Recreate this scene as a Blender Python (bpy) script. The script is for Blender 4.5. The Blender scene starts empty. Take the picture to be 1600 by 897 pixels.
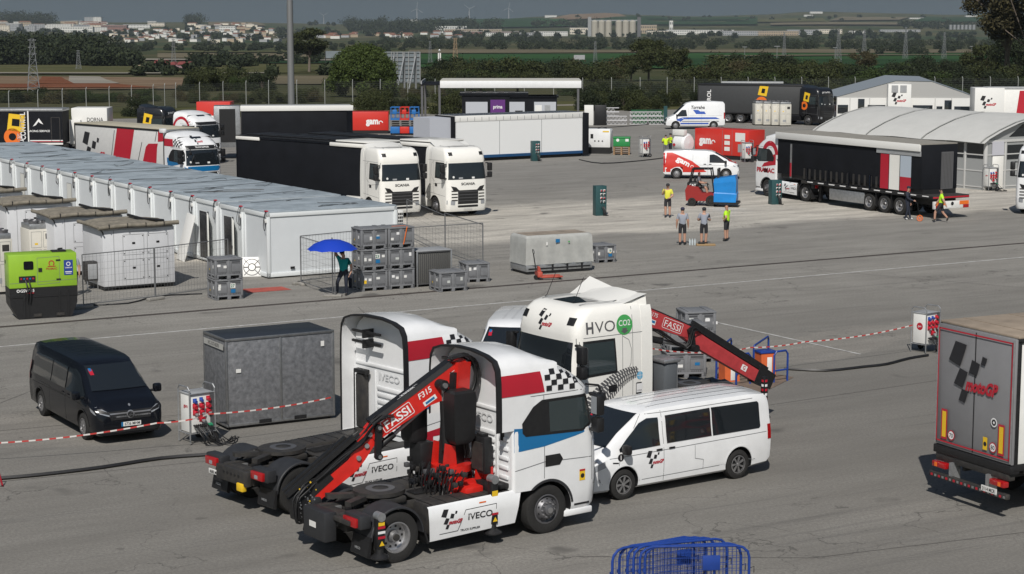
import bpy, bmesh, math, random
import numpy as np
from math import sin, cos, pi, radians, atan2, hypot
from mathutils import Vector, Matrix
from mathutils.bvhtree import BVHTree

scene = bpy.context.scene
COL = scene.collection
# ------------------------------------------------------------------ camera
FPX, CH, YH = 2960.0, 10.66, 26.9
PITCH = math.atan2(448.5 - YH, FPX)
cd = bpy.data.cameras.new('camera'); cam = bpy.data.objects.new('camera', cd); COL.objects.link(cam)
cam.location = (0, 0, CH); cam.rotation_euler = (pi/2 - PITCH, 0, 0)
cd.sensor_fit = 'HORIZONTAL'; cd.sensor_width = 36; cd.lens = FPX/1600*36
cd.clip_start = 0.5; cd.clip_end = 20000
scene.camera = cam
# ------------------------------------------------------------------ light
SUN_DIR = Vector((0.12, 0.97, -1.0)).normalized()          # direction the light travels
sl = bpy.data.lights.new('sun', 'SUN'); sun = bpy.data.objects.new('sun', sl); COL.objects.link(sun)
sl.energy = 4.1; sl.angle = radians(0.5); sl.color = (1.0, 0.955, 0.89)
sun.rotation_euler = SUN_DIR.to_track_quat('-Z', 'Y').to_euler()
world = bpy.data.worlds.new('World'); scene.world = world; world.use_nodes = True
wn = world.node_tree; wn.nodes.clear()
def wnode(t, **k):
    n = wn.nodes.new(t)
    for a, b in k.items(): setattr(n, a, b)
    return n
sky = wnode('ShaderNodeTexSky', sky_type='NISHITA', sun_disc=False, sun_elevation=math.asin(-SUN_DIR.z),
            sun_rotation=math.atan2(-SUN_DIR.x, -SUN_DIR.y), air_density=1.3, dust_density=1.0)
tc = wnode('ShaderNodeTexCoord'); sep = wnode('ShaderNodeSeparateXYZ'); wn.links.new(tc.outputs['Generated'], sep.inputs[0])
el = wnode('ShaderNodeMapRange', interpolation_type='SMOOTHSTEP'); el.inputs[1].default_value = 0.12; el.inputs[2].default_value = 0.75
el.inputs[3].default_value = 1; el.inputs[4].default_value = 0.0
wn.links.new(sep.outputs[2], el.inputs[0])
az = wnode('ShaderNodeMapRange', interpolation_type='SMOOTHSTEP'); az.inputs[1].default_value = -0.45; az.inputs[2].default_value = 0.35
wn.links.new(sep.outputs[1], az.inputs[0])
mu = wnode('ShaderNodeMath', operation='MULTIPLY'); wn.links.new(el.outputs[0], mu.inputs[0]); wn.links.new(az.outputs[0], mu.inputs[1])
# storm bank colour: slate, a little paler close to the horizon, soft cloud structure
g2 = wnode('ShaderNodeMapRange'); g2.inputs[1].default_value = -0.01; g2.inputs[2].default_value = 0.035; wn.links.new(sep.outputs[2], g2.inputs[0])
nz = wnode('ShaderNodeTexNoise'); nz.inputs['Scale'].default_value = 3.0; nz.inputs['Detail'].default_value = 5
mp = wnode('ShaderNodeMapping'); mp.inputs['Scale'].default_value = (1, 1, 5); wn.links.new(tc.outputs['Generated'], mp.inputs[0]); wn.links.new(mp.outputs[0], nz.inputs[0])
cr = wnode('ShaderNodeMix', data_type='RGBA'); cr.inputs[6].default_value = (0.56, 0.92, 1.12, 1); cr.inputs[7].default_value = (0.27, 0.50, 0.66, 1)
wn.links.new(g2.outputs[0], cr.inputs[0])
nm = wnode('ShaderNodeMix', data_type='RGBA', blend_type='MULTIPLY'); nm.inputs[0].default_value = 0.35
wn.links.new(cr.outputs[2], nm.inputs[6]); wn.links.new(nz.outputs[0], nm.inputs[7])
mx = wnode('ShaderNodeMix', data_type='RGBA'); wn.links.new(mu.outputs[0], mx.inputs[0]); wn.links.new(sky.outputs[0], mx.inputs[6]); wn.links.new(nm.outputs[2], mx.inputs[7])
bg = wnode('ShaderNodeBackground'); bg.inputs[1].default_value = 0.055
wo = wnode('ShaderNodeOutputWorld'); wn.links.new(mx.outputs[2], bg.inputs[0]); wn.links.new(bg.outputs[0], wo.inputs[0])
scene.view_settings.view_transform = 'Standard'; scene.view_settings.look = 'None'
scene.view_settings.gamma = 1; scene.view_settings.exposure = 0.0; scene.view_settings.use_curve_mapping = False
scene.cycles.max_bounces = 6; scene.cycles.volume_bounces = 0; scene.cycles.use_denoising = True
scene.cycles.transparent_max_bounces = 8

# ------------------------------------------------------------------ helpers
def G(x, y, z=0.0):
    """point at height z seen at photo pixel x, y"""
    dx = x - 800; u = -(y - 448.5)
    fy = FPX*cos(PITCH) + u*sin(PITCH); fz = -FPX*sin(PITCH) + u*cos(PITCH)
    t = (z - CH)/fz
    return Vector((dx*t, fy*t, z))
def fit(pa, la, pb, lb):
    """pose (location, heading) that puts local la at pixel pa and lb at pb"""
    A = G(*pa, la[2] if len(la) > 2 else 0); B = G(*pb, lb[2] if len(lb) > 2 else 0)
    h = atan2(B.y-A.y, B.x-A.x) - atan2(lb[1]-la[1], lb[0]-la[0])
    mx_, my_ = (la[0]+lb[0])/2, (la[1]+lb[1])/2
    c, s = cos(h), sin(h)
    return ((A.x+B.x)/2 - (c*mx_-s*my_), (A.y+B.y)/2 - (s*mx_+c*my_)), h
def anchor(p, l, h):
    """location that puts local l at pixel p for a heading h"""
    A = G(*p, l[2] if len(l) > 2 else 0); c, s = cos(h), sin(h)
    return (A.x - (c*l[0]-s*l[1]), A.y - (s*l[0]+c*l[1]))

MATS = {}
def mat(name, col, rough=0.5, metal=0.0, coat=0.0, var=0.0, scale=4.0, bump=0.0, spec=0.5, dirt=None):
    if name in MATS: return MATS[name]
    m = bpy.data.materials.new(name); m.use_nodes = True; nt = m.node_tree
    b = nt.nodes['Principled BSDF']
    b.inputs['Base Color'].default_value = (*col, 1); b.inputs['Roughness'].default_value = rough
    b.inputs['Metallic'].default_value = metal; b.inputs['Coat Weight'].default_value = coat
    b.inputs['Specular IOR Level'].default_value = spec; b.inputs['Coat Roughness'].default_value = 0.06
    if var or bump or dirt:
        t = nt.nodes.new('ShaderNodeTexCoord'); n = nt.nodes.new('ShaderNodeTexNoise')
        n.inputs['Scale'].default_value = scale; n.inputs['Detail'].default_value = 6; n.inputs['Roughness'].default_value = 0.65
        nt.links.new(t.outputs['Object'], n.inputs[0])
        if var or dirt:
            r = nt.nodes.new('ShaderNodeMapRange'); r.inputs[1].default_value = 0.3; r.inputs[2].default_value = 0.7
            nt.links.new(n.outputs[0], r.inputs[0])
            mi = nt.nodes.new('ShaderNodeMix'); mi.data_type = 'RGBA'
            lo = dirt if dirt else tuple(max(0, c*(1-var)) for c in col)
            hi = col if dirt else tuple(min(1, c*(1+var)) for c in col)
            mi.inputs[6].default_value = (*lo, 1); mi.inputs[7].default_value = (*hi, 1)
            nt.links.new(r.outputs[0], mi.inputs[0]); nt.links.new(mi.outputs[2], b.inputs['Base Color'])
        if bump:
            bp = nt.nodes.new('ShaderNodeBump'); bp.inputs['Strength'].default_value = bump; bp.inputs['Distance'].default_value = 0.05
            nt.links.new(n.outputs[0], bp.inputs['Height']); nt.links.new(bp.outputs[0], b.inputs['Normal'])
    MATS[name] = m
    return m
WHITE = mat('white paint', (0.76, 0.77, 0.78), 0.25, coat=0.6, var=0.05, scale=2.2)
OFFW = mat('warm white paint', (0.80, 0.79, 0.75), 0.3, coat=0.4, var=0.025, scale=1.2)
BLACK = mat('black plastic', (0.011, 0.011, 0.012), 0.5, var=0.3, scale=9)
BLKP = mat('black paint', (0.005, 0.006, 0.009), 0.16, spec=0.42)
GLASS = mat('dark glass', (0.012, 0.015, 0.018), 0.04, spec=0.8)
GLASSG = mat('clear dark glass', (0.03, 0.042, 0.045), 0.04, spec=0.8)
TYRE = mat('tyre rubber', (0.016, 0.0155, 0.015), 0.85, var=0.25, scale=20)
RIM = mat('rim metal', (0.42, 0.42, 0.43), 0.38, 0.8)
RIMD = mat('dark rim metal', (0.16, 0.16, 0.17), 0.45, 0.6)
STEEL = mat('galvanised steel', (0.38, 0.39, 0.4), 0.45, 0.7, var=0.2, scale=8)
CHAS = mat('chassis grey', (0.016, 0.016, 0.018), 0.6, var=0.45, scale=6, dirt=(0.045, 0.041, 0.036))
FEND = mat('dark grey fender', (0.024, 0.025, 0.028), 0.55, var=0.2, scale=5)
RED = mat('crane red', (0.55, 0.018, 0.012), 0.35, coat=0.4, var=0.12, scale=5)
REDF = mat('faded crane red', (0.42, 0.045, 0.05), 0.45, var=0.18, scale=5)
REDM = mat('livery red', (0.42, 0.012, 0.028), 0.4, coat=0.2)
REDL = mat('red lamp', (0.35, 0.008, 0.01), 0.15, coat=0.6)
ORNG = mat('orange plastic', (0.75, 0.16, 0.02), 0.4)
YEL = mat('yellow paint', (0.75, 0.48, 0.02), 0.45)
BLUE = mat('livery blue', (0.006, 0.14, 0.34), 0.35, coat=0.4)
NAVY = mat('navy blue', (0.01, 0.06, 0.16), 0.35, coat=0.3)
INK = mat('black print', (0.015, 0.015, 0.018), 0.5)
WINK = mat('white print', (0.75, 0.75, 0.75), 0.5)
GREY = mat('grey paint', (0.3, 0.31, 0.32), 0.5, var=0.1)
SEAM = mat('panel gap', (0.16, 0.165, 0.17), 0.6)
LAMPG = mat('lamp glass', (0.35, 0.37, 0.4), 0.08, 0.3, coat=0.8)
PLATE = mat('number plate', (0.7, 0.7, 0.68), 0.4)
BLUEF = mat('blue frame paint', (0.012, 0.045, 0.24), 0.4, var=0.15)

# --- 2D shapes: (verts, faces)
def poly(p): return [tuple(q) for q in p], [list(range(len(p)))]
def rect(a, b, c, d): return poly([(a, b), (c, b), (c, d), (a, d)])
def rrect(a, b, c, d, r=0.05, n=4):
    p = []
    for cx, cy, t in ((c-r, d-r, 0), (a+r, d-r, 1), (a+r, b+r, 2), (c-r, b+r, 3)):
        for i in range(n+1):
            w = (t + i/n)*pi/2; p.append((cx + r*cos(w), cy + r*sin(w)))
    return poly(p)
def disc(x, y, r, n=20): return poly([(x + r*cos(2*pi*i/n), y + r*sin(2*pi*i/n)) for i in range(n)])
def merge(*s):
    V, F = [], []
    for v, f in s:
        o = len(V); V += list(v); F += [[i+o for i in q] for q in f]
    return V, F
def ring(x, y, r0, r1, n=28, a0=0, a1=2*pi):
    V, F = [], []
    for i in range(n+1):
        w = a0 + (a1-a0)*i/n; V += [(x+r0*cos(w), y+r0*sin(w)), (x+r1*cos(w), y+r1*sin(w))]
    for i in range(n): F.append([2*i, 2*i+1, 2*i+3, 2*i+2])
    return V, F
def line(pts, w):
    S = []
    for (x0, y0), (x1, y1) in zip(pts, pts[1:]):
        L = hypot(x1-x0, y1-y0) or 1; nx, ny = -(y1-y0)/L*w/2, (x1-x0)/L*w/2
        S.append(poly([(x0+nx, y0+ny), (x0-nx, y0-ny), (x1-nx, y1-ny), (x1+nx, y1+ny)]))
    return merge(*S)
def outline(pts, w): return line(list(pts)+[pts[0]], w)
def tf(s, sx=1, sy=None, rot=0, dx=0, dy=0, sh=0):
    sy = sx if sy is None else sy; c, q = cos(rot), sin(rot); o = []
    for u, v in s[0]:
        u, v = u*sx + v*sy*sh, v*sy
        o.append((c*u - q*v + dx, q*u + c*v + dy))
    return o, s[1]
_TX = {}
def text(t, size=1.0, bold=0.0, sh=0.0, sp=1.0, width=None):
    """centred text, cap height = size; width rescales horizontally"""
    k = (t, bold, sp)
    if k not in _TX:
        cu = bpy.data.curves.new('t', 'FONT'); cu.body = t; cu.align_x = 'CENTER'; cu.offset = bold; cu.space_character = sp
        cu.resolution_u = 3
        ob = bpy.data.objects.new('t', cu); COL.objects.link(ob)
        me = bpy.data.meshes.new_from_object(ob.evaluated_get(bpy.context.evaluated_depsgraph_get()))
        V = [(v.co.x, v.co.y) for v in me.vertices]; F = [list(p.vertices) for p in me.polygons]
        bpy.data.objects.remove(ob); bpy.data.curves.remove(cu); bpy.data.meshes.remove(me)
        _TX[k] = (V, F)
    V, F = _TX[k]
    s = size/0.7
    if width:
        w = max(v[0] for v in V) - min(v[0] for v in V); sx = width/w
    else: sx = s
    return tf((V, F), sx, s, sh=sh)

def bgrid(shape, step):
    bm = bmesh.new(); vs = [bm.verts.new((u, v, 0)) for u, v in shape[0]]
    for f in shape[1]:
        try: bm.faces.new([vs[i] for i in f])
        except ValueError: pass
    bmesh.ops.triangulate(bm, faces=[f for f in bm.faces if len(f.verts) > 4])
    if step:
        us = [v[0] for v in shape[0]]; ws = [v[1] for v in shape[0]]
        for ax, (a, b) in enumerate(((min(us), max(us)), (min(ws), max(ws)))):
            k = math.ceil(a/step)
            while k*step < b:
                co = [0, 0, 0]; co[ax] = k*step; no = [0, 0, 0]; no[ax] = 1
                bmesh.ops.bisect_plane(bm, geom=bm.verts[:]+bm.edges[:]+bm.faces[:], plane_co=co, plane_no=no)
                k += 1
    bm.verts.index_update()
    V = [(v.co.x, v.co.y) for v in bm.verts]; F = [[v.index for v in f.verts] for f in bm.faces]
    bm.free(); return V, F

X_, Y_, Z_ = Vector((1, 0, 0)), Vector((0, 1, 0)), Vector((0, 0, 1))
def FR(o, ux, uy): ux = Vector(ux).normalized(); uy = Vector(uy).normalized(); return Vector(o), ux, uy, ux.cross(uy).normalized()
RIGHT = FR((0, 0, 0), X_, Z_)        # seen from -y
LEFT = FR((0, 0, 0), -X_, Z_)        # seen from +y  (u = -x)
FRONT = FR((0, 0, 0), Y_, Z_)        # seen from +x
REAR = FR((0, 0, 0), -Y_, Z_)        # seen from -x (u = -y)
TOP = FR((0, 0, 0), -Y_, X_)         # seen from above, forward is up

class MB:
    def __init__(s): s.v = []; s.f = []; s.m = []; s.mats = []
    def mi(s, m):
        if m not in s.mats: s.mats.append(m)
        return s.mats.index(m)
    def add(s, V, F, m, M=None):
        o = len(s.v); k = s.mi(m)
        s.v += [tuple(M @ Vector(q)) if M else tuple(q) for q in V]
        for f in F: s.f.append([i+o for i in f]); s.m.append(k)
        return s
    def box(s, x0, x1, y0, y1, z0, z1, m, bev=0, M=None):
        if x0 > x1: x0, x1 = x1, x0
        if y0 > y1: y0, y1 = y1, y0
        if z0 > z1: z0, z1 = z1, z0
        V = [(x, y, z) for z in (z0, z1) for y in (y0, y1) for x in (x0, x1)]
        F = [(0, 2, 3, 1), (4, 5, 7, 6), (0, 1, 5, 4), (2, 6, 7, 3), (0, 4, 6, 2), (1, 3, 7, 5)]
        if bev:
            bm = bmesh.new(); vs = [bm.verts.new(q) for q in V]
            for f in F: bm.faces.new([vs[i] for i in f])
            bev = min(bev, 0.45*min(x1-x0, y1-y0, z1-z0))
            bmesh.ops.bevel(bm, geom=bm.edges[:], offset=bev, segments=2, affect='EDGES', profile=0.5)
            bm.verts.index_update(); V = [v.co.copy() for v in bm.verts]; F = [[v.index for v in f.verts] for f in bm.faces]; bm.free()
        return s.add(V, F, m, M)
    def cyl(s, p0, p1, r0, m, r1=None, n=14, cap=True):
        p0, p1 = Vector(p0), Vector(p1); r1 = r0 if r1 is None else r1
        d = (p1-p0).normalized(); a = d.orthogonal().normalized(); b = d.cross(a); V = []
        for p, r in ((p0, r0), (p1, r1)):
            for i in range(n): w = 2*pi*i/n; V.append(p + a*(r*cos(w)) + b*(r*sin(w)))
        F = [(i, (i+1) % n, n+(i+1) % n, n+i) for i in range(n)]
        if cap: F += [list(range(n))[::-1], list(range(n, 2*n))]
        return s.add(V, F, m)
    def tube(s, path, r, m, n=6):
        path = [Vector(p) for p in path]; V = []; F = []
        up = None
        for i, p in enumerate(path):
            d = (path[min(i+1, len(path)-1)] - path[max(i-1, 0)]).normalized()
            a = d.orthogonal().normalized() if up is None else (up - d*up.dot(d)).normalized()
            up = a; b = d.cross(a)
            for k in range(n): w = 2*pi*k/n; V.append(p + a*(r*cos(w)) + b*(r*sin(w)))
        for i in range(len(path)-1):
            for k in range(n): F.append((i*n+k, i*n+(k+1) % n, (i+1)*n+(k+1) % n, (i+1)*n+k))
        F += [list(range(n))[::-1], list(range(len(V)-n, len(V)))]
        return s.add(V, F, m)
    def prism(s, pts, a0, a1, m, ax='y'):
        """polygon in the two other axes, extruded along ax"""
        def P(u, v, a): return {'y': (u, a, v), 'x': (a, u, v), 'z': (u, v, a)}[ax]
        n = len(pts); V = [P(u, v, a0) for u, v in pts] + [P(u, v, a1) for u, v in pts]
        F = [list(range(n)), list(range(n, 2*n))[::-1]] + [(i, (i+1) % n, n+(i+1) % n, n+i) for i in range(n)]
        return s.add(V, F, m)
    def lathe(s, prof, m, o=(0, 0, 0), ax=Y_, n=24, a0=0, a1=2*pi):
        ax = Vector(ax).normalized(); a = ax.orthogonal().normalized(); b = ax.cross(a); o = Vector(o)
        full = abs(a1-a0-2*pi) < 1e-6; k = n if full else n+1; V = []; F = []
        for i in range(k):
            w = a0 + (a1-a0)*i/n
            for r, h in prof: V.append(o + ax*h + a*(r*cos(w)) + b*(r*sin(w)))
        L = len(prof)
        for i in range(n):
            for j in range(L-1): F.append((i*L+j, ((i+1) % k)*L+j, ((i+1) % k)*L+j+1, i*L+j+1))
        return s.add(V, F, m)
    def loft(s, rings, m, cap=True, close=True):
        n = len(rings[0]); V = [q for r in rings for q in r]; F = []
        for i in range(len(rings)-1):
            for k in range(n if close else n-1): F.append((i*n+k, i*n+(k+1) % n, (i+1)*n+(k+1) % n, (i+1)*n+k))
        if cap: F += [list(range(n))[::-1], list(range(len(V)-n, len(V)))]
        return s.add(V, F, m)
    def shp(s, shape, fr, m, bvh=None, eps=0.004, step=0.2, d=9.0, off=0.0):
        """2D shape laid on a plane (off = distance along its normal) or wrapped on a body"""
        o, ux, uy, n = fr
        if bvh is None:
            V, F = bgrid(shape, 0)
            return s.add([o + ux*u + uy*v + n*(off+eps) for u, v in V], F, m)
        V, F = bgrid(shape, step); P = []
        for u, v in V:
            st = o + ux*u + uy*v + n*d; h = bvh.ray_cast(st, -n, d*2)
            P.append(h[0] + n*eps if h[0] is not None and (h[0]-o).dot(n) > (0.1 if abs(o.y) < 1 else -.6) else None)
        ok = [i for i, q in enumerate(P) if q is not None]; ix = {j: i for i, j in enumerate(ok)}
        return s.add([P[i] for i in ok], [[ix[i] for i in f] for f in F if all(i in ix for i in f)], m)
    def build(s, name, parent=None, smooth=35, kind=None, fix=True, **k):
        me = bpy.data.meshes.new(name); me.from_pydata([tuple(q) for q in s.v], [], s.f)
        for m in s.mats: me.materials.append(m)
        me.polygons.foreach_set('material_index', s.m)
        if fix:
            bm = bmesh.new(); bm.from_mesh(me); bmesh.ops.recalc_face_normals(bm, faces=bm.faces[:]); bm.to_mesh(me); bm.free()
        if smooth:
            me.polygons.foreach_set('use_smooth', [True]*len(me.polygons)); me.set_sharp_from_angle(angle=radians(smooth))
        ob = bpy.data.objects.new(name, me); COL.objects.link(ob)
        if parent: ob.parent = parent
        if kind: ob['kind'] = kind
        tag(ob, **k)
        return ob
    def bvh(s): return BVHTree.FromPolygons([Vector(q) for q in s.v], s.f)
def tag(ob, label=None, cat=None, group=None):
    if label: ob['label'] = label
    if cat: ob['category'] = cat
    if group: ob['group'] = group
def thing(name, label, cat, loc=(0, 0), rz=0.0, group=None, z=0.0):
    o = bpy.data.objects.new(name, None); COL.objects.link(o); o.empty_display_size = 0.2
    o.location = (loc[0], loc[1], loc[2] if len(loc) > 2 else z); o.rotation_euler = (0, 0, rz); tag(o, label, cat, group); return o
def cut(ob, cutter):
    """boolean difference, result baked into ob's mesh"""
    c = cutter.build('cutter', smooth=0); k = len(ob.data.materials); ob.data.materials.append(BLACK); c.data.materials.clear()
    for i in range(k+1): c.data.materials.append(BLACK)
    for f in c.data.polygons: f.material_index = k
    for q in (ob, c):
        bm = bmesh.new(); bm.from_mesh(q.data); bmesh.ops.triangulate(bm, faces=bm.faces[:]); bmesh.ops.recalc_face_normals(bm, faces=bm.faces[:]); bm.to_mesh(q.data); bm.free()
    par = ob.parent; ob.parent = None
    md = ob.modifiers.new('b', 'BOOLEAN'); md.operation = 'DIFFERENCE'; md.object = c; md.solver = 'EXACT'; md.use_self = True; md.material_mode = 'INDEX'
    dg = bpy.context.evaluated_depsgraph_get(); dg.update()
    me = bpy.data.meshes.new_from_object(ob.evaluated_get(dg)); ob.modifiers.clear(); ob.parent = par
    ob.data = me; me.polygons.foreach_set('use_smooth', [True]*len(me.polygons)); me.set_sharp_from_angle(angle=radians(35))
    bpy.data.objects.remove(c)
    return BVHTree.FromPolygons([v.co.copy() for v in me.vertices], [list(p.vertices) for p in me.polygons])
def dup(root, loc=None, rz=None, label=None, group=None, parent=None, scale=None):
    c = root.copy(); COL.objects.link(c)
    if parent: c.parent = parent
    if loc is not None: c.location = (loc[0], loc[1], loc[2] if len(loc) > 2 else root.location.z)
    if rz is not None: c.rotation_euler = (0, 0, rz)
    if scale: c.scale = (scale, scale, scale) if not hasattr(scale, '__len__') else scale
    if label: c['label'] = label
    if group: c['group'] = group
    for ch in list(root.children): dup(ch, parent=c)
    return c
def motogp(mb, fr, s, x, y, bvh=None, ink=INK, red=REDM, step=0.2):
    q = [[(27, 178), (77, 173), (50, 105), (0, 118)], [(50, 101), (85, 93), (64, 43), (25, 51)], [(102, 133), (137, 125), (124, 88), (89, 93)],
         [(147, 150), (167, 146), (158, 123), (140, 126)], [(62, 41), (89, 36), (76, 0), (49, 5)]]
    for p in q: mb.shp(tf(poly([(a/217, b/217) for a, b in p]), s, dx=x, dy=y), fr, ink, bvh, step=step, off=0.001)
    mb.shp(tf(text('motoGP', 0.16, 0.05, sh=0.25, width=0.62), s, dx=x+0.66*s, dy=y+0.19*s), fr, red, bvh, eps=0.006, step=step, off=0.001)
def logo_iveco(mb, fr, x, y, s, bvh=None, m=INK):
    mb.shp(tf(text('IVECO', 1, 0.02, width=4.6), s, dx=x, dy=y), fr, m, bvh, off=0.001)

# ------------------------------------------------------------------ wheels
def wheel(parent, x, y, r, w, side, kind='steel', dual=False, name='wheel'):
    """side = +1 outer face towards +y"""
    t = MB(); s = side; yo = y
    ri = r*0.60
    t.lathe([(ri, -w), (r*0.93, -w), (r, -w*0.88), (r, -w*0.12), (r*0.975, -w*0.03), (r*0.93, 0), (r*0.72, 0.012), (ri, -0.01), (ri, -w)], TYRE, (0, 0, 0), Y_*s, 32)
    ob = t.build(name, parent); ob.location = (x, yo, r)
    q = MB()
    if kind == 'dish':      # rear truck wheel, deep dish
        q.lathe([(ri+0.005, 0.004), (ri-0.02, 0.006), (ri-0.035, -0.03), (ri*0.88, -0.13), (ri*0.80, -0.145), (ri*0.45, -0.13), (ri*0.40, -0.09), (ri*0.30, -0.03), (0, -0.025)], RIM, (0, 0, 0), Y_*s, 30)
        for i in range(10):
            a = 2*pi*i/10; c = Vector((cos(a)*ri*0.66, -0.139*s, sin(a)*ri*0.66))
            q.cyl(c, c + Vector((0, 0.006*s, 0)), ri*0.085, BLACK, n=8)
        q.cyl((0, -0.03*s, 0), (0, 0.01*s, 0), ri*0.22, CHAS, n=12)
    elif kind == 'hub':     # front truck wheel, convex
        q.lathe([(ri+0.005, 0.0), (ri-0.02, 0.005), (ri-0.03, -0.05), (ri*0.84, -0.06), (ri*0.72, 0.0), (ri*0.6, 0.045), (ri*0.38, 0.05), (ri*0.36, 0.11), (ri*0.2, 0.13), (0, 0.13)], RIMD, (0, 0, 0), Y_*s, 30)
        for i in range(10):
            a = 2*pi*i/10
            c = Vector((cos(a)*ri*0.5, 0.047*s, sin(a)*ri*0.5)); q.cyl(c, c + Vector((0, 0.03*s, 0)), ri*0.05, RIM, n=6)
            a += 0.3; c = Vector((cos(a)*ri*0.70, 0.004*s, sin(a)*ri*0.70)); q.cyl(c, c + Vector((0, 0.012*s, 0)), ri*0.07, BLACK, n=8)
        q.cyl((0, 0.1*s, 0), (0, 0.14*s, 0), ri*0.2, RIM, n=12)
    else:                   # car wheel
        q.lathe([(ri+0.008, 0.004), (ri-0.015, 0.006), (ri*0.9, -0.03), (ri*0.88, -0.05), (0, -0.05)], BLACK, (0, 0, 0), Y_*s, 28)
        q.lathe([(ri+0.008, 0.006), (ri-0.012, 0.009), (ri*0.9, -0.02)], RIM, (0, 0, 0), Y_*s, 28)
        ns = {'alloy': 7, 'alloy10': 10, 'steel': 0}[kind]
        for i in range(ns):
            a = 2*pi*i/ns
            for da in ((-0.07, 0.07) if ns == 7 else (0,)):
                M = Matrix.Rotation(-(a+da), 4, 'Y'); wd = ri*(0.055 if ns == 7 else 0.085)
                q.box(ri*0.1, ri*0.95, (-0.035 if s > 0 else 0.005), (-0.005 if s > 0 else 0.035), -wd, wd, RIM, M=M)
        if kind == 'steel':
            q.lathe([(ri*0.9, -0.03), (ri*0.7, -0.01), (ri*0.5, -0.015), (ri*0.3, 0.0), (0, 0.005)], RIM, (0, 0, 0), Y_*s, 24)
            for i in range(12):
                a = 2*pi*i/12; c = Vector((cos(a)*ri*0.7, -0.012*s, sin(a)*ri*0.7)); q.cyl(c, c + Vector((0, 0.006*s, 0)), ri*0.07, BLACK, n=8)
        q.cyl((0, -0.02*s, 0), (0, 0.004*s, 0), ri*0.2, RIM if ns != 0 else RIMD, n=12)
    q.build('rim', ob)
    if dual:
        t2 = MB(); t2.lathe([(ri, -w), (r*0.93, -w), (r, -w*0.88), (r, -w*0.12), (r*0.93, 0), (ri, 0), (ri, -w)], TYRE, (0, -(w+0.05)*s, 0), Y_*s, 28)
        t2.build('inner_tyre', ob)
    return ob

# ------------------------------------------------------------------ lorry cabs
def rr(x0, x1, hw, z, rf=0.25, rb=0.08, bulge=0.0, n=6, zf=0.0):
    """rounded-rectangle ring; zf lowers the front"""
    P = []
    cs = [(x1-rf, hw-rf, rf, 0), (x0+rb, hw-rb, rb, 1), (x0+rb, -(hw-rb), rb, 2), (x1-rf, -(hw-rf), rf, 3)]
    for cx, cy, r, t in cs:
        for i in range(n+1):
            w = (t + i/n)*pi/2; P.append([cx + r*cos(w), cy + r*sin(w)])
    out = []
    for k in range(9):      # extra points across the front for the bulge
        pass
    for x, y in P:
        f = max(0, (x-(x1-rf))/rf) if rf else 0
        out.append((x + bulge*f*(1-(y/hw)**2), y, z + zf*max(0, (x-x0)/(x1-x0))))
    # front centre points
    fr = [(x1 + bulge*(1-(t*(hw-rf)/hw)**2), t*(hw-rf), z + zf) for t in (-0.6, -0.2, 0.2, 0.6)]
    return out + fr
CAB = {
 'iveco': dict(front=5.08, back=2.80, rings=[(0.36, 4.95, 1.18, .3), (0.5, 5.03, 1.23, .3), (0.95, 5.08, 1.25, .3), (1.5, 5.08, 1.25, .32), (1.95, 5.04, 1.25, .32), (2.45, 4.93, 1.235, .3), (2.88, 4.82, 1.22, .28), (2.97, 4.84, 1.22, .3), (3.10, 4.76, 1.22, .4), (3.28, 4.56, 1.215, .5), (3.45, 4.27, 1.19, .55), (3.6, 3.92, 1.13, .6), (3.72, 3.55, 1.02, .5)]),
 'scania': dict(front=5.2, back=2.93, rings=[(0.3, 5.10, 1.20, .24), (0.45, 5.17, 1.24, .24), (0.9, 5.2, 1.25, .24), (1.6, 5.2, 1.25, .26), (2.0, 5.17, 1.25, .26), (2.5, 5.10, 1.24, .24), (2.93, 5.02, 1.22, .24), (3.02, 5.04, 1.22, .24), (3.3, 4.99, 1.2, .26), (3.52, 4.88, 1.17, .28), (3.66, 4.72, 1.12, .3), (3.73, 4.52, 1.04, .3)]),
}
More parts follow.
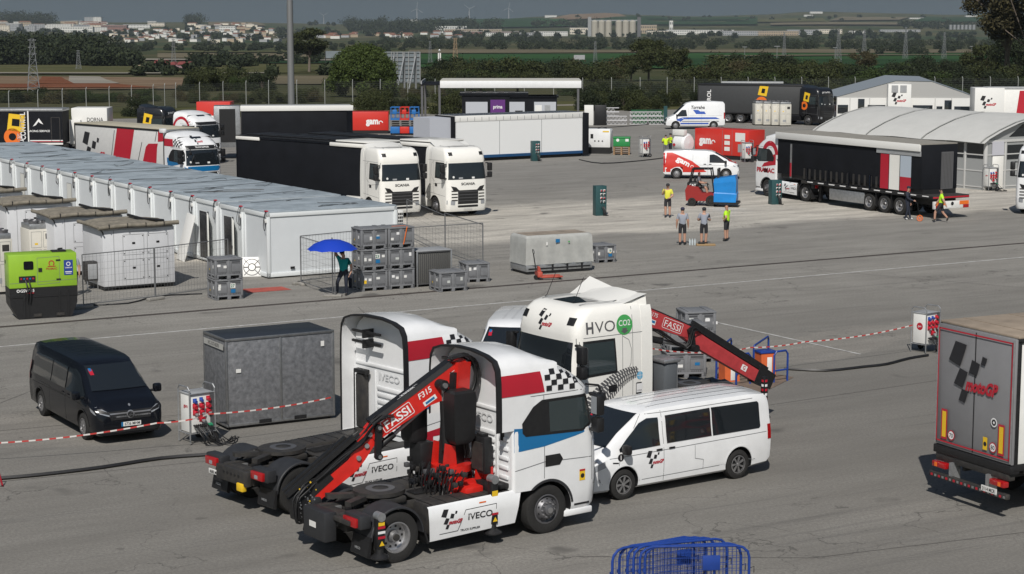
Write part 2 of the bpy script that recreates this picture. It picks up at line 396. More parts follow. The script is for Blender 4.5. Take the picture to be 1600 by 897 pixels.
def cab(root, kind, white, side_extra=None, glass_l=True, spoiler=True, far=False, name='cab'):
    c = CAB[kind]; mb = MB(); xb = c['back']
    rings = []
    for z, xf, hw, rf in c['rings']:
        bx = xb + (0.0 if z < 3.5 else (z-3.5)*0.4)
        if kind == 'iveco' and z < 0.9: bx = xb + 1.0
        if kind == 'iveco' and 0.9 <= z < 1.0: bx = xb
        rings.append(rr(bx, xf, hw, z, rf, 0.07, bulge=0.07 if z < 3.1 else 0.05))
    if kind == 'iveco': rings.insert(3, rr(xb, 5.08, 1.25, 1.0, .3, .07, bulge=.07)); rings[2] = rr(xb+1.0, 5.075, 1.25, .985, .3, .07, bulge=.07)
    mb.loft(rings, white)
    ob = mb.build(name, root, smooth=40)
    fx = 3.7 if kind == 'iveco' else 3.75
    cutr = MB(); cutr.cyl((fx, -2, 0.50), (fx, 2, 0.50), 0.62 if kind == 'iveco' else 0.60, BLACK, n=36)
    if kind == 'scania': cutr.box(2.5, 3.4, -2, 2, 0.1, 0.85, BLACK)
    else: cutr.box(2.6, 3.72, -2, 2, 0.1, 0.9, BLACK)
    bv = cut(ob, cutr)
    W = MB()                                                    # black trim & seams
    for F_, sg in ((RIGHT, 1), (LEFT, -1)):
        def U(p): return [(sg*a, b) for a, b in p]
        if kind == 'iveco':
            W.shp(poly(U([(3.04, 2.22), (3.03, 2.42), (3.32, 2.74), (3.55, 2.86), (4.72, 2.86), (4.84, 2.66), (4.92, 2.22), (4.6, 2.08), (3.12, 2.14)])), F_, BLACK, bv, eps=0.010)
            for a in ([(3.60, 0.98), (3.60, 2.95)], [(4.86, 1.0), (4.86, 1.9)], [(2.9, 2.96), (4.75, 2.96)], [(2.85, 1.45), (3.6, 1.55), (4.86, 1.50)]):
                W.shp(line(U(a), 0.016), F_, SEAM, bv, eps=0.004)
            W.shp(poly(U([(3.62, 1.44), (4.0, 1.44), (4.08, 1.56), (4.0, 1.68), (3.62, 1.68)])), F_, BLACK, bv, eps=0.008)
        else:
            for a in ([(3.62, 0.98), (3.62, 3.0)], [(4.98, 0.9), (4.98, 3.0)], [(2.95, 3.0), (4.98, 3.0)], [(3.0, 1.25), (4.98, 1.12)], [(3.62, 1.72), (4.98, 1.85)], [(3.30, .9), (3.30, 3.65)], [(3.6, 2.94), (3.42, 2.84), (3.34, 2.6), (3.36, 2.25), (3.5, 2.0), (3.8, 1.86)]):
                W.shp(line(U(a), 0.014), F_, SEAM, bv, eps=0.004)
            W.shp(poly(U([(3.78, 2.06), (3.85, 2.92), (4.92, 2.92), (4.96, 2.02)])), F_, BLACK, bv, eps=0.006)
            W.shp(poly(U([(3.8, 1.6), (4.06, 1.6), (4.06, 1.76), (3.8, 1.78)])), F_, BLACK, bv, eps=0.008)
        # wheel arch lip
        W.shp(ring(sg*fx, 0.50, 0.62, 0.675, a0=radians(8), a1=radians(172), n=30), F_, FEND if kind == 'iveco' else white, bv, eps=0.012)
    if kind == 'scania':
        W.shp(rect(-1.05, 3.30, -0.82, 3.48), FRONT, BLACK, bv, eps=0.012); W.shp(rect(0.82, 3.30, 1.05, 3.48), FRONT, BLACK, bv, eps=0.012)
        W.shp(poly([(-.5, 3.78), (.5, 3.78), (.42, 4.52), (-.42, 4.52)]), TOP, GLASS, bv, eps=0.012)
        for s in (-1, 1): W.shp(line([(s*0.72, 3.35), (s*0.80, 3.9), (s*0.76, 4.6)], 0.035), TOP, BLACK, bv, eps=0.03)
        # front: grille, bumper intakes
        W.shp(poly([(-1.02, 1.68), (-0.72, 1.62), (-0.55, 1.45), (0.55, 1.45), (0.72, 1.62), (1.02, 1.68), (0.9, 1.45), (0.62, 1.38), (0.62, 0.70), (-0.62, 0.70), (-0.62, 1.38), (-0.9, 1.45)]), FRONT, BLACK, bv, eps=0.006)
        for k in range(4):
            z = 0.86 + k*0.165
            W.shp(rect(-0.62, z, 0.62, z+0.025), FRONT, RIMD, bv, eps=0.014)
            for s in (-1, 1): W.shp(rect(s*0.64, z+0.02, s*1.0, z+0.085), FRONT, CHAS, bv, eps=0.012)
        W.shp(rrect(-0.62, 0.52, 0.62, 0.64, .05), FRONT, BLACK, bv, eps=0.008)
        W.shp(text('SCANIA', 0.13, 0.03, width=0.85), FR((0, 0, 1.72), Y_, Z_), INK, bv, eps=0.012)
        W.shp(rect(-0.26, 0.36, 0.26, 0.47), FRONT, PLATE, bv, eps=0.01)
    else:
        W.shp(poly([(-0.98, 1.55), (0.98, 1.55), (1.15, 1.2), (1.1, 0.55), (-1.1, 0.55), (-1.15, 1.2)][:]), FRONT, BLACK, bv, eps=0.006)
        W.shp(poly([(-0.8, 1.52), (0.8, 1.52), (0.6, 1.30), (-0.6, 1.30)]), FRONT, CHAS, bv, eps=0.01)
        for s in (-1, 1): W.shp(poly([(s*1.22, 1.62), (s*1.02, 1.55), (s*.8, 1.15), (s*.72, .8), (s*.95, .55), (s*1.22, .5)]), FRONT, white, bv, eps=0.012)
        W.shp(poly([(-1.2, 2.92), (1.2, 2.92), (1.18, 3.12), (-1.18, 3.12)]), FRONT, BLACK, bv, eps=0.02)
        W.shp(poly([(-0.42, 3.72), (0.42, 3.72), (0.35, 4.22), (-0.35, 4.22)]), TOP, GLASS, bv, eps=0.012)
    W.build('trim', ob, smooth=40)
    g = MB()
    if kind == 'iveco':
        g.shp(poly([(-1.12, 1.95), (1.12, 1.95), (1.05, 2.86), (-1.05, 2.86)]), FRONT, GLASS, bv, eps=0.01, step=.15)
        for F_, sg in ((RIGHT, 1), (LEFT, -1)):
            g.shp(poly([(sg*3.74, 2.17), (sg*3.72, 2.80), (sg*4.66, 2.80), (sg*4.74, 2.62), (sg*4.78, 2.24), (sg*4.6, 2.13)]), F_, GLASSG, bv, eps=0.016)
    else:
        g.shp(poly([(-1.15, 2.02), (1.15, 2.02), (1.08, 2.9), (-1.08, 2.9)]), FRONT, GLASS, bv, eps=0.01, step=.15)
        for F_, sg in ((RIGHT, 1), (LEFT, -1)):
            g.shp(poly([(sg*3.84, 2.12), (sg*3.9, 2.86), (sg*4.84, 2.86), (sg*4.88, 2.08)]), F_, GLASSG, bv, eps=0.012)
    g.build('window', ob, smooth=40)
    if not far or True:
        d = MB()                                                # a dashboard glow of papers behind the windscreen is painted as small pale patches
        d.shp(rect(-0.55, 2.06, -0.3, 2.14), FRONT, GREY, bv, eps=0.013); d.shp(rect(0.25, 2.05, 0.42, 2.15), FRONT, PLATE, bv, eps=0.013)
        d.shp(disc(-0.85, 2.16, 0.06), FRONT, PLATE, bv, eps=0.013)
        d.build('windscreen_patch', ob)
    for s in (-1, 1):                                           # mirrors
        m = MB(); x = c['front'] - (0.28 if kind == 'iveco' else 0.2)
        m.box(x-0.06, x+0.14, s*1.33, s*1.58, 2.42, 2.86, BLACK, 0.05); m.box(x-0.06, x+0.14, s*1.33, s*1.58, 2.06, 2.38, BLACK, 0.05)
        m.box(x-0.02, x+0.08, s*1.2, s*1.36, 2.82, 2.88, BLACK, 0.02); m.box(x-0.02, x+0.08, s*1.2, s*1.36, 2.06, 2.12, BLACK, 0.02)
        m.shp(rect(s*1.36, 2.46, s*1.55, 2.83), FR((x-0.061, 0, 0), Y_, Z_), LAMPG, eps=-0.004); m.build('mirror', ob)
        h = MB()
        if kind == 'scania': h.shp(poly([(s*0.78, 0.86), (s*1.22, 0.92), (s*1.22, 0.70), (s*0.80, 0.66)]), FRONT, LAMPG, bv, eps=0.014)
        else: h.shp(poly([(s*0.86, 0.98), (s*1.2, 1.12), (s*1.22, 0.9), (s*0.9, 0.84)]), FRONT, LAMPG, bv, eps=0.016)
        h.build('headlight', ob)
    if kind == 'iveco':
        for s in (-1, 1):                                       # wide-angle / kerb mirror arms
            m = MB(); m.tube([(4.95, s*0.9, 2.98), (5.25, s*0.95, 2.93), (5.32, s*1.0, 2.75)], 0.025, BLACK); m.box(5.24, 5.36, s*0.9, s*1.1, 2.6, 2.78, BLACK, 0.03); m.build('kerb_mirror', ob)
    # rear air deflector shell with rubber edge
    if spoiler and kind == 'iveco':
        sp = MB(); tr = MB(); z0 = 2.3 if spoiler == 'short' else 1.05
        prof = [(-1.24, z0), (-1.24, 2.6), (-1.235, 2.95), (-1.225, 3.3), (-1.19, 3.58), (-1.08, 3.75), (-0.8, 3.84), (-0.3, 3.90), (0.3, 3.90), (0.8, 3.84), (1.08, 3.75), (1.19, 3.58), (1.225, 3.3), (1.235, 2.95), (1.24, 2.6), (1.24, z0)]
        def inn(k): return [(y*k, 1.0 + (z-1.0)*(1-(1-k)*0.45)) for y, z in prof]
        A = [(2.44, y, z) for y, z in prof]; B = [(3.0, y, z) for y, z in prof]
        Cc = [(3.45, y*0.985, z-0.03 if z > 3.6 else z) for y, z in prof]
        Ai = [(2.44, y, z) for y, z in inn(0.985)]; Bi = [(3.0, y, z) for y, z in inn(0.985)]
        n = len(prof)
        if kind == 'iveco': sp.loft([Ai, A, B, Cc, [(4.0, y*0.955, min(z, 3.60)) for y, z in prof]], white, cap=False, close=False)
        sp.loft([Ai, Bi], white, cap=False, close=False)
        sp.build('air_deflector', ob, smooth=50, fix=False); me_ = ob.data; nn_ = len(me_.vertices)
        bv = BVHTree.FromPolygons([v.co.copy() for v in me_.vertices] + [Vector(q) for q in sp.v], [list(p.vertices) for p in me_.polygons] + [[i+nn_ for i in f] for f in sp.f])
        e = 0.02
        o1 = [(2.40, y*1.012, z+0.01 if z > 3.4 else z) for y, z in prof]; o2 = [(2.52, y*1.012, z+0.01 if z > 3.4 else z) for y, z in prof]
        o3 = [(2.40, y, z) for y, z in inn(0.976)]
        tr.loft([o2, o1, o3], BLACK, cap=False, close=False); tr.build('rubber_edge', ob, smooth=40, fix=False)
        rb = MB(); xr = xb - 0.004                              # ribbed rear wall
        for k in range(7): rb.box(xr-0.035, xr, -0.62, 0.30, 1.15+k*0.16, 1.24+k*0.16, white, 0.012)
        for k in range(6): rb.box(xr-0.03, xr, -1.1, -0.78, 1.25+k*0.2, 1.33+k*0.2, white, 0.012)
        rb.box(xr-0.03, xr, -1.15, 1.15, 2.62, 2.70, white, 0.015)
        for y in (-0.70, 0.38): rb.box(xr-0.025, xr, y-0.03, y+0.03, 1.05, 2.55, white, 0.01)
        rb.shp(tf(text('IVECO', 0.16, 0.02, width=0.78), 1, dx=0.16, dy=2.36), FR((xr, 0, 0), -Y_, Z_), mat('embossed paint', (0.62, 0.63, 0.64), 0.4), eps=0.02)
        rb.box(xr-0.05, xr, -0.95, -0.86, 2.05, 2.35, BLACK, 0.02)
        for z in (3.18, 3.42) if spoiler != 'short' else (3.5,): rb.box(2.56, 2.62, -0.1, 1.0, z, z+0.06, BLACK, 0.01); rb.box(2.5, 2.8, 0.45, 0.5, z-0.1, z+0.1, BLACK)
        rb.build('rear_panel', ob)
    if kind == 'scania' and spoiler:
        sp = MB()
        R = []
        for t, zt, w in ((0, 0.0, 1.0), (0.3, 0.06, 1.05), (0.7, 0.14, 1.1), (1.0, 0.2, 1.14)):
            x = 3.65 - t*.85
            R.append([(x, -w, 3.62), (x, -w*0.97, 3.66+zt*0.9), (x, -w*.6, 3.72+zt), (x, 0, 3.74+zt*1.02), (x, w*.6, 3.72+zt), (x, w*0.97, 3.66+zt*0.9), (x, w, 3.62)])
        sp.loft(R, white, close=False, cap=False); sp.loft([[(2.8, -1.14, 3.60), (2.8, 1.14, 3.60)], [(2.8, -1.1, 3.86), (2.8, 1.1, 3.86)]], white, close=False, cap=False)
        if spoiler == 'fin':
            [sp.loft([[(3.65, y0, 3.66), (3.65, y1, 3.70)], [(3.3, y0*1.06, 3.78+k*.2), (3.4, y1, 3.76)], [(2.8, y0*1.1, 3.96+k), (2.8, y1, 3.88)]], white, close=False, cap=False) for y0, y1, k in ((-1.04, .1, .14), (1.04, .4, -.04))]
        sp.build('roof_spoiler', ob, smooth=40, fix=False)
        for s in (-1, 1):
            sd = MB(); sd.loft([[(2.68, s*(y+.004), z), (3.02, s*(y+.004), z), (3.02, s*(y-.04), z), (2.68, s*(y-.04), z)] for z, y in ((.95, 1.25), (1.6, 1.253), (2.0, 1.252), (2.5, 1.243), (2.93, 1.223), (3.3, 1.203), (3.52, 1.173), (3.64, 1.13))], white); sd.build('side_deflector', ob)
    return ob, bv

def tractor(kind, name, label, loc, rz, white=WHITE, spoiler=True, panel=True, light=REDL, group=None, decals=True, rearbox=True, ext=0.0):
    root = thing(name, label, 'lorry', loc, rz, group)
    fx = 3.7 if kind == 'iveco' else 3.75
    cb, bv = cab(root, kind, white, spoiler=spoiler)
    cb.location.x = ext; fx += ext; ch = MB()
    for s in (-1, 1):
        ch.box(-0.9, 4.6+ext, s*0.36, s*0.44, 0.72, 0.98, CHAS, 0.01)
    for x in (-0.85, -0.2, 0.8, 1.6, 2.5): ch.box(x-0.05, x+0.05, -0.38, 0.38, 0.75, 0.93, CHAS)
    ch.box(1.0, 2.7, -0.4, 0.4, 0.955, 0.99, CHAS, 0.01); ch.box(-0.80, -0.55, -0.62, 0.62, 0.62, 0.95, CHAS, 0.03)
    ch.cyl((0, -0.9, 0.52), (0, 0.9, 0.52), 0.09, CHAS); ch.lathe([(0, -.2), (.2, -.15), (.24, 0), (.2, .15), (0, .2)], CHAS, (0, 0, 0.52), Y_, 14)
    ch.cyl((fx, -0.9, 0.5), (fx, 0.9, 0.5), 0.07, CHAS)
    ch.box(3.2, 4.9, -0.7, 0.7, 0.45, 0.95, CHAS, 0.05)
    rnd = random.Random(5)
    for k in range(26):                                         # air lines, valves and brackets along the frame
        x = rnd.uniform(-0.7, 2.6); y = rnd.uniform(-0.34, 0.34); z = rnd.uniform(0.9, 0.99)
        ch.box(x, x+rnd.uniform(.05, .22), y, y+rnd.uniform(.04, .12), z-0.1, z+rnd.uniform(0.0, .07), rnd.choice((CHAS, BLACK, CHAS, STEEL)), 0.01)
    for k in range(5):
        y = -0.3+0.14*k; ch.tube([(2.6, y, 1.2), (2.3, y+.05, 1.02), (1.7, y*0.6, 1.03), (1.1, y*.5, 1.02)], 0.016, BLACK)
    ch.build('chassis', root)
    fw = MB()                                                   # fifth wheel
    P = [(0.75*cos(a)*(1.0 if cos(a) > 0 else 1.0)*0.72 + 0.35, 0.52*sin(a)) for a in [2*pi*i/28 for i in range(28)]]
    fw.prism([(x, y) for x, y in P], 1.14, 1.22, CHAS, 'z')
    fw.lathe([(0.17, 0), (0.3, 0.0), (0.3, 0.012), (0.17, 0.012)], RIMD, (0.38, 0, 1.22), Z_, 24)
    fw.prism([(-0.62, -0.5), (0.0, -0.2), (0.0, -0.04), (-0.1, -0.04), (-0.66, -0.34)], 1.08, 1.17, CHAS, 'z'); fw.prism([(-0.62, 0.5), (0.0, 0.2), (0.0, 0.04), (-0.1, 0.04), (-0.66, 0.34)], 1.08, 1.17, CHAS, 'z')
    fw.box(0.1, 0.7, -0.5, 0.5, 0.98, 1.12, CHAS, 0.04); fw.build('fifth_wheel', root)
    for s in (-1, 1):
        wheel(root, 0, s*1.2, 0.52, 0.27, s, 'dish', True); wheel(root, fx, s*1.2, 0.52, 0.30, s, 'hub')
        fd = MB()                                               # rear fender
        pr = [(0.60, -0.56), (0.625, -0.60), (0.625, 0.02), (0.60, 0.045)]
        V = []; F = []; na = 18
        for i in range(na+1):
            a = radians(2) + radians(176)*i/na
            r0, r1 = 0.585, 0.63
            for r, y in ((r0, 0.58), (r1, 0.60), (r1, 1.235), (r1-0.02, 1.25), (r0, 1.25)): V.append((cos(a)*r, s*y, 0.52+sin(a)*r))
        for i in range(na):
            for j in range(5): F.append((i*5+j, (i+1)*5+j, (i+1)*5+(j+1) % 5, i*5+(j+1) % 5))
        fd.add(V, F, FEND)
        fd.prism([(-0.60, 0.62), (-0.64, 0.62), (-0.72, 0.25), (-0.69, 0.22), (-0.64, 0.2)], s*0.62, s*1.25, BLACK)
        fd.prism([(0.62, 0.55), (0.66, 0.55), (0.74, 0.30), (0.70, 0.28)], s*0.62, s*1.24, BLACK)
        fd.box(-0.86, -0.6, s*0.62, s*1.24, 0.80, 1.08, FEND, 0.04)
        fd.shp(tf(text('IVECO' if kind == 'iveco' else 'SCANIA', 0.05, 0.02), 1, dx=-s*0.93, dy=0.36), FR((-0.73, 0, 0), -Y_, Z_), GREY, eps=0.01)
        fd.build('rear_fender', root)
        tl = MB(); tl.box(-0.93, -0.85, s*0.70, s*1.16, 0.84, 1.02, light, 0.015); tl.box(-0.935, -0.92, s*0.86, s*0.98, 0.87, 0.95, LAMPG); tl.build('tail_light', root)
        if panel and kind == 'iveco':                           # side panel with step top
            sp = MB(); x0, x1 = 0.72, 3.0+ext
            sp.loft([[(x0+0.0, s*1.2, 1.02), (x1, s*1.2, 1.06)], [(x0, s*1.245, 0.98), (x1, s*1.245, 1.02)], [(x0+0.02, s*1.25, 0.7), (x1-0.06, s*1.25, 0.7)], [(x0+0.06, s*1.2, 0.30), (x1-0.12, s*1.2, 0.36)], [(x0+0.06, s*1.17, 0.30), (x1-0.12, s*1.17, 0.36)]], white, close=False, cap=False)
            sp.build('side_skirt', root, smooth=50, fix=False)
            tk = MB(); tk.box(0.78, 2.9+ext, s*0.55, s*1.18, 0.42, 1.04, CHAS, 0.08)
            for k in range(6): tk.box(0.85+k*0.35, 0.86+k*0.35, s*0.56, s*1.17, 1.035, 1.048, BLACK)
            tk.build('fuel_tank', root)
            d = MB(); F_ = FR((0, s*1.253, 0), X_*(1 if s < 0 else -1), Z_); sg = 1 if s < 0 else -1
            bvs = sp.bvh()
            ox = 1.0+ext*.5 if s < 0 else -2.0
            motogp(d, F_, 0.52, ox+0.02, 0.5, bvs); logo_iveco(d, F_, ox+0.98, 0.62, 0.13, bvs)
            d.shp(line([(ox+0.0, 0.42), (ox+0.44, 0.43), (ox+0.62, 0.84), (ox+1.38, 0.86), (ox+1.38, 0.55)], 0.012), F_, INK, bvs)
            d.shp(tf(text('TRUCK SUPPLIER', 0.045, 0.02), 1, dx=ox+0.75, dy=0.40), F_, INK, bvs)
            if ext:
                for z in (0.55, 0.78): d.shp(rect(3.4, z, 3.66, z+0.17) if s < 0 else rect(-3.66, z, -3.4, z+.17), F_, BLACK, bvs, eps=.008)
            d.shp(rect(sg*(ox+.75)-0.1 if 0 else ox+0.95, 0.92, ox+1.12, 0.95), F_, ORNG, bvs)
            d.build('lettering', root)
        if kind == 'scania':
            sp = MB(); sp.box(0.75, 2.8, s*0.6, s*1.22, 0.4, 0.95, white if panel else CHAS, 0.05); sp.build('side_box', root)
        st = MB(); st.box((4.15 if kind == 'iveco' else 4.3)+ext, 4.9+ext, s*0.95, s*1.22, 0.28, 0.42, white, 0.03); st.box(4.4+ext, 4.8+ext, s*1.0, s*1.235, 0.5, 0.54, BLACK); st.build('step', root)
    if rearbox:
        rb = MB(); rb.box(-1.18, -0.9, -0.42, 0.42, 0.42, 1.02, FEND, 0.03); rb.shp(rect(-0.16, 0.66, 0.10, 0.78), FR((-1.185, 0, 0), -Y_, Z_), PLATE)
        rb.box(-0.98, -0.86, -1.0, 1.0, 0.86, 0.95, CHAS, 0.01)
        rb.build('rear_box', root)
    else:
        rb = MB(); rb.box(-0.98, -0.84, -0.62, 0.62, 0.62, 0.95, CHAS, 0.02)
        for k in range(5): rb.cyl((-0.99, -0.3+k*0.15, 0.82), (-0.975, -0.3+k*0.15, 0.82), 0.035, BLACK)
        rb.box(-1.02, -0.9, -0.5, -0.26, 0.5, 0.68, YEL, 0.02); rb.build('rear_crossmember', root)
    pl = MB(); pl.box(-0.95, -0.93, 0.46, 0.98, 0.66, 0.77, PLATE, 0.005)
    pl.shp(tf(text('4680 MCH', 0.07, 0.01, width=0.4), 1, dx=-0.72, dy=0.68), FR((-0.952, 0, 0), -Y_, Z_), INK); pl.build('number_plate', root)
    return root, cb, bv
# ------------------------------------------------------------------ vans
def van(name, label, loc, rz, st, wb, paint, wr=0.34, glass=GLASS, rim='alloy', ws=None, side=None, group=None, cat='van', hlamp=None, cheek=None, trimcol=None, rail=True):
    """st: stations (x, z_top, half width top, half width body, z belt, z bottom)"""
    root = thing(name, label, cat, loc, rz, group); mb = MB(); rings = []
    for x, zt, wt, w, zb, z0 in st:
        h = zt - zb
        half = [(0, z0), (w*0.88, z0), (w*0.965, z0+0.06), (w*0.99, z0+0.25), (w, (z0+zb)/2+0.1), (w*0.985, zb), (w*0.975*(1-.3)+wt*.3, zb+h*0.3), (w*.3+wt*.7, zb+h*0.68), (wt*1.0, zb+h*0.86), (wt*0.94, zb+h*0.955), (wt*0.8, zt-0.012*min(1, h*3)), (wt*0.4, zt+0.012), (0, zt+0.02)]
        rings.append([(x, y, z) for y, z in half] + [(x, -y, z) for y, z in half[-2:0:-1]])
    mb.loft(rings, paint); body = mb.build('body', root, smooth=32)
    c = MB()
    hw = max(s[3] for s in st)
    for x in (0, wb):
        for s in (-1, 1): c.cyl((x, s*1.3, wr+0.02), (x, s*(hw-.42), wr+0.02), wr*1.17, BLACK, n=36)
    bv = cut(body, c)
    for x in (0, wb):
        for s in (-1, 1): wheel(root, x, s*(hw-0.035), wr, 0.22, s, rim)
    pn = MB(); pn.box(-0.3, wb+0.3, -hw*0.5, hw*0.5, st[2][5]-0.04, 0.45, BLACK); pn.build('underbody', root)
    t = MB()
    for F_, sg in ((RIGHT, 1), (LEFT, -1)):
        for a in side['seams']: t.shp(line([(sg*x, z) for x, z in a], 0.013), F_, SEAM if paint is not BLKP else BLACK, bv)
        for x in (0, wb): t.shp(ring(sg*x, wr+0.02, wr*1.2, wr*1.2+0.035, a0=radians(5), a1=radians(175)), F_, paint, bv, eps=0.012)
        for x, z in side['handles']: t.shp(rrect(sg*x-0.09, z-0.018, sg*x+0.09, z+0.018, .015), F_, BLACK, bv, eps=0.03)
    if rail == 6:
        for k in range(5): x = .1+k*.42; t.shp(line([(-.5, x), (.5, x)], .02), FR((0, 0, 0), -Y_, X_), BLACK, bv, eps=.008)
    elif rail:
        for k in range(rail if rail is not True else 5):
            y = -0.55 + 1.1*k/4; t.shp(line([(y, side['roof'][0]), (y, side['roof'][1])], 0.03), FR((0, 0, 0), -Y_, X_), paint, bv, eps=0.014)
            t.shp(line([(y+.02, side['roof'][0]), (y+.02, side['roof'][1])], 0.012), FR((0, 0, 0), -Y_, X_), SEAM if paint is not BLKP else BLACK, bv, eps=0.004)
    t.build('body_trim', root)
    g = MB()
    for F_, sg in ((RIGHT, 1), (LEFT, -1)):
        for p in side['glass']: g.shp(poly([(sg*x, z) for x, z in p]), F_, glass, bv, eps=0.014, step=.07)
    g.build('side_window', root)
    w_ = MB(); w_.shp(poly(ws), FRONT, GLASS, bv, eps=0.03, step=0.05); wo_ = w_.build('windscreen', root)
    wi = MB(); wi.shp(rect(-.58, ws[2][1]-.2, -.48, ws[2][1]-.08), FRONT, REDM, bv, eps=.034, step=.05); wi.shp(rect(-.57, ws[2][1]-.12, -.5, ws[2][1]-.06), FRONT, BLUE, bv, eps=.037, step=.05); z0 = min(q[1] for q in ws); wi.shp(line([(-0.65, z0+0.04), (-0.1, z0+0.07)], 0.02), FRONT, BLACK, bv, eps=0.02); wi.shp(line([(0.05, z0+0.05), (0.62, z0+0.04)], 0.02), FRONT, BLACK, bv, eps=0.02)
    wi.build('wiper', wo_)
    rw = MB(); zt = st[2][1]; rw.shp(poly([(-0.7, zt-0.85), (0.7, zt-0.85), (0.64, zt-0.22), (-0.64, zt-0.22)]), REAR, glass, bv, eps=0.006); rw.build('rear_window', root)
    mx_, mz = side['mirror']
    for s in (-1, 1):
        m = MB(); m.box(mx_-0.06, mx_+0.1, s*(hw+0.02), s*(hw+0.24), mz-0.02, mz+0.2, side.get('mcol', BLACK), 0.05); m.box(mx_-0.02, mx_+0.05, s*(hw-0.08), s*(hw+0.08), mz, mz+0.06, BLACK, 0.02); m.build('mirror', root)
        h = MB(); h.shp(poly([(s*y, z) for y, z in hlamp]), FRONT, LAMPG, bv, eps=0.008, step=.1); h.shp(poly([(s*(y*0.9+.07), z*0.6+0.4*(sum(q[1] for q in hlamp)/len(hlamp))) for y, z in hlamp]), FRONT, BLACK, bv, eps=0.012, step=.1)
        sg = 1 if s < 0 else -1
        if cheek: h.shp(poly([(sg*x, z) for x, z in cheek]), RIGHT if s < 0 else LEFT, LAMPG, bv, eps=0.008, step=.1)
        h.build('headlight', root)
        r = MB(); zl = side.get('tail', (0.95, 1.35)); r.shp(rect(s*(hw-0.02), zl[0], s*(hw-0.16), zl[1]), REAR, REDL, bv, eps=0.012); sx = st[0][0]
        r.shp(rect(sg*(sx+0.02), zl[0], sg*(sx+0.14), zl[1]), RIGHT if s < 0 else LEFT, REDL, bv, eps=0.012); r.build('tail_light', root)
    fr = MB()
    for sh, m in side['front']: fr.shp(sh, FRONT, m, bv, eps=0.01, step=.12)
    if side.get('plate'): fr.shp(tf(rect(-0.26, -0.055, 0.26, 0.055), 1, dy=side['plate'][1]), FRONT, PLATE, bv, eps=0.02); fr.shp(tf(text(side['plate'][0], 0.075, 0.01, width=0.4), 1, dx=0.03, dy=side['plate'][1]-0.035), FRONT, INK, bv, eps=0.024); fr.shp(rect(-0.26, side['plate'][1]-.055, -0.21, side['plate'][1]+.055), FRONT, BLUE, bv, eps=0.022)
    fr.build('grille', root)
    return root, body, bv
def T6(L): # rear oh 1.0, wheelbase L, nose +0.93
    n = L
    return [(-1.02, 1.78, 0.72, 0.86, 1.1, 0.42), (-1.0, 1.86, 0.78, 0.93, 1.1, 0.34), (-0.88, 1.93, 0.80, 0.95, 1.1, 0.25), (-0.4, 1.97, 0.81, 0.955, 1.1, 0.22), (1.2, 1.975, 0.82, 0.955, 1.1, 0.22), (n-1.2, 1.96, 0.81, 0.955, 1.1, 0.22),
            (n-0.75, 1.93, 0.78, 0.955, 1.1, 0.22), (n-0.55, 1.87, 0.75, 0.955, 1.1, 0.22), (n+0.05, 1.50, 0.76, 0.95, 1.08, 0.22), (n+0.33, 1.27, 0.80, 0.94, 1.02, 0.22), (n+0.42, 1.19, 0.80, 0.93, 0.98, 0.22), (n+0.62, 1.08, 0.76, 0.91, 0.92, 0.22), (n+0.78, 0.98, 0.72, 0.88, 0.86, 0.22), (n+0.86, 0.86, 0.70, 0.84, 0.72, 0.24), (n+0.90, 0.74, 0.66, 0.78, 0.62, 0.28)]
def t6side(n, windows=True):
    gl = [[(n-1.02, 1.12), (n-1.02, 1.74), (n-0.72, 1.75), (n-0.5, 1.66), (n+0.12, 1.16), (n+0.12, 1.10)]]
    if windows: gl += [[(n-1.22, 1.14), (n-1.22, 1.76), (0.85, 1.78), (0.85, 1.14)], [(0.81, 1.14), (0.81, 1.78), (-0.62, 1.76), (-0.66, 1.72), (-0.66, 1.18), (-0.62, 1.14)]]
    return dict(glass=gl, seams=[[(n-1.13, 0.30), (n-1.13, 1.88)], [(n+0.2, 0.62), (n+0.1, 1.0), (n-0.6, 1.85)], [(-0.95, 1.03), (n+0.4, 0.98)], [(-.5, 0.42), (n-.5, 0.40)], [(n-2.3, .62), (n-2.3, 0.40)], [(n-2.3, 0.62), (n-2.05, 0.68), (n-2.05, 0.98)], [(-0.5, 1.84), (n-0.7, 1.84)]],
                handles=[(n-0.98, 1.03), (n-1.35, 1.03)], mirror=(n+0.02, 1.08), roof=(-0.8, n-0.9), tail=(0.85, 1.2))

# ------------------------------------------------------------------ folding loader cranes
def beam(mb, p0, p1, w, h0, h1, m, up=Z_, top=None):
    p0, p1 = Vector(p0), Vector(p1); d = (p1-p0).normalized(); s = up.cross(d).normalized(); u = d.cross(s).normalized()
    V = [p + s*a*w/2 + u*b*h/2 for p, h in ((p0, h0), (p1, h1)) for b in (-1, 1) for a in (-1, 1)]
    F = [(0, 1, 3, 2), (4, 6, 7, 5), (0, 4, 5, 1), (2, 3, 7, 6), (0, 2, 6, 4), (1, 5, 7, 3)]
    mb.add(V, F, m); return d, s, u
def ram(mb, p0, p1, r, k=0.6):
    p0, p1 = Vector(p0), Vector(p1); q = p0.lerp(p1, k)
    mb.cyl(p0, q, r, BLACK, n=12); mb.cyl(q, p1, r*0.6, RIM, n=10)
def hoses(mb, pts, n, spread, r, seed=0, m=BLACK, jit=0.03):
    rnd = random.Random(seed)
    for k in range(n):
        o = Vector([rnd.uniform(-1, 1)*c for c in spread])
        P = [Vector(p)+o+Vector([rnd.uniform(-jit, jit) for _ in range(3)]) for p in pts]
        Q = []
        for i in range(len(P)-1):                               # Catmull-Rom smoothing
            a, b, c, d = P[max(i-1, 0)], P[i], P[i+1], P[min(i+2, len(P)-1)]
            for t in (0, .33, .66): Q.append(0.5*((2*b) + (c-a)*t + (2*a-5*b+4*c-d)*t*t + (3*b-a-3*c+d)*t**3))
        Q.append(P[-1]); mb.tube(Q, r, m, 5)
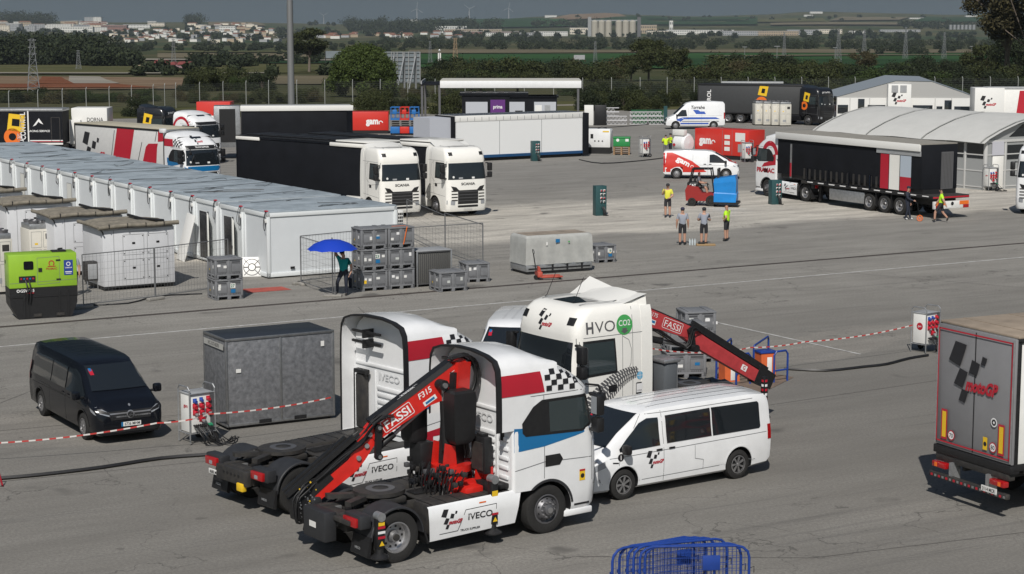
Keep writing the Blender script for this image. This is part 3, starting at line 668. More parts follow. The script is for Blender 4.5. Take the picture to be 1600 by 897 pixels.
def side_frame(p0, p1, w, flip):
    """frame on the side face of a beam; u runs p0->p1"""
    p0, p1 = Vector(p0), Vector(p1); d = (p1-p0).normalized(); s = Z_.cross(d).normalized(); u = d.cross(s).normalized()
    if flip: return (p0 - s*(w/2), d, u, -s)
    return (p1 + s*(w/2), -d, u, s)

def crane_a(root):
    c = MB(); cx = 2.12
    c.box(cx-0.22, cx+0.22, -0.85, 0.85, 0.92, 1.16, RED, 0.03); c.cyl((cx, 0, 1.1), (cx, 0, 1.32), 0.34, RED, r1=0.36, n=28)
    for i in range(36):
        a = 2*pi*i/36; c.cyl((cx+cos(a)*0.37, sin(a)*0.37, 1.31), (cx+cos(a)*0.37, sin(a)*0.37, 1.36), 0.02, BLACK, n=5)
    c.cyl((cx, 0, 1.36), (cx, 0, 1.5), 0.42, RED, n=28)
    for y in (-.24, .18): c.prism([(cx-0.34, 1.5), (cx-.02, 1.5), (cx-0.06, 1.9), (cx-0.28, 1.98)], y, y+.06, RED)
    for s in (-1, 1): c.prism([(cx-0.4, 0.95), (cx+0.35, 0.95), (cx+0.2, 1.25), (cx-0.2, 1.25)], s*0.5, s*0.56, RED)
    c.box(cx-0.36, cx-0.1, -0.95, -0.6, 0.9, 1.02, RED, 0.02); c.box(cx-0.37, cx-0.355, -0.85, -0.7, 0.93, 1.0, PLATE); c.box(cx-.1, cx+.1, -0.95, -0.8, 0.9, 0.96, YEL)
    cr = c.build('crane', root)
    col = MB(); beam(col, (cx, 0, 1.45), (cx+0.10, 0.02, 3.42), 0.34, 0.42, 0.36, BLACK); beam(col, (cx+0.14, 0.02, 2.75), (cx+0.20, 0.03, 3.62), 0.40, 0.34, 0.36, RED); col.build('column', cr)
    tk = MB(); tk.loft([[(cx-0.02+a, -0.32+b, z) for a, b in ((-.24*k, -.2*k), (.26*k, -.2*k), (.26*k, .16*k), (-.24*k, .16*k))] for z, k in ((1.98, 0.7), (2.1, 1.0), (2.9, 1.12), (3.05, 1.05), (3.1, .8))], BLACK)
    tk.build('oil_tank', cr)
    tk = MB(); tk.box(cx-0.75, cx-0.3, 0.35, 0.85, 1.9, 2.8, BLACK, 0.12); tk.box(cx-0.6, cx-0.25, 0.25, 0.7, 1.3, 1.95, BLACK, 0.05); tk.build('seat_box', cr)
    rm = MB(); ram(rm, (cx-0.16, -0.06, 1.8), (cx-0.20, -0.02, 3.25), 0.10, 0.72); rm.cyl((cx-0.3, -0.22, 3.2), (cx-0.3, 0.25, 3.2), 0.11, BLACK); rm.cyl((cx-0.3, -0.26, 3.2), (cx-0.3, -0.22, 3.2), 0.055, RIM); rm.build('lift_cylinder', cr)
    # main boom
    A = Vector((cx+0.28, 0.02, 3.48)); B = Vector((0.50, 0.40, 2.32)); w = 0.30
    d, s, u = beam(b := MB(), B, A, w, 0.34, 0.50, RED); b.box(0, 0, 0, 0, 0, 0, RED)
    b = MB(); dd = (A-B).normalized(); s = Z_.cross(dd).normalized(); u = dd.cross(s).normalized()
    def P(t, y, h): return B + (A-B)*t + s*y + u*h
    sec = [(-0.06, -0.10, 0.14), (0.0, -0.17, 0.18), (0.55, -0.22, 0.20), (0.75, -0.34, 0.21), (0.92, -0.30, 0.22), (1.05, -0.05, 0.16)]
    b.loft([[P(t, -w/2, lo), P(t, -w/2, hi), P(t, w/2, hi), P(t, w/2, lo)] for t, lo, hi in sec], RED)
    b.loft([[P(t, -w/2-0.01, hi-0.01), P(t, -w/2+0.02, hi+0.09), P(t, w/2-0.02, hi+0.09), P(t, w/2+0.01, hi-0.01)] for t, lo, hi in sec[1:5]], BLACK)
    fr = side_frame(B, A, w+0.004, True); L = (A-B).length
    b.shp(tf(text('FASSI', 0.17, 0.02, width=0.62), 1, dx=L*0.23, dy=-0.085), fr, WINK, eps=0.006); b.shp(outline(rrect(L*0.23-0.37, -0.13, L*0.23+0.37, 0.13, .03)[0], 0.014), fr, WINK, eps=0.006)
    b.shp(tf(text('F315', 0.12, 0.015, sh=0.2), 1, dx=L*0.56, dy=0.02), fr, WINK, eps=0.006); b.shp(rect(L*0.50, -0.17, L*0.64, -0.07), fr, PLATE, eps=0.006); b.shp(rect(L*0.52, -0.15, L*0.62, -0.10), fr, BLUE, eps=0.008)
    b.shp(tf(text('FASSI', 0.07, 0.01, width=0.26), 1, dx=L*0.93, dy=0.0), fr, WINK, eps=0.006); b.shp(outline(rect(L*0.93-0.16, -0.03, L*0.93+0.16, 0.1), 0.01)[0:2] if 0 else outline([(L*0.93-0.16, -0.03), (L*0.93+0.16, -0.03), (L*0.93+0.16, 0.1), (L*0.93-0.16, 0.1)], 0.01), fr, WINK, eps=0.006)
    ft = (B + u*0.0, dd, -s, u); 
    b.shp(line([(L*0.32, 0.1), (L*0.52, 0.1)], 0.012), ft, WINK, off=0.29); b.shp(line([(L*0.36, 0.03), (L*0.56, 0.03)], 0.012), ft, WINK, off=0.29); b.shp(tf(text('FASSI', 0.06, 0.01, width=.3), 1, dx=L*0.44, dy=0.04), ft, WINK, off=0.29)
    for t, h in ((0.78, -0.05), (0.70, -0.2), (0.9, -0.1)): q = P(t, -w/2, h); b.cyl(q, q - s*0.03, 0.045, STEEL, n=12)
    b.build('main_boom', cr)
    h = MB(); hoses(h, [A+Vector((-.35, -.12, .22)), A+Vector((0.0, -.14, .26)), A+Vector((0.24, -.14, .05)), A+Vector((.28, -.1, -.35)), A+Vector((.08, -.1, -.75)), (cx+.2, -.15, 2.3), (cx+.3, -.2, 1.6)], 9, (.05, .1, .04), 0.02, 3)
    hoses(h, [B+Vector((.35, -.15, .35)), B+Vector((0.0, -.2, .3)), B+Vector((-.2, -.1, .05)), B+Vector((-.35, 0, -.2)), B+Vector((-.75, .15, -.5)), B+Vector((-1.2, .3, -.9))], 10, (.05, .1, .05), 0.018, 4)
    rnd = random.Random(9)
    for k in range(16): q = Vector((cx-.75+rnd.uniform(0, .5), -0.75+rnd.uniform(0, 1.3), 1.55)); hoses(h, [q, q+Vector((-.1, -.03, -.3)), q+Vector((0, 0, -.62)), q+Vector((.15, .05, -.3)), q+Vector((.35, .05, -.15))], 1, (.03, .03, .03), 0.014, k, BLACK)
    h.build('hydraulic_hose', cr)
    v = MB()
    for k in range(30): x = cx-0.8+rnd.uniform(0, .55); y = rnd.uniform(-.85, .6); z = rnd.uniform(1.0, 1.5); v.box(x, x+.1, y, y+.1, z, z+.1, rnd.choice([BLACK, CHAS, RIMD, BLACK, BLACK, CHAS]), 0.015)
    for y in (-0.5, 0.1): v.prism([(cx+.28, 1.0), (cx+.62, 1.0), (cx+.55, 1.5), (cx+.3, 1.55)], y, y+0.06, RED)
    v.box(cx+0.25, cx+0.6, -0.95, -0.35, 1.0, 1.2, BLACK, 0.03); v.box(cx+.45, cx+.5, -.8, -.3, 1.2, 1.5, RED); v.box(cx+0.3, cx+0.72, -1.1, -0.5, 1.08, 1.18, BLACK, .02)
    v.build('valve_block', cr)
    cl = MB(); cl.box(2.42, 2.62, -0.78, -0.28, 1.35, 2.12, BLACK, 0.03); cl.box(2.40, 2.425, -0.72, -0.34, 1.42, 2.0, CHAS); cl.box(2.44, 2.6, -0.66, -0.46, 2.1, 2.18, BLACK); cl.build('oil_cooler', cr)
    # outer boom with extensions, folded down towards the rear
    T = Vector((-1.02, 0.86, 0.95)); J = B + Vector((-0.06, 0.02, -0.30))
    o = MB(); dd = (J-T).normalized(); s = Z_.cross(dd).normalized(); u = dd.cross(s).normalized()
    def Q(t, y, h): return T + (J-T)*t + s*y + u*h
    o.loft([[Q(t, -0.12, lo), Q(t, -0.12, hi), Q(t, 0.12, hi), Q(t, 0.12, lo)] for t, lo, hi in ((0.03, -0.16, -0.02), (0.1, -0.2, 0.06), (0.7, -0.2, 0.10), (0.85, -0.12, 0.26), (1.05, 0.02, 0.34), (1.14, .1, .26))], RED)
    for t, h in ((0.95, 0.1), (0.8, 0.0), (1.05, 0.25)): q = Q(t, -0.12, h); o.cyl(q, q - s*0.05, 0.05, STEEL, n=12)
    ob_ = o.build('outer_boom', cr)
    e = MB()
    for k, (a, hh) in enumerate(((-.08, 0.20), (0.09, 0.24), (-0.07, 0.36), (.08, .40))): beam(e, Q(-0.06, a, hh-0.05), Q(1.04-0.07*k, a, hh+0.04), 0.115, 0.10, 0.10, BLACK)
    beam(e, Q(-0.05, -0.0, 0.06), Q(0.45, 0, 0.08), 0.26, 0.30, 0.2, BLACK)
    for k in range(9):
        q = Q(rnd.uniform(-.02, .3), -0.14, rnd.uniform(-.18, .3)); e.cyl(q, q-s*.03, .018, rnd.choice([STEEL, YEL]), n=8)
    e.build('extension_boom', ob_)
    tp = MB(); q = Q(0.0, -0.02, -0.02); tp.prism([(q.x-0.12, q.z-0.32), (q.x+0.3, q.z-0.28), (q.x+0.32, q.z+0.2), (q.x+.1, q.z+0.42), (q.x-0.2, q.z+0.1)], q.y-0.17, q.y+0.17, BLACK)
    for k in range(26): a = Vector((q.x+rnd.uniform(-.12, .3), q.y-0.18, q.z+rnd.uniform(-.25, .3))); tp.cyl(a, a-Vector((0, .02, 0)), .016, rnd.choice([STEEL, YEL, STEEL]), n=7)
    hoses(tp, [q+Vector((.3, -.12, .5)), q+Vector((.05, -.18, .35)), q+Vector((-.15, -.18, .1)), q+Vector((-.1, -.18, -.3)), q+Vector((.15, -.15, -.3))], 8, (.06, .05, .05), .016, 12)
    tp.build('boom_head', ob_)
    li = MB(); ram(li, B+Vector((.05, -.05, -.36)), B+Vector((1.1, -.16, .35)), 0.07, .35)
    beam(li, B+Vector((-.02, -.2, .1)), B+Vector((-.05, -.2, -.52)), .06, .14, .14, BLACK)
    for z in (.1, -.5): li.cyl(B+Vector((-.03, -.26, z)), B+Vector((-.03, -.16, z)), .075, BLACK); li.cyl(B+Vector((-.03, -.27, z)), B+Vector((-.03, -.26, z)), .04, STEEL)
    li.build('linkage', cr)
    for x, y, zt in ((2.35, -1.16, 1.35), (-0.48, -1.33, 1.05)):
        o = MB(); o.box(x-.08, x+.08, y-.08, y+.08, 0.42, zt, BLACK, .02)
        o.cyl((x, y-.1, zt), (x, y+.1, zt), .09, STEEL)
        for k in range(3): o.box(x-.082+0.0, x+.082, y-.085, y-.08, .62+k*.1, .67+k*.1, WINK if k % 2 else REDM)
        o.box(x-.07, x+.07, y-.085, y-.08, .88, 1.12 if zt > 1.2 else 0.95, YEL); o.shp(poly([(x-.06, .48), (x+.06, .48), (x, .58)]), FR((0, y-.085, 0), X_, Z_), YEL, eps=.004)
        o.lathe([(.19, 0), (.19, .03), (.08, .1), (.07, .2), (0, .2)], BLACK, (x, y, .22), Z_, 18); o.build('outrigger', root)

def crane_b(root):
    cx = 2.35; c = MB(); c.box(cx-.2, cx+.2, -.8, .8, .9, 1.15, REDF, .03); c.cyl((cx, 0, 1.1), (cx, 0, 1.4), .34, REDF, n=24); beam(c, (cx, 0, 1.3), (cx+.1, 0, 3.3), .36, .4, .4, REDF)
    c.box(cx+.1, cx+.35, .3, .9, 1.0, 1.3, BLACK, .03); c.cyl((cx-.2, .6, 1.25), (cx-.2, 1.0, 1.25), .1, RED)
    cr = c.build('crane', root)
    A = Vector((2.62, .05, 3.42)); B = Vector((0.62, .12, 2.62)); T = Vector((-1.85, .25, 1.2)); w = .28
    b = MB(); d = (B-A).normalized(); s = Z_.cross(d).normalized(); u = d.cross(s).normalized()
    def P(t, y, h): return A + (B-A)*t + s*y + u*h
    b.loft([[P(t, -w/2, lo), P(t, -w/2, hi), P(t, w/2, hi), P(t, w/2, lo)] for t, lo, hi in ((-.06, -.1, .12), (.03, -.3, .2), (.2, -.34, .22), (.5, -.22, .2), (.9, -.17, .17), (1.03, -.14, .14))], REDF)
    b.loft([[P(t, -w/2-.01, hi), P(t, -w/2+.03, hi+.03), P(t, w/2-.03, hi+.03), P(t, w/2+.01, hi)] for t, hi in ((.0, .2), (.5, .195), (.95, .165))], BLACK)
    # left side (seen from +y) : u runs from A to B for a viewer at +y
    n = s if s.y > 0 else -s; fr = (A + n*(w/2+.002), d, u, n); L = (B-A).length
    b.shp(tf(text('FASSI', .17, .0, width=.55), 1, dx=L*.72, dy=-.09), fr, WINK, eps=.005); b.shp(outline(rrect(L*.72-.33, -.13, L*.72+.33, .13, .04)[0], .012), fr, WINK, eps=.005)
    b.shp(tf(text('F175', .10, .0), 1, dx=L*.40, dy=.04), fr, WINK, eps=.005); b.shp(rect(L*.34, -.16, L*.46, -.04), fr, PLATE, eps=.005); b.shp(rect(L*.35, -.12, L*.45, -.06), fr, BLUE, eps=.007); b.shp(ring(L*.13, -.05, .05, .075), fr, WINK, eps=.005)
    b.build('main_boom', cr)
    o = MB(); d2 = (T-B).normalized(); s2 = Z_.cross(d2).normalized(); u2 = d2.cross(s2).normalized()
    def Q(t, y, h): return B + (T-B)*t + s2*y + u2*h
    o.loft([[Q(t, -.13, lo), Q(t, -.13, hi), Q(t, .13, hi), Q(t, .13, lo)] for t, lo, hi in ((-.12, -.14, .12), (0, -.2, .14), (.2, -.24, .12), (.95, -.22, .1), (1.0, -.2, .08))], REDF)
    n2 = s2 if s2.y > 0 else -s2; f2 = (B + n2*.134, d2, u2, n2); L2 = (T-B).length
    b2 = rect(L2*.72, -.13, L2*.79, 0.02); o.shp(b2, f2, WINK, eps=.004); o.shp(tf(text('G', .1, .02), 1, dx=L2*.755, dy=-.1), f2, REDM, eps=.007)
    oo = o.build('outer_boom', cr)
    e = MB()
    for a, hh in ((-.07, .2), (.07, .2), (0, .3)): beam(e, Q(.02, a, hh), Q(1.05, a, hh-.03), .1, .09, .09, BLACK)
    beam(e, Q(.93, 0, 0), Q(1.14, 0, .02), .3, .5, .42, BLACK); e.build('extension_boom', oo)
    hk = MB(); q = Q(1.1, 0, -.2); hoses(hk, [q, q+Vector((.02, 0, -.3)), q+Vector((.0, 0, -.6))], 4, (.05, .05, 0), .015, 3); hk.cyl(q+Vector((0, 0, -.35)), q+Vector((0, 0, -.75)), .045, RED, n=8); hk.box(q.x-.06, q.x+.06, q.y-.06, q.y+.06, q.z-.5, q.z-.35, BLACK, .02); hk.build('hook', oo)
    r = MB(); ram(r, A+Vector((-.2, .05, -.72)), B+Vector((-.10, .05, -.40)), .09, .5); beam(r, B+Vector((0, .16, .1)), B+Vector((-.1, .16, -.42)), .08, .2, .16, BLACK); r.cyl(B+Vector((-.12, -.2, -.42)), B+Vector((-.12, .3, -.42)), .1, BLACK); r.cyl(B+Vector((-.0, .18, .05)), B+Vector((-.0, .24, .05)), .1, BLACK)
    hoses(r, [A+Vector((-.3, .16, -.5)), A+Vector((-.9, .2, -.62)), B+Vector((.2, .2, -.35)), B+Vector((0, .22, .1)), B+Vector((-.3, .2, .05))], 6, (.03, .04, .06), .016, 8); r.build('linkage', cr)
    tk = MB(); tk.box(1.75, 2.2, .55, 1.15, 1.05, 2.15, mat('grey tank', (.10, .11, .12), .5), .08); tk.box(1.7, 2.25, .5, 1.2, 2.1, 2.2, STEEL, .03); tk.box(1.72, 1.76, .6, 1.1, 1.1, 2.1, STEEL, .01); tk.build('water_tank', root)
    bx = MB(); bx.box(1.35, 2.1, .7, 1.2, .75, 1.0, BLACK, .03); bx.cyl((1.9, .75, 1.08), (1.9, 1.2, 1.08), .09, RED); bx.box(1.45, 1.75, 1.195, 1.21, .88, 1.0, YEL); bx.build('battery_box', root)
    for x, y, z in ((-1.2, 1.15, 1.05),):
        o = MB(); o.box(x-.07, x+.07, y-.07, y+.07, .5, z+.35, BLACK, .02)
        for k in range(5): o.cyl((x, y, .78+k*.12), (x, y, .84+k*.12), .085, WINK if k % 2 else REDM, n=12)
        o.lathe([(.17, 0), (.17, .04), (.08, .12), (.07, .25), (0, .25)], BLACK, (x, y, .3), Z_, 16); o.box(x, x+.7, y-.2, y-.1, .8, .9, CHAS, .02); o.build('outrigger', root)
    tp = MB(); rnd = random.Random(2); nx, ny = 16, 10; V = []; F = []
    for i in range(nx+1):
        for j in range(ny+1):
            V.append((-1.0+2.5*i/nx, -.8+1.6*j/ny, 1.02+.16*sin(i*.9+j*.5)*.5+rnd.uniform(0, .07)-(.25 if j in (0, ny) else 0)))
    for i in range(nx):
        for j in range(ny): F.append((i*(ny+1)+j, (i+1)*(ny+1)+j, (i+1)*(ny+1)+j+1, i*(ny+1)+j+1))
    tp.add(V, F, mat('dark tarpaulin', (.04, .042, .045), .45, var=.4)); tp.build('tarpaulin', root, smooth=60, fix=False)

# ------------------------------------------------------------------ semi trailers
def trailer(name, label, loc, rz, L, H, body, roof, zb=1.15, group=None, axles=(1.9, 3.2, 4.5), legs=True, hw=1.27, cat='trailer', rear=None, frame=None, wheels=True, deco=None):
    """origin below the rear; x forward to L"""
    root = thing(name, label, cat, loc, rz, group)
    b = MB(); b.box(0.02, L-.02, -hw+.03, hw-.03, zb, H-.06, body, .01); b.build('body', root)
    r = MB(); r.box(0, L, -hw, hw, H-.06, H, roof, .02)
    for k in range(int(L/1.3)): r.box(k*1.3+.6, k*1.3+.63, -hw+.05, hw-.05, H-.002, H+.012, roof)
    r.build('roof', root)
    f = MB(); fm = frame or STEEL
    for s in (-1, 1):
        f.box(0, L, s*(hw+.004), s*(hw-.06), H-.16, H-.055, fm, .008); f.box(0, L, s*(hw+.006), s*(hw-.06), zb-.12, zb+.03, fm, .008)
        for x in (0, L-.09): f.box(x, x+.09, s*(hw+.004), s*(hw-.08), zb, H-.1, fm, .008)
    f.build('frame', root)
    c = MB()
    for s in (-1, 1): c.box(.1, L-.6, s*.5, s*.42, .72, 1.06, CHAS)
    for k in range(int(L/1.2)): c.box(.3+k*1.2, .36+k*1.2, -hw+.05, hw-.05, 1.0, zb-.02, CHAS)
    if legs:
        for s in (-1, 1): c.box(L-3.3, L-3.15, s*.8, s*.66, .1, 1.0, STEEL); c.box(L-3.4, L-3.05, s*.9, s*.6, .02, .1, STEEL)
    c.box(5.6, L-4.2, -hw+.08, -hw+.1, .45, 1.0, STEEL); c.box(5.6, L-4.2, hw-.08, hw-.1, .45, 1.0, STEEL)
    c.build('chassis', root)
    if wheels:
        for x in axles:
            for s in (-1, 1):
                wheel(root, x, s*(hw-.07), .5, .38, s, 'dish')
                m = MB(); m.box(x-.5, x+.5, s*(hw-.05), s*(hw-.45), 1.03, 1.06, BLACK); m.build('mudguard', root)
    return root
# ------------------------------------------------------------------ yard equipment
CRG = mat('grey crate plastic', (.17, .175, .185), .5, var=.12, scale=5); CRD = mat('dark crate plastic', (.07, .072, .078), .55)
def crate(label, loc, rz, z=0, group='grey plastic pallet boxes', num=None, seed=0, strap=False, W=1.2, D=1.0, Hh=.78):
    root = thing('pallet_box', label, 'crate', (loc[0], loc[1], z), rz, group); rnd = random.Random(seed)
    b = MB(); b.box(.03, W-.03, .03, D-.03, .14, Hh-.07, CRG, .02)
    for x in (0, W-.09):
        for y in (0, D-.09): b.box(x, x+.09, y, y+.09, .03, Hh-.06, CRG, .012)
    b.box(W/2-.05, W/2+.05, .01, D-.01, .1, Hh-.06, CRG, .01); b.box(.01, W-.01, D/2-.05, D/2+.05, .1, Hh-.06, CRG, .01)
    b.box(0, W, 0, D, .12, .17, CRG, .01)
    for k in range(2):
        x = .12+k*W/2; fr = FR((0, .03, 0), X_, Z_); b.shp(rect(x, Hh-.16, x+W/2-.22, Hh-.11), fr, CRD, eps=.012)
        for q in range(5): b.shp(tf(rect(0, 0, .03, .035), 1, dx=x+.03+q*.065, dy=.20), fr, CRD, eps=.012)
        y = .12+k*D/2; fl = FR((.03, 0, 0), -Y_, Z_); b.shp(rect(-(y+D/2-.2), Hh-.16, -y, Hh-.11), fl, CRD, eps=.012)
        b.shp(outline([(x-.01, .26), (x+W/2-.2, .26), (x+W/2-.2, Hh-.2), (x-.01, Hh-.2)], .012), fr, CRD, eps=.006)
    b.build('box', root)
    l = MB(); l.box(-.01, W+.01, -.01, D+.01, Hh-.06, Hh, CRG, .015)
    for x in (.1, W-.25): l.box(x, x+.15, .02, D-.02, Hh-.005, Hh+.025, CRG, .01)
    l.build('lid', root)
    f = MB()
    for x in (.0, W/2-.07, W-.14):
        f.box(x, x+.14, .0, D, 0, .05, CRG, .01)
        for y in (0, D/2-.07, D-.14): f.box(x, x+.14, y, y+.14, .03, .14, CRG, .01)
    f.build('foot', root)
    s = MB(); fr = FR((0, .03, 0), X_, Z_)
    for k in range(rnd.randint(2, 4)):
        x = rnd.choice([.18, .4, .72, .95]) + rnd.uniform(-.03, .03); z_ = rnd.uniform(.34, .56); w, h = rnd.choice([(.12, .1), (.1, .14), (.15, .09)])
        s.shp(rect(x-w/2, z_-h/2, x+w/2, z_+h/2), fr, rnd.choice([PLATE, PLATE, WINK, mat('paper label', (.5, .52, .5), .6), BLUE if rnd.random() < .4 else PLATE, YEL if rnd.random() < .5 else PLATE]), eps=.009+k*.001)
    s.shp(rect(-.35, .4, -.24, .52), FR((.03, 0, 0), -Y_, Z_), PLATE, eps=.009); s.shp(rect(-.75, .3, -.68, .36), FR((.03, 0, 0), -Y_, Z_), YEL, eps=.009)
    if num:
        s.shp(rect(.58, .44, .80, .62), fr, PLATE, eps=.014); s.shp(tf(text(num, .11, .03), 1, dx=.69, dy=.475), fr, mat('dark green print', (.02, .14, .08), .5), eps=.017)
        s.shp(rect(.62, .26, .80, .40), fr, BLUE, eps=.014)
    s.build('sticker', root)
    if strap:
        t = MB(); t.shp(poly([(.62, .12), (.66, .12), (.82, Hh+.01), (.78, Hh+.01)]), FR((0, -.01, 0), X_, Z_), ORNG, eps=.01); t.box(.2, .8, .1, .14, Hh+.03, Hh+.04, ORNG); t.build('strap', root)
    return root
def distro(name, label, loc, rz, group=None, cables=True, brand='GeeTrig', redround=False, H=1.35):
    root = thing(name, label, 'power cabinet', loc, rz, group); W, D = .72, .62
    b = MB(); b.box(.05, W-.05, .05, D-.05, .30, H-.08, PLATE, .01); b.box(.03, W-.03, .03, D-.03, H-.09, H-.05, GREY, .01)
    fl = FR((.05, 0, 0), -Y_, Z_)
    if redround: b.shp(disc(-D/2, .85, .12), fl, REDM); b.shp(tf(text('gam', .06, .01), 1, dx=-D/2, dy=.83), fl, WINK, eps=.008)
    else: b.shp(tf(text('gam', .09, .03), 1, dx=-D/2, dy=.92), fl, REDM)
    b.build('cabinet', root)
    f = MB()
    for x in (0, W):
        f.tube([(x, .02, .03), (x, .02, H-.08), (x, .02, H+.04), (x, .1, H+.12), (x, D-.1, H+.12), (x, D-.02, H+.04), (x, D-.02, H-.08), (x, D-.02, .03)], .02, STEEL)
        f.tube([(x, .02, .28), (x, D-.02, .28)], .018, STEEL)
    for y in (.02, D-.02):
        for z in (.28, H-.06): f.tube([(0, y, z), (W, y, z)], .018, STEEL)
    f.box(W-.13, W-.02, .02, .06, .32, H-.1, RIMD); f.build('frame', root)
    for x, y in ((W-.1, -.04), (W-.1, D+.04)):
        w = MB(); w.lathe([(.06, -.035), (.14, -.035), (.15, 0), (.14, .035), (.06, .035)], TYRE, (x, y, .15), Y_, 18); w.lathe([(.07, .02), (0, .03)], RIM, (x, y, .15), -Y_, 14); w.build('wheel', root)
    fr = FR((0, .05, 0), X_, Z_); cb = mat('blue socket', (.02, .06, .3), .4)
    for k, (x, z, m, r) in enumerate([(.16, 1.12, cb, .045), (.34, 1.14, cb, .04), (.54, 1.15, REDM, .045), (.16, .98, REDM, .055), (.35, .98, REDM, .055), (.54, .98, REDM, .055), (.17, .82, REDM, .06), (.36, .82, REDM, .055), (.55, .82, REDM, .06), (.36, .65, REDM, .07)]):
        s = MB(); y = .05; s.box(x-r*1.2, x+r*1.2, y-.02, y, z-r*1.2, z+r*1.2, m, .008); s.cyl((x, y, z), (x, y-.09, z-.03), r, m, n=14); s.cyl((x, y-.09, z-.03), (x, y-.095, z-.03), r*.75, GREY if k > 5 else m, n=12); s.build('socket', root)
    if cables:
        c = MB(); rnd = random.Random(4)
        for k in range(9):
            x = .1+k*.06; c.cyl((x, .0, .5), (x, -.1, .46), .025, rnd.choice([BLACK, BLACK, mat('green socket', (.02, .2, .1), .5)]), n=8)
            hoses(c, [(x, -.1, .46), (x+.05, -.3, .25), (x+.1+rnd.uniform(0, .3), -.35, .04), (x+.5, -.2-rnd.uniform(0, .5), .02), (x+.8+rnd.uniform(-.2, .3), .1, .02)], 1, (0, 0, 0), .013, k)
        c.build('cable', root)
    return root
def pedestal(label, loc, rz, H=1.62):
    gm = mat('dark green cabinet paint', (.018, .065, .07), .45, var=.1)
    root = thing('power_pedestal', label, 'power cabinet', loc, rz, 'green power pedestals in the yard'); b = MB(); b.box(0, .62, 0, .5, 0, H, gm, .015); b.build('cabinet', root)
    for i in range(2):
        for j in range(4):
            s = MB(); x, z = .30+i*.17, H-.25-j*.2; s.box(x-.055, x+.055, -.05, .0, z-.06, z+.06, PLATE if (i+j) % 3 else GREY, .01); s.cyl((x, -.05, z), (x, -.09, z-.02), .04, BLACK if j % 2 else REDM, n=10); s.build('socket', root)
    c = MB(); hoses(c, [(.4, -.05, .5), (.42, -.15, .3), (.45, -.2, .05), (.6, -.1, .03)], 6, (.1, .03, .02), .02, 2); c.build('cable', root); return root
def fence_panel(label, a, b, H=2.0, group='temporary mesh fence panels'):
    a, b = Vector((a[0], a[1], 0)), Vector((b[0], b[1], 0)); L = (b-a).length
    root = thing('fence_panel', label, 'fence', a, atan2(b.y-a.y, b.x-a.x), group); m = mat('dull galvanised tube', (.2, .205, .21), .5, .5)
    f = MB()
    for x in (.02, L-.02): f.tube([(x, 0, .05), (x, 0, H)], .022, m)
    for z in (.15, H): f.tube([(.02, 0, z), (L-.02, 0, z)], .02, m)
    f.build('frame', root); w = MB(); n = int(L/.15)
    for i in range(1, n): w.box(i*L/n-.0025, i*L/n+.0025, -.0025, .0025, .15, H, m)
    for k in range(1, 8): w.box(.02, L-.02, -.0025, .0025, .15+k*.25, .155+k*.25, m)
    w.build('mesh', root, smooth=0)
    q = MB(); q.box(-.38, .38, -.12, .12, 0, .12, mat('concrete foot', (.25, .24, .22), .9, var=.2), .03); q.build('foot', root); return root

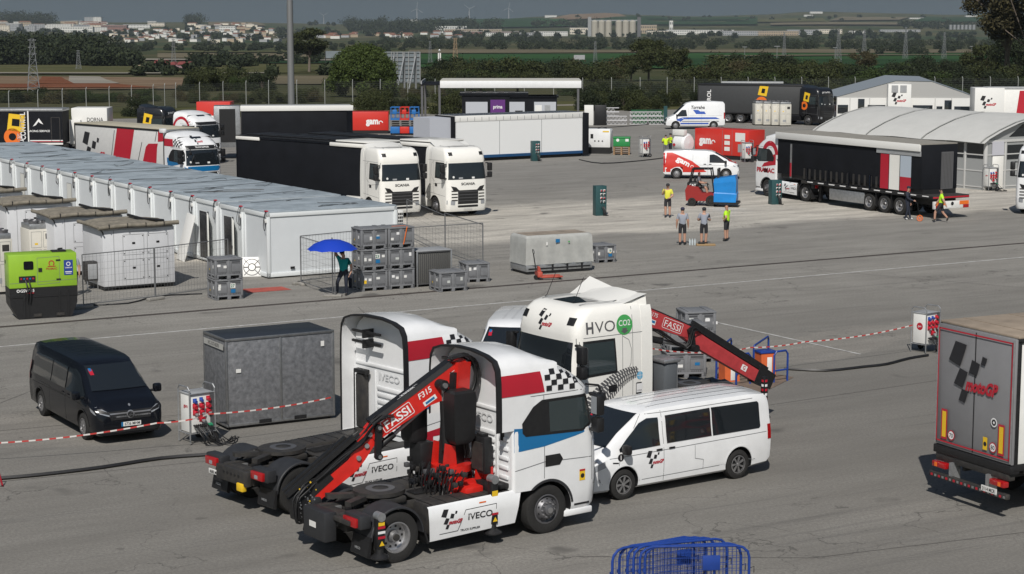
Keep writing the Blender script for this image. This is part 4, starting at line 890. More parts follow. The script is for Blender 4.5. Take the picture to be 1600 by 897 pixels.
# ------------------------------------------------------------------ people
SKIN = mat('skin', (.42, .24, .17), .55)
def person(label, loc, rz, pose, cols, cap=None, h=1.76, z=0.0, extras=None, group=None, longp=False, longs=False, hair=(.03, .02, .015)):
    """x forward; pose overrides joints"""
    J = dict(pel=(0, 0, .96), wst=(0, 0, 1.10), chs=(0, 0, 1.30), nck=(0, 0, 1.50), hd0=(.01, 0, 1.58), hd1=(.02, 0, 1.68), hd2=(.01, 0, 1.75),
             shL=(0, .19, 1.43), elL=(-.02, .26, 1.15), wrL=(.05, .27, .90), haL=(.07, .27, .80), shR=(0, -.19, 1.43), elR=(-.02, -.26, 1.15), wrR=(.05, -.27, .90), haR=(.07, -.27, .80),
             hiL=(0, .10, .92), knL=(.02, .11, .50), anL=(0, .11, .09), toL=(.14, .13, .045), hiR=(0, -.10, .92), knR=(.02, -.11, .50), anR=(0, -.11, .09), toR=(.14, -.13, .045))
    J.update(pose); k = h/1.78
    R = dict(pel=(.165, .13), wst=(.17, .13), chs=(.185, .135), nck=(.065, .065), hd0=(.07, .075), hd1=(.085, .10), hd2=(.075, .085), shL=(.095, .095), elL=(.062, .062), wrL=(.042, .038), haL=(.042, .02), hiL=(.11, .11), knL=(.075, .075), anL=(.052, .054), toL=(.045, .035))
    for a in list(R):
        if a.endswith('L'): R[a[:-1]+'R'] = R[a]
    E_ = [('pel', 'wst'), ('wst', 'chs'), ('chs', 'nck'), ('nck', 'hd0'), ('hd0', 'hd1'), ('hd1', 'hd2'), ('chs', 'shL'), ('shL', 'elL'), ('elL', 'wrL'), ('wrL', 'haL'), ('chs', 'shR'), ('shR', 'elR'), ('elR', 'wrR'), ('wrR', 'haR'),
          ('pel', 'hiL'), ('hiL', 'knL'), ('knL', 'anL'), ('anL', 'toL'), ('pel', 'hiR'), ('hiR', 'knR'), ('knR', 'anR'), ('anR', 'toR')]
    names = list(J); me = bpy.data.meshes.new('person'); me.from_pydata([tuple(c*k for c in J[n]) for n in names], [(names.index(a), names.index(b)) for a, b in E_], [])
    ob = bpy.data.objects.new('person', me); COL.objects.link(ob)
    ob.modifiers.new('k', 'SKIN')
    if not me.skin_vertices: raise RuntimeError('no skin layer')
    for i, n in enumerate(names):
        sv = me.skin_vertices[0].data[i]; sv.radius = tuple(r*k for r in R[n]); sv.use_root = (n == 'pel')
    sb = ob.modifiers.new('s', 'SUBSURF'); sb.levels = 2; sb.render_levels = 2
    dg = bpy.context.evaluated_depsgraph_get(); dg.update(); m2 = bpy.data.meshes.new_from_object(ob.evaluated_get(dg))
    bpy.data.objects.remove(ob)
    shirt, trou, shoe = cols; m2.materials.clear()
    for m in (SKIN, shirt, trou, shoe, mat('hair%s' % str(hair), hair, .7)): m2.materials.append(m)
    P = {n: Vector(J[n])*k for n in names}
    for f in m2.polygons:
        c = f.center; best = (9, None, 0)
        for a, b in E_:
            d = P[b]-P[a]; t = max(0, min(1, (c-P[a]).dot(d)/d.length_squared)); q = (c-P[a]-d*t).length/(max(R[a][0], R[b][0])+.02)
            if q < best[0]: best = (q, (a, b), t)
        (a, b), t = best[1], best[2]; i = 0
        if a in ('pel', 'wst', 'chs'): i = 1 if b != 'nck' or t < .8 else 0
        if a == 'pel' and b[:2] == 'hi' or (a == 'pel' and t < .25): i = 2
        if a[:2] == 'sh': i = 1 if (t < .62 or longs) else 0
        if a[:2] == 'el': i = 1 if longs else 0
        if a[:2] == 'hi': i = 2 if (longp or t < .82) else 0
        if a[:2] == 'kn': i = 2 if longp else (3 if t > .86 else 0)
        if a[:2] == 'an': i = 3
        if b == 'hd2' or (a == 'hd0' and c.x < P['hd1'].x-.02*k) or (b == 'hd1' and c.x < P['hd1'].x-.035): i = 4 if hair else 0
        f.material_index = i; f.use_smooth = True
    m2.name = 'person'; ob = bpy.data.objects.new('person', m2); COL.objects.link(ob)
    ob.location = (loc[0], loc[1], z); ob.rotation_euler = (0, 0, rz); tag(ob, label, 'person', group)
    hd = P['hd1']; f_ = MB()
    f_.cyl(hd+Vector((.085, 0, -.01))*k, hd+Vector((.105, 0, -.035))*k, .018*k, SKIN, n=8)
    for s in (-1, 1):
        f_.lathe([(0, -.01), (.02, 0), (0, .01)], SKIN, hd+Vector((0, s*.085, -.01))*k, Y_, 8); f_.cyl(hd+Vector((.082, s*.032, .015))*k, hd+Vector((.092, s*.032, .015))*k, .011, INK, n=8)
    f_.box(hd.x+.075*k, hd.x+.09*k, -.025+hd.y, .025+hd.y, hd.z-.065*k, hd.z-.058*k, REDM); f_.build('face', ob)
    if cap is not None:
        c = MB(); c.lathe([(.102*k, 0), (.10*k, .05*k), (.075*k, .09*k), (.03*k, .108*k), (0, .11*k)], cap, hd+Vector((-.005, 0, .015)), Z_, 18); c.prism([(hd.x+.06*k, hd.y-.07*k), (hd.x+.17*k, hd.y-.05*k), (hd.x+.18*k, hd.y), (hd.x+.17*k, hd.y+.05*k), (hd.x+.06*k, hd.y+.07*k)], hd.z+.012, hd.z+.026, cap, 'z'); c.build('cap', ob)
    hm = MB()                                                   # fingers
    for S in 'LR':
        a, w = P['ha'+S], P['wr'+S]; d = (a-w).normalized(); side = d.orthogonal().normalized() if abs(d.z) < .9 else X_
        bn = d.cross(side).normalized()
        for q, (o, l) in enumerate(((-.03, .065), (-.01, .08), (.01, .075), (.03, .055))):
            p0 = a + side*o*k; hm.tube([p0, p0+d*l*.5*k, p0+d*l*.85*k+bn*(.012*k)], .0085*k, SKIN, 5)
        hm.tube([w+(a-w)*.4+side*.03*k, w+(a-w)*.9+side*.055*k, a+side*.058*k+d*.02*k], .010*k, SKIN, 5)
    hm.build('finger', ob)
    return ob

# ------------------------------------------------------------------ vegetation
def leafmat(name, lo, hi):
    m = bpy.data.materials.new(name); m.use_nodes = True; nt = m.node_tree; b = nt.nodes['Principled BSDF']; b.inputs['Roughness'].default_value = .75; b.inputs['Specular IOR Level'].default_value = .25
    g = nt.nodes.new('ShaderNodeNewGeometry'); mi = nt.nodes.new('ShaderNodeMix'); mi.data_type = 'RGBA'; mi.inputs[6].default_value = (*lo, 1); mi.inputs[7].default_value = (*hi, 1)
    nt.links.new(g.outputs['Random Per Island'], mi.inputs[0]); nt.links.new(mi.outputs[2], b.inputs['Base Color']); return m
LF = [leafmat('olive foliage', (.016, .022, .007), (.048, .056, .016)), leafmat('dark foliage', (.009, .015, .007), (.027, .036, .013)), leafmat('dry foliage', (.03, .027, .012), (.07, .06, .025)), leafmat('fresh foliage', (.014, .026, .006), (.042, .062, .015))]
BARK = mat('bark', (.13, .105, .085), .9, var=.3, scale=3)
def leaves(seed, clumps, n, size, shell=.55):
    """leaf cards in clumps [(cx,cy,cz,rx,rz)] -> numpy verts, faces"""
    r = np.random.RandomState(seed); C = np.array([c[:3] for c in clumps]); S = np.array([[c[3], c[3], c[4]] for c in clumps]); w = (S[:, 0]**2*S[:, 2]); w = w/w.sum()
    k = r.choice(len(clumps), n, p=w); d = r.normal(size=(n, 3)); d /= np.linalg.norm(d, axis=1)[:, None]; rad = shell + (1-shell)*r.rand(n)**.6
    rad *= 1 + .16*r.randn(n); c = C[k] + d*S[k]*rad[:, None]
    nn = d*.7 + r.normal(size=(n, 3))*.6; nn /= np.linalg.norm(nn, axis=1)[:, None]
    a = np.cross(nn, r.normal(size=(n, 3))); a /= np.linalg.norm(a, axis=1)[:, None]; b = np.cross(nn, a)
    s = size*(.5+r.rand(n))[:, None]; a *= s; b *= s*.55
    V = np.stack([c-a, c-b*.9, c+a, c+b*.9], 1).reshape(-1, 3); return V
def qmesh(name, V, m):
    n = len(V)//4; me = bpy.data.meshes.new(name); me.vertices.add(len(V)); me.vertices.foreach_set('co', V.astype(np.float32).ravel()); me.loops.add(4*n); me.polygons.add(n)
    me.loops.foreach_set('vertex_index', np.arange(4*n, dtype=np.int32)); me.polygons.foreach_set('loop_start', np.arange(0, 4*n, 4, dtype=np.int32)); me.materials.append(m); me.update(calc_edges=True); return me
def mk_tree(seed, H, W, m, n=2600, size=.35, trunk=.25, low=False):
    rnd = random.Random(seed); cl = []
    for i in range(16 if not low else 12):
        a = rnd.uniform(0, 2*pi); rr_ = (rnd.random()**.6)*W*.36; z = H*(rnd.uniform(.42, .86) if not low else rnd.uniform(.15, .72)); q = 1-abs(z/H-.55)*.9; r0 = W*rnd.uniform(.13, .24)*q
        cl.append((cos(a)*rr_*q*1.3, sin(a)*rr_*q*1.3, z, r0, r0*rnd.uniform(.7, 1.0)))
    if low:
        for i in range(8): a = rnd.uniform(0, 2*pi); cl.append((cos(a)*W*.32, sin(a)*W*.32, H*.2, W*.17, H*.22))
    me = qmesh('crown', leaves(seed, cl, n, size, .35), m); tr = MB()
    tr.cyl((0, 0, -.3), (rnd.uniform(-.2, .2), 0, H*.45), trunk, BARK, r1=trunk*.55, n=8)
    for c in cl[:8]: tr.tube([(0, 0, H*(.18 if low else .3)), (c[0]*.5, c[1]*.5, (c[2]+H*.3)*.5), (c[0], c[1], c[2])], trunk*.25, BARK, 5)
    t = tr.build('trunk_mesh'); tm = t.data; bpy.data.objects.remove(t); return me, tm
def plant(pro, name, label, cat, loc, s, rz, group=None, z=0, sz=None, trunk=True):
    root = thing(name, label, cat, (loc[0], loc[1], z), rz, group); root.scale = (s, s, sz or s)
    for nm, me in (('crown', pro[0]), ('trunk', pro[1])):
        if nm == 'trunk' and not trunk: continue
        o = bpy.data.objects.new(nm, me); COL.objects.link(o); o.parent = root
    return root
# ================================================================== SETTING
PR = [(-200, -.05), (238, -.05), (300, -1), (450, -4), (700, -7.5), (1200, -14), (2000, -20), (3200, -24), (4200, -16), (5200, -6), (6500, 0), (7600, -40), (11000, -120)]
RDG = [(-400, 31), (0, 30), (95, 33), (200, 35), (330, 34), (450, 36), (540, 38), (600, 34), (640, 31), (700, 31.5), (790, 29), (850, 25.5), (900, 22.5), (940, 20.5), (1000, 23.5), (1080, 25.5), (1200, 22.5), (1240, 19), (1280, 18), (1330, 19.5), (1400, 21), (1480, 23), (1600, 20), (2200, 18)]
def ipl(t, x):
    if x <= t[0][0]: return t[0][1]
    for (a, b), (c, d) in zip(t, t[1:]):
        if x <= c:
            k = (x-a)/(c-a); k = k*k*(3-2*k); return b + (d-b)*k
    return t[-1][1]
def iplL(t, x):
    for (a, b), (c, d) in zip(t, t[1:]):
        if x <= c: return b + (d-b)*max(0, (x-a)/(c-a))
    return t[-1][1]
def TZ(X, Y):
    z = iplL(PR, Y)
    if Y > 3800:
        px = 800 + FPX*X/Y; zr = CH - (ipl(RDG, px)-YH)/FPX*6500
        k = min(1, (Y-3800)/2700); k = k**1.5
        z = z*(1-k) + zr*k if Y <= 6500 else zr + (z-0.0)*.9
        z += (sin(X*.0031+Y*.0012)+sin(X*.0017-Y*.0023+2))*2.2*min(1, (Y-3800)/900)*(1 if Y < 6400 else .0)*(1-k)
    elif Y > 260: z += sin(X*.02+Y*.013)*.25*min(1, (Y-260)/200)
    return z
def GT(px, py):
    lo, hi = 245, 6500; Y = lo
    while Y < hi:
        X = (px-800)/FPX*Y; y = YH + (CH-TZ(X, Y))*FPX/Y
        if y <= py: break
        Y *= 1.006
    return Vector((X, Y, TZ(X, Y)))

def nodes_of(m): m.use_nodes = True; return m.node_tree, m.node_tree.nodes['Principled BSDF']
def noise(nt, co, sc, det=5, ro=.6):
    n = nt.nodes.new('ShaderNodeTexNoise'); n.inputs['Scale'].default_value = sc; n.inputs['Detail'].default_value = det; n.inputs['Roughness'].default_value = ro; nt.links.new(co, n.inputs[0]); return n.outputs[0]
def mr(nt, v, a, b, c=0, d=1):
    n = nt.nodes.new('ShaderNodeMapRange'); nt.links.new(v, n.inputs[0])
    for i, q in enumerate((a, b, c, d)): n.inputs[i+1].default_value = q
    return n.outputs[0]
def mixc(nt, f, a, b, bt='MIX'):
    n = nt.nodes.new('ShaderNodeMix'); n.data_type = 'RGBA'; n.blend_type = bt
    for i, q in ((0, f), (6, a), (7, b)):
        if hasattr(q, 'links'): nt.links.new(q, n.inputs[i])
        elif isinstance(q, tuple): n.inputs[i].default_value = (*q, 1)
        else: n.inputs[i].default_value = q
    return n.outputs[2]
def math_(nt, op, a, b=None):
    n = nt.nodes.new('ShaderNodeMath'); n.operation = op
    for i, q in enumerate((a, b)):
        if q is None: continue
        if hasattr(q, 'links'): nt.links.new(q, n.inputs[i])
        else: n.inputs[i].default_value = q
    return n.outputs[0]
def asphalt():
    m = bpy.data.materials.new('worn asphalt'); nt, b = nodes_of(m); tc = nt.nodes.new('ShaderNodeTexCoord'); co = tc.outputs['Object']
    rot = nt.nodes.new('ShaderNodeMapping'); rot.inputs['Rotation'].default_value = (0, 0, radians(-29)); nt.links.new(co, rot.inputs[0])
    st = nt.nodes.new('ShaderNodeMapping'); st.inputs['Scale'].default_value = (.22, 1, 1); nt.links.new(rot.outputs[0], st.inputs[0])
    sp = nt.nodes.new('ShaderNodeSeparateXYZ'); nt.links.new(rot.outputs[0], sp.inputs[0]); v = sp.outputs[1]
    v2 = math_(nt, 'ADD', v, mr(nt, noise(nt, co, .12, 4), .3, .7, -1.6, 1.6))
    big = noise(nt, st.outputs[0], .09, 5); mid = noise(nt, st.outputs[0], .9, 6, .7); fine = noise(nt, co, 14, 4, .85); sp2 = noise(nt, co, 5, 6, .8)
    c = mixc(nt, mr(nt, big, .35, .65), (.178, .170, .155), (.295, .282, .255))  # near base tone lowered: lens vignetting put into the asphalt colour
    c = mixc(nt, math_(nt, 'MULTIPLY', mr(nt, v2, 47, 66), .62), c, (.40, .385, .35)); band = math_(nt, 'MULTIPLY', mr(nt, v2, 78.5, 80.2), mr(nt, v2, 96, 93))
    c = mixc(nt, math_(nt, 'MULTIPLY', band, .9), c, (.80, .75, .66))
    b2 = math_(nt, 'MULTIPLY', mr(nt, v2, 46.6, 46.9), mr(nt, v2, 50.2, 50.0)); c = mixc(nt, math_(nt, 'MULTIPLY', b2, .55), c, (.34, .315, .28))
    b3 = mr(nt, v2, 100, 104); c = mixc(nt, math_(nt, 'MULTIPLY', b3, .4), c, (.25, .243, .23))
    c = mixc(nt, mr(nt, mid, .34, .66, 0, .6), c, (.15, .141, .127)); c = mixc(nt, mr(nt, sp2, .62, .75, 0, .6), c, (.46, .44, .40))
    c = mixc(nt, mr(nt, sp2, .36, .28, 0, .6), c, (.09, .087, .08))
    oil = mr(nt, noise(nt, co, .42, 3, .5),   .66, .73, 0, .7); c = mixc(nt, oil, c, (.055, .052, .05))
    c = mixc(nt, mr(nt, noise(nt, co, 1.7, 3, .5), .70, .735, 0, .55), c, (.075, .07, .065))
    c = mixc(nt, mr(nt, fine, .38, .62, .0, .7), c, (.12, .115, .105))
    # tyre scrub and long drag marks along the yard direction
    s3 = nt.nodes.new('ShaderNodeMapping'); s3.inputs['Scale'].default_value = (.05, 1.6, 1); nt.links.new(rot.outputs[0], s3.inputs[0])
    c = mixc(nt, mr(nt, noise(nt, s3.outputs[0], 1.3, 6, .7), .56, .72, 0, .5), c, (.075, .072, .07))
    # cracks
    vo = nt.nodes.new('ShaderNodeTexVoronoi'); vo.feature = 'DISTANCE_TO_EDGE'; vo.inputs['Scale'].default_value = .16
    dc = nt.nodes.new('ShaderNodeMapping'); nt.links.new(co, dc.inputs[0]); ad = nt.nodes.new('ShaderNodeVectorMath'); ad.operation = 'ADD'; nt.links.new(co, ad.inputs[0])
    nv = nt.nodes.new('ShaderNodeTexNoise'); nv.inputs['Scale'].default_value = .5; nv.inputs['Detail'].default_value = 6; nt.links.new(co, nv.inputs[0]); sc_ = nt.nodes.new('ShaderNodeVectorMath'); sc_.operation = 'SCALE'; sc_.inputs['Scale'].default_value = 3.5; nt.links.new(nv.outputs[1], sc_.inputs[0]); nt.links.new(sc_.outputs[0], ad.inputs[1]); nt.links.new(ad.outputs[0], vo.inputs[0])
    cm = math_(nt, 'MULTIPLY', mr(nt, vo.outputs[0], .004, .0015), mr(nt, big, .45, .55)); c = mixc(nt, math_(nt, 'MULTIPLY', cm, .6), c, (.05, .048, .045))
    nt.links.new(c, b.inputs['Base Color']); b.inputs['Roughness'].default_value = .88; b.inputs['Specular IOR Level'].default_value = .3
    bp = nt.nodes.new('ShaderNodeBump'); bp.inputs['Strength'].default_value = .35; bp.inputs['Distance'].default_value = .02; nt.links.new(fine, bp.inputs['Height']); nt.links.new(bp.outputs[0], b.inputs['Normal']); return m
def fieldmat(name, a, b_, sc=.02, st=(1, 1, 1), c3=None):
    m = bpy.data.materials.new(name); nt, b = nodes_of(m); tc = nt.nodes.new('ShaderNodeTexCoord'); mp = nt.nodes.new('ShaderNodeMapping'); mp.inputs['Scale'].default_value = st; nt.links.new(tc.outputs['Object'], mp.inputs[0])
    c = mixc(nt, mr(nt, noise(nt, mp.outputs[0], sc, 8, .65), .36, .64), a, b_)
    if c3: c = mixc(nt, mr(nt, noise(nt, mp.outputs[0], sc*.35, 5), .5, .6), c, c3)
    nt.links.new(c, b.inputs['Base Color']); b.inputs['Roughness'].default_value = .95; b.inputs['Specular IOR Level'].default_value = .1; return m
# terrain: one sheet from under the yard to the horizon
ys = [-60, 100, 238, 246]
while ys[-1] < 11000: ys.append(ys[-1]*1.035)
ts = [-.62+1.24*i/150 for i in range(151)]
mb = MB(); V = []
for Y in ys:
    for t in ts: X = t*max(Y, 300); V.append((X, Y, TZ(X, Y)))
nx = len(ts); mb.add(V, [(j*nx+i, j*nx+i+1, (j+1)*nx+i+1, (j+1)*nx+i) for j in range(len(ys)-1) for i in range(nx-1)], fieldmat('scrub land', (.035, .042, .018), (.085, .078, .040), .012, (1, .35, 1), (.03, .048, .02)))
mb.build('ground', kind='structure', smooth=180)
def drape(name, pts, m, dz=.25, step=None, kind='structure'):
    """flat patch on the terrain between pixel outlines, cut into a grid"""
    W = [GT(*p) for p in pts]; mb = MB(); V, F = bgrid(([(w.x, w.y) for w in W], [list(range(len(W)))]), step or max(8, W[0].y/40))
    mb.add([(x, y, TZ(x, y)+dz) for x, y in V], F, m); return mb.build(name, kind=kind, smooth=180)
grn = fieldmat('green crop', (.018, .055, .016), (.03, .078, .022), .01, (.3, 1, 1)); grn2 = fieldmat('dark crop', (.012, .035, .012), (.02, .05, .018), .01, (.3, 1, 1))
soil = fieldmat('bare soil', (.13, .085, .055), (.20, .15, .10), .05); tan = fieldmat('dry field', (.10, .085, .055), (.15, .13, .085), .02); oliv = fieldmat('rough grass', (.05, .055, .022), (.10, .095, .042), .03); pale = fieldmat('pale track', (.2, .185, .16), (.28, .26, .22), .05)
rd = fieldmat('red soil', (.12, .045, .025), (.18, .075, .04), .08)
for nm, p, m, dz in [
    ('soil_field', [(-60, 141), (285, 139), (290, 121), (-60, 118)], soil, .2), ('soil_field', [(-60, 138), (250, 138), (180, 131), (-60, 132)], rd, .3), ('soil_field', [(60, 131), (120, 132), (100, 121), (70, 120)], rd, .35), ('soil_field', [(110, 131), (190, 131), (160, 120), (112, 119)], pale, .3),
    ('grass_field', [(-60, 116), (620, 112), (620, 100), (-60, 101)], oliv, .2), ('dirt_track', [(-60, 115.2), (420, 115.2), (420, 114.2), (-60, 113.8)], pale, .45), ('dry_field', [(330, 130), (560, 132), (600, 118), (380, 118)], tan, .2),
    ('dry_field', [(250, 90), (700, 92), (700, 85), (250, 83)], tan, .4), ('road', [(230, 94.5), (900, 94), (900, 92.4), (230, 92.6)], pale, .7), ('green_field', [(400, 99), (1000, 101), (1000, 94), (400, 95)], grn2, .4),
    ('green_field', [(640, 106), (1640, 110), (1640, 82.5), (640, 84)], grn, .5), ('green_field', [(640, 101), (1640, 103), (1640, 93), (640, 93.5)], grn2, .8), ('dry_field', [(640, 83), (1640, 82), (1640, 77), (640, 78)], tan, .6), ('road', [(1100, 89.5), (1640, 88), (1640, 86.8), (1100, 88.3)], tan, 1.1),
    ('dry_field', [(250, 82.5), (640, 83), (640, 79), (250, 79)], oliv, .5)]:
    drape(nm, p, m, dz)
for nm, p, m in [('hill_field', [(640, 45), (830, 44), (850, 30), (680, 32)], grn2), ('hill_field', [(850, 34), (985, 31), (965, 23), (890, 24)], soil), ('hill_field', [(1290, 34), (1400, 33), (1415, 28.5), (1310, 28)], tan), ('hill_field', [(1200, 41), (1640, 41), (1640, 37), (1200, 38)], tan), ('hill_field', [(880, 40), (1180, 40), (1180, 28), (990, 27)], grn2), ('hill_field', [(1000, 35), (1290, 36), (1280, 30), (1000, 30.5)], oliv), ('hill_field', [(1420, 35), (1640, 36), (1640, 29), (1440, 28)], grn2), ('hill_field', [(1480, 34.5), (1500, 29.5), (1503, 29.5), (1484, 34.5)], pale), ('hill_field', [(820, 44), (900, 42), (880, 31), (840, 32)], grn), ('hill_field', [(330, 42), (420, 42), (400, 36), (330, 36)], tan)]: drape(nm, p, m, 3.5, 60)
# haze: even, pale, closed box
hz = bpy.data.meshes.new('haze'); bm = bmesh.new(); bmesh.ops.create_cube(bm, size=1); bm.to_mesh(hz); bm.free(); ho = bpy.data.objects.new('haze', hz); COL.objects.link(ho); ho['kind'] = 'stuff'; ho['label'] = 'thin haze over the plain'
ho.scale = (16000, 12600, 330); ho.location = (0, 5700, -165+170); hm = bpy.data.materials.new('haze'); hm.use_nodes = True; nt = hm.node_tree; nt.nodes.clear(); pv = nt.nodes.new('ShaderNodeVolumePrincipled'); pv.inputs['Color'].default_value = (.72, .84, .95, 1); pv.inputs['Density'].default_value = 4.0e-5; pv.inputs['Anisotropy'].default_value = 0.0; oo = nt.nodes.new('ShaderNodeOutputMaterial'); nt.links.new(pv.outputs[0], oo.inputs['Volume']); hz.materials.append(hm)

# yard
E_ = [(-150, -40), (150, -40), (150, 236), (20, 222), (-20, 208), (-60, 196), (-150, 190)]
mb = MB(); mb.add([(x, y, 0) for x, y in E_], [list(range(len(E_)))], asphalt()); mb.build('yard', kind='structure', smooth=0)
def gline(name, pts, w, m, z=.006, px=True, **k):
    P = [G(*p) for p in pts] if px else [Vector((*p, 0)) for p in pts]; mb = MB(); V, F = line([(p.x, p.y) for p in P], w); mb.add([(x, y, z) for x, y in V], F, m); return mb.build(name, smooth=0, **k)
wl = mat('worn road paint', (.62, .62, .6), .7, var=.0, scale=3, dirt=(.26, .25, .24)); dk = mat('dark joint', (.045, .035, .03), .8, var=.4); dk2 = mat('joint', (.085, .08, .075), .85, var=.3, scale=3)
gline('painted_line', [(-60, 547.2), (1700, 393.2)], .13, wl, kind='structure'); gline('drain_channel', [(-60, 516), (1700, 371.8)], .30, dk, .004, kind='structure')
gline('painted_line', [(1115, 503), (1345, 554)], .10, wl, .010, kind='structure'); gline('painted_line', [(700, 415), (830, 400)], .06, mat('faint paint', (.24, .235, .22), .8), .006, kind='structure')
for p in ([(-20, 675), (520, 627), (640, 616)], [(-20, 755), (340, 719), (640, 688)], [(730, 303), (1060, 283), (1700, 248)], [(0, 630), (180, 560)], [(1155, 640), (1700, 560)], [(900, 870), (1270, 872), (1700, 820)], [(600, 360), (1100, 340)], [(1250, 420), (1600, 450)], [(560, 480), (720, 640)]): gline('ground_joint', p, .025, dk2, .005, kind='structure')
mb = MB(); A = G(374, 457); mb.add([tuple(G(*q) + Vector((0, 0, .01))) for q in ((376, 452), (440, 448), (456, 453), (388, 458))], [(0, 1, 2, 3)], mat('faded red mat', (.36, .07, .05), .85, var=.25)); o = mb.build('floor_mat', smooth=0, label='faded red mat lying flat on the asphalt beside the stack of two crates', cat='mat')

# perimeter fence
root = thing('perimeter_fence', 'long grey wire mesh fence on posts along the far edge of the yard', 'fence', (0, 0)); fm = mat('fence wire', (.16, .17, .165), .55, .4); fp = mat('fence post', (.34, .35, .34), .6, .3)
FPT = [G(-80, 191), G(60, 184), G(240, 172.5), G(275, 169), G(420, 163.5), G(680, 161), G(1000, 157.5), G(1460, 156), G(1720, 156)]
cnt = 0
for a, b in zip(FPT, FPT[1:]):
    L = (b-a).length; n = max(1, round(L/3.6)); d = (b-a)/n
    for i in range(n):
        p = a+d*i; q = p+d; m = MB(); m.cyl(p, p+Vector((0, 0, 2.75)), .045, fp, n=6); m.tube([p+Vector((0, 0, 2.75)), p+Vector((0, .35, 3.0))], .04, fp, 4); m.build('post', root, smooth=0)
        w = MB(); 
        for k in range(11): z = .15+k*.26; w.tube([p+Vector((0, 0, z)), q+Vector((0, 0, z))], .012, fm, 3)
        for k in range(24): r = p+d*(k/24); w.tube([r+Vector((0, 0, .1)), r+Vector((0, 0, 2.75))], .008, fm, 3)
        w.build('mesh_panel', root, smooth=0, fix=False); cnt += 1
# verge strip with a service road in front of the fence
mb = MB(); E2 = [(-150, 189.9), (-60, 195.9), (-20, 207.9), (20, 221.9), (150, 235.9), (150, 250), (20, 246), (-20, 236), (-60, 222), (-150, 210)]
mb.add([(x, y, .008) for x, y in E2], [list(range(len(E2)))], oliv); mb.build('verge', kind='structure', smooth=0)
gline('service_road', [(420, 170.5), (700, 168), (1100, 160.5), (1500, 158)], 3.2, pale, .03, kind='structure')

# ------------------------------------------------------------------ vegetation
PROT = [mk_tree(1, 10, 10, LF[0], 9000, .22), mk_tree(2, 10, 11, LF[1], 9000, .22), mk_tree(3, 10, 9, LF[0], 8000, .22), mk_tree(4, 12, 9, LF[2], 7000, .22)]
SHR = [mk_tree(11, 5, 9, LF[0], 8000, .16, .1, True), mk_tree(12, 5, 8, LF[1], 8000, .16, .1, True), mk_tree(13, 4.5, 9, LF[2], 7000, .16, .1, True), mk_tree(14, 5, 9, LF[3], 8000, .16, .1, True), mk_tree(15, 5.5, 8, LF[0], 7000, .17, .1, True)]
rnd = random.Random(77)
def belt(x0, x1, n, yb, hpx, where, pro=SHR, w=(1.0, 1.4), jit=3):
    for i in range(n):
        px = x0 + (x1-x0)*(i+rnd.random()*.9)/n; py = yb(px)+rnd.uniform(-jit, jit); p = GT(px, py) if py < 155 else G(px, py); h = hpx(px)*rnd.uniform(.75, 1.2)*p.y/FPX; k = rnd.randrange(len(pro)); H0 = (5 if pro is SHR else 10)
        s = h/H0/(0.85)
        plant(pro[k], 'shrub' if pro is SHR else 'tree', '%s shrub, number %d in the thicket %s' % (['olive green', 'dark green', 'dry brown', 'fresh green', 'olive green'][k], i+1, where), 'shrub' if pro is SHR else 'tree', p, s*rnd.uniform(*w), rnd.uniform(0, 6.28), 'thicket %s' % where, z=p.z-.2, sz=s)
belt(-20, 235, 18, lambda x: 160-.02*x, lambda x: 18, 'beyond the fence at the left')
belt(280, 500, 13, lambda x: 158, lambda x: 16, 'beyond the fence behind the light mast')
belt(285, 425, 7, lambda x: 140, lambda x: 32, 'on the mound left of the light mast', w=(.8, 1.0), jit=2)
belt(630, 760, 6, lambda x: 150, lambda x: 16, 'behind the open canopy')
belt(680, 960, 16, lambda x: 132, lambda x: 36, 'between the canopy and the green fields')
belt(700, 900, 9, lambda x: 138, lambda x: 22, 'right behind the canopy roof')
belt(880, 1110, 14, lambda x: 150, lambda x: 22, 'beyond the fence in the centre')
belt(1080, 1620, 34, lambda x: 140, lambda x: 34, 'beyond the fence at the right')
belt(1130, 1620, 22, lambda x: 128, lambda x: 32, 'on the rise at the right')
belt(1120, 1620, 14, lambda x: 150, lambda x: 16, 'below the right rise')
def tree1(px, py, hp, wp, pro, name, label, z=None):
    p = GT(px, py) if py < 156 else G(px, py); h = hp*p.y/FPX; w = wp*p.y/FPX
    H0 = {id(a): b for a, b in zip(PROT, (10, 10, 10, 12))}.get(id(pro), 5); W0 = 9.5
    plant(pro, name, label, 'tree', p, w/W0, rnd.uniform(0, 6), z=p.z-.2, sz=h/H0*1.06)
dr_ = random.Random(8); DC = [(cos(a*2.4)*5.6*cos(f), sin(a*2.4)*5.6*cos(f), 1.2+6.6*sin(f), dr_.uniform(1.3, 2.0), dr_.uniform(1.1, 1.7)) for a, f in [(i, (i/54)**.8*1.5) for i in range(54)]]
BIG = mk_tree(31, 10, 15, leafmat('bright foliage', (.022, .036, .008), (.062, .088, .018)), 400, .17, .25, True); BIG = (qmesh('crown', leaves(5, DC, 60000, .17, .3), MATS.get('x') or bpy.data.materials['bright foliage']), BIG[1])
tree1(568, 158, 90, 112, BIG, 'round_tree', 'big round dense green tree beyond the fence right of the light mast') if 0 else None
p = GT(568, 150); plant(BIG, 'round_tree', 'big round dense green tree beyond the fence right of the light mast', 'tree', p, 125/FPX*p.y/14.5, 0, z=p.z-.3, sz=82/FPX*p.y/10/.88)
tree1(1012, 125, 66, 75, PROT[0], 'tree', 'tall loose olive green tree standing in the centre above the fence'); tree1(1052, 126, 52, 60, PROT[2], 'tree', 'lower olive tree right behind the tall central tree'); tree1(985, 126, 42, 60, PROT[0], 'tree', 'wide low tree at the left foot of the tall central tree')
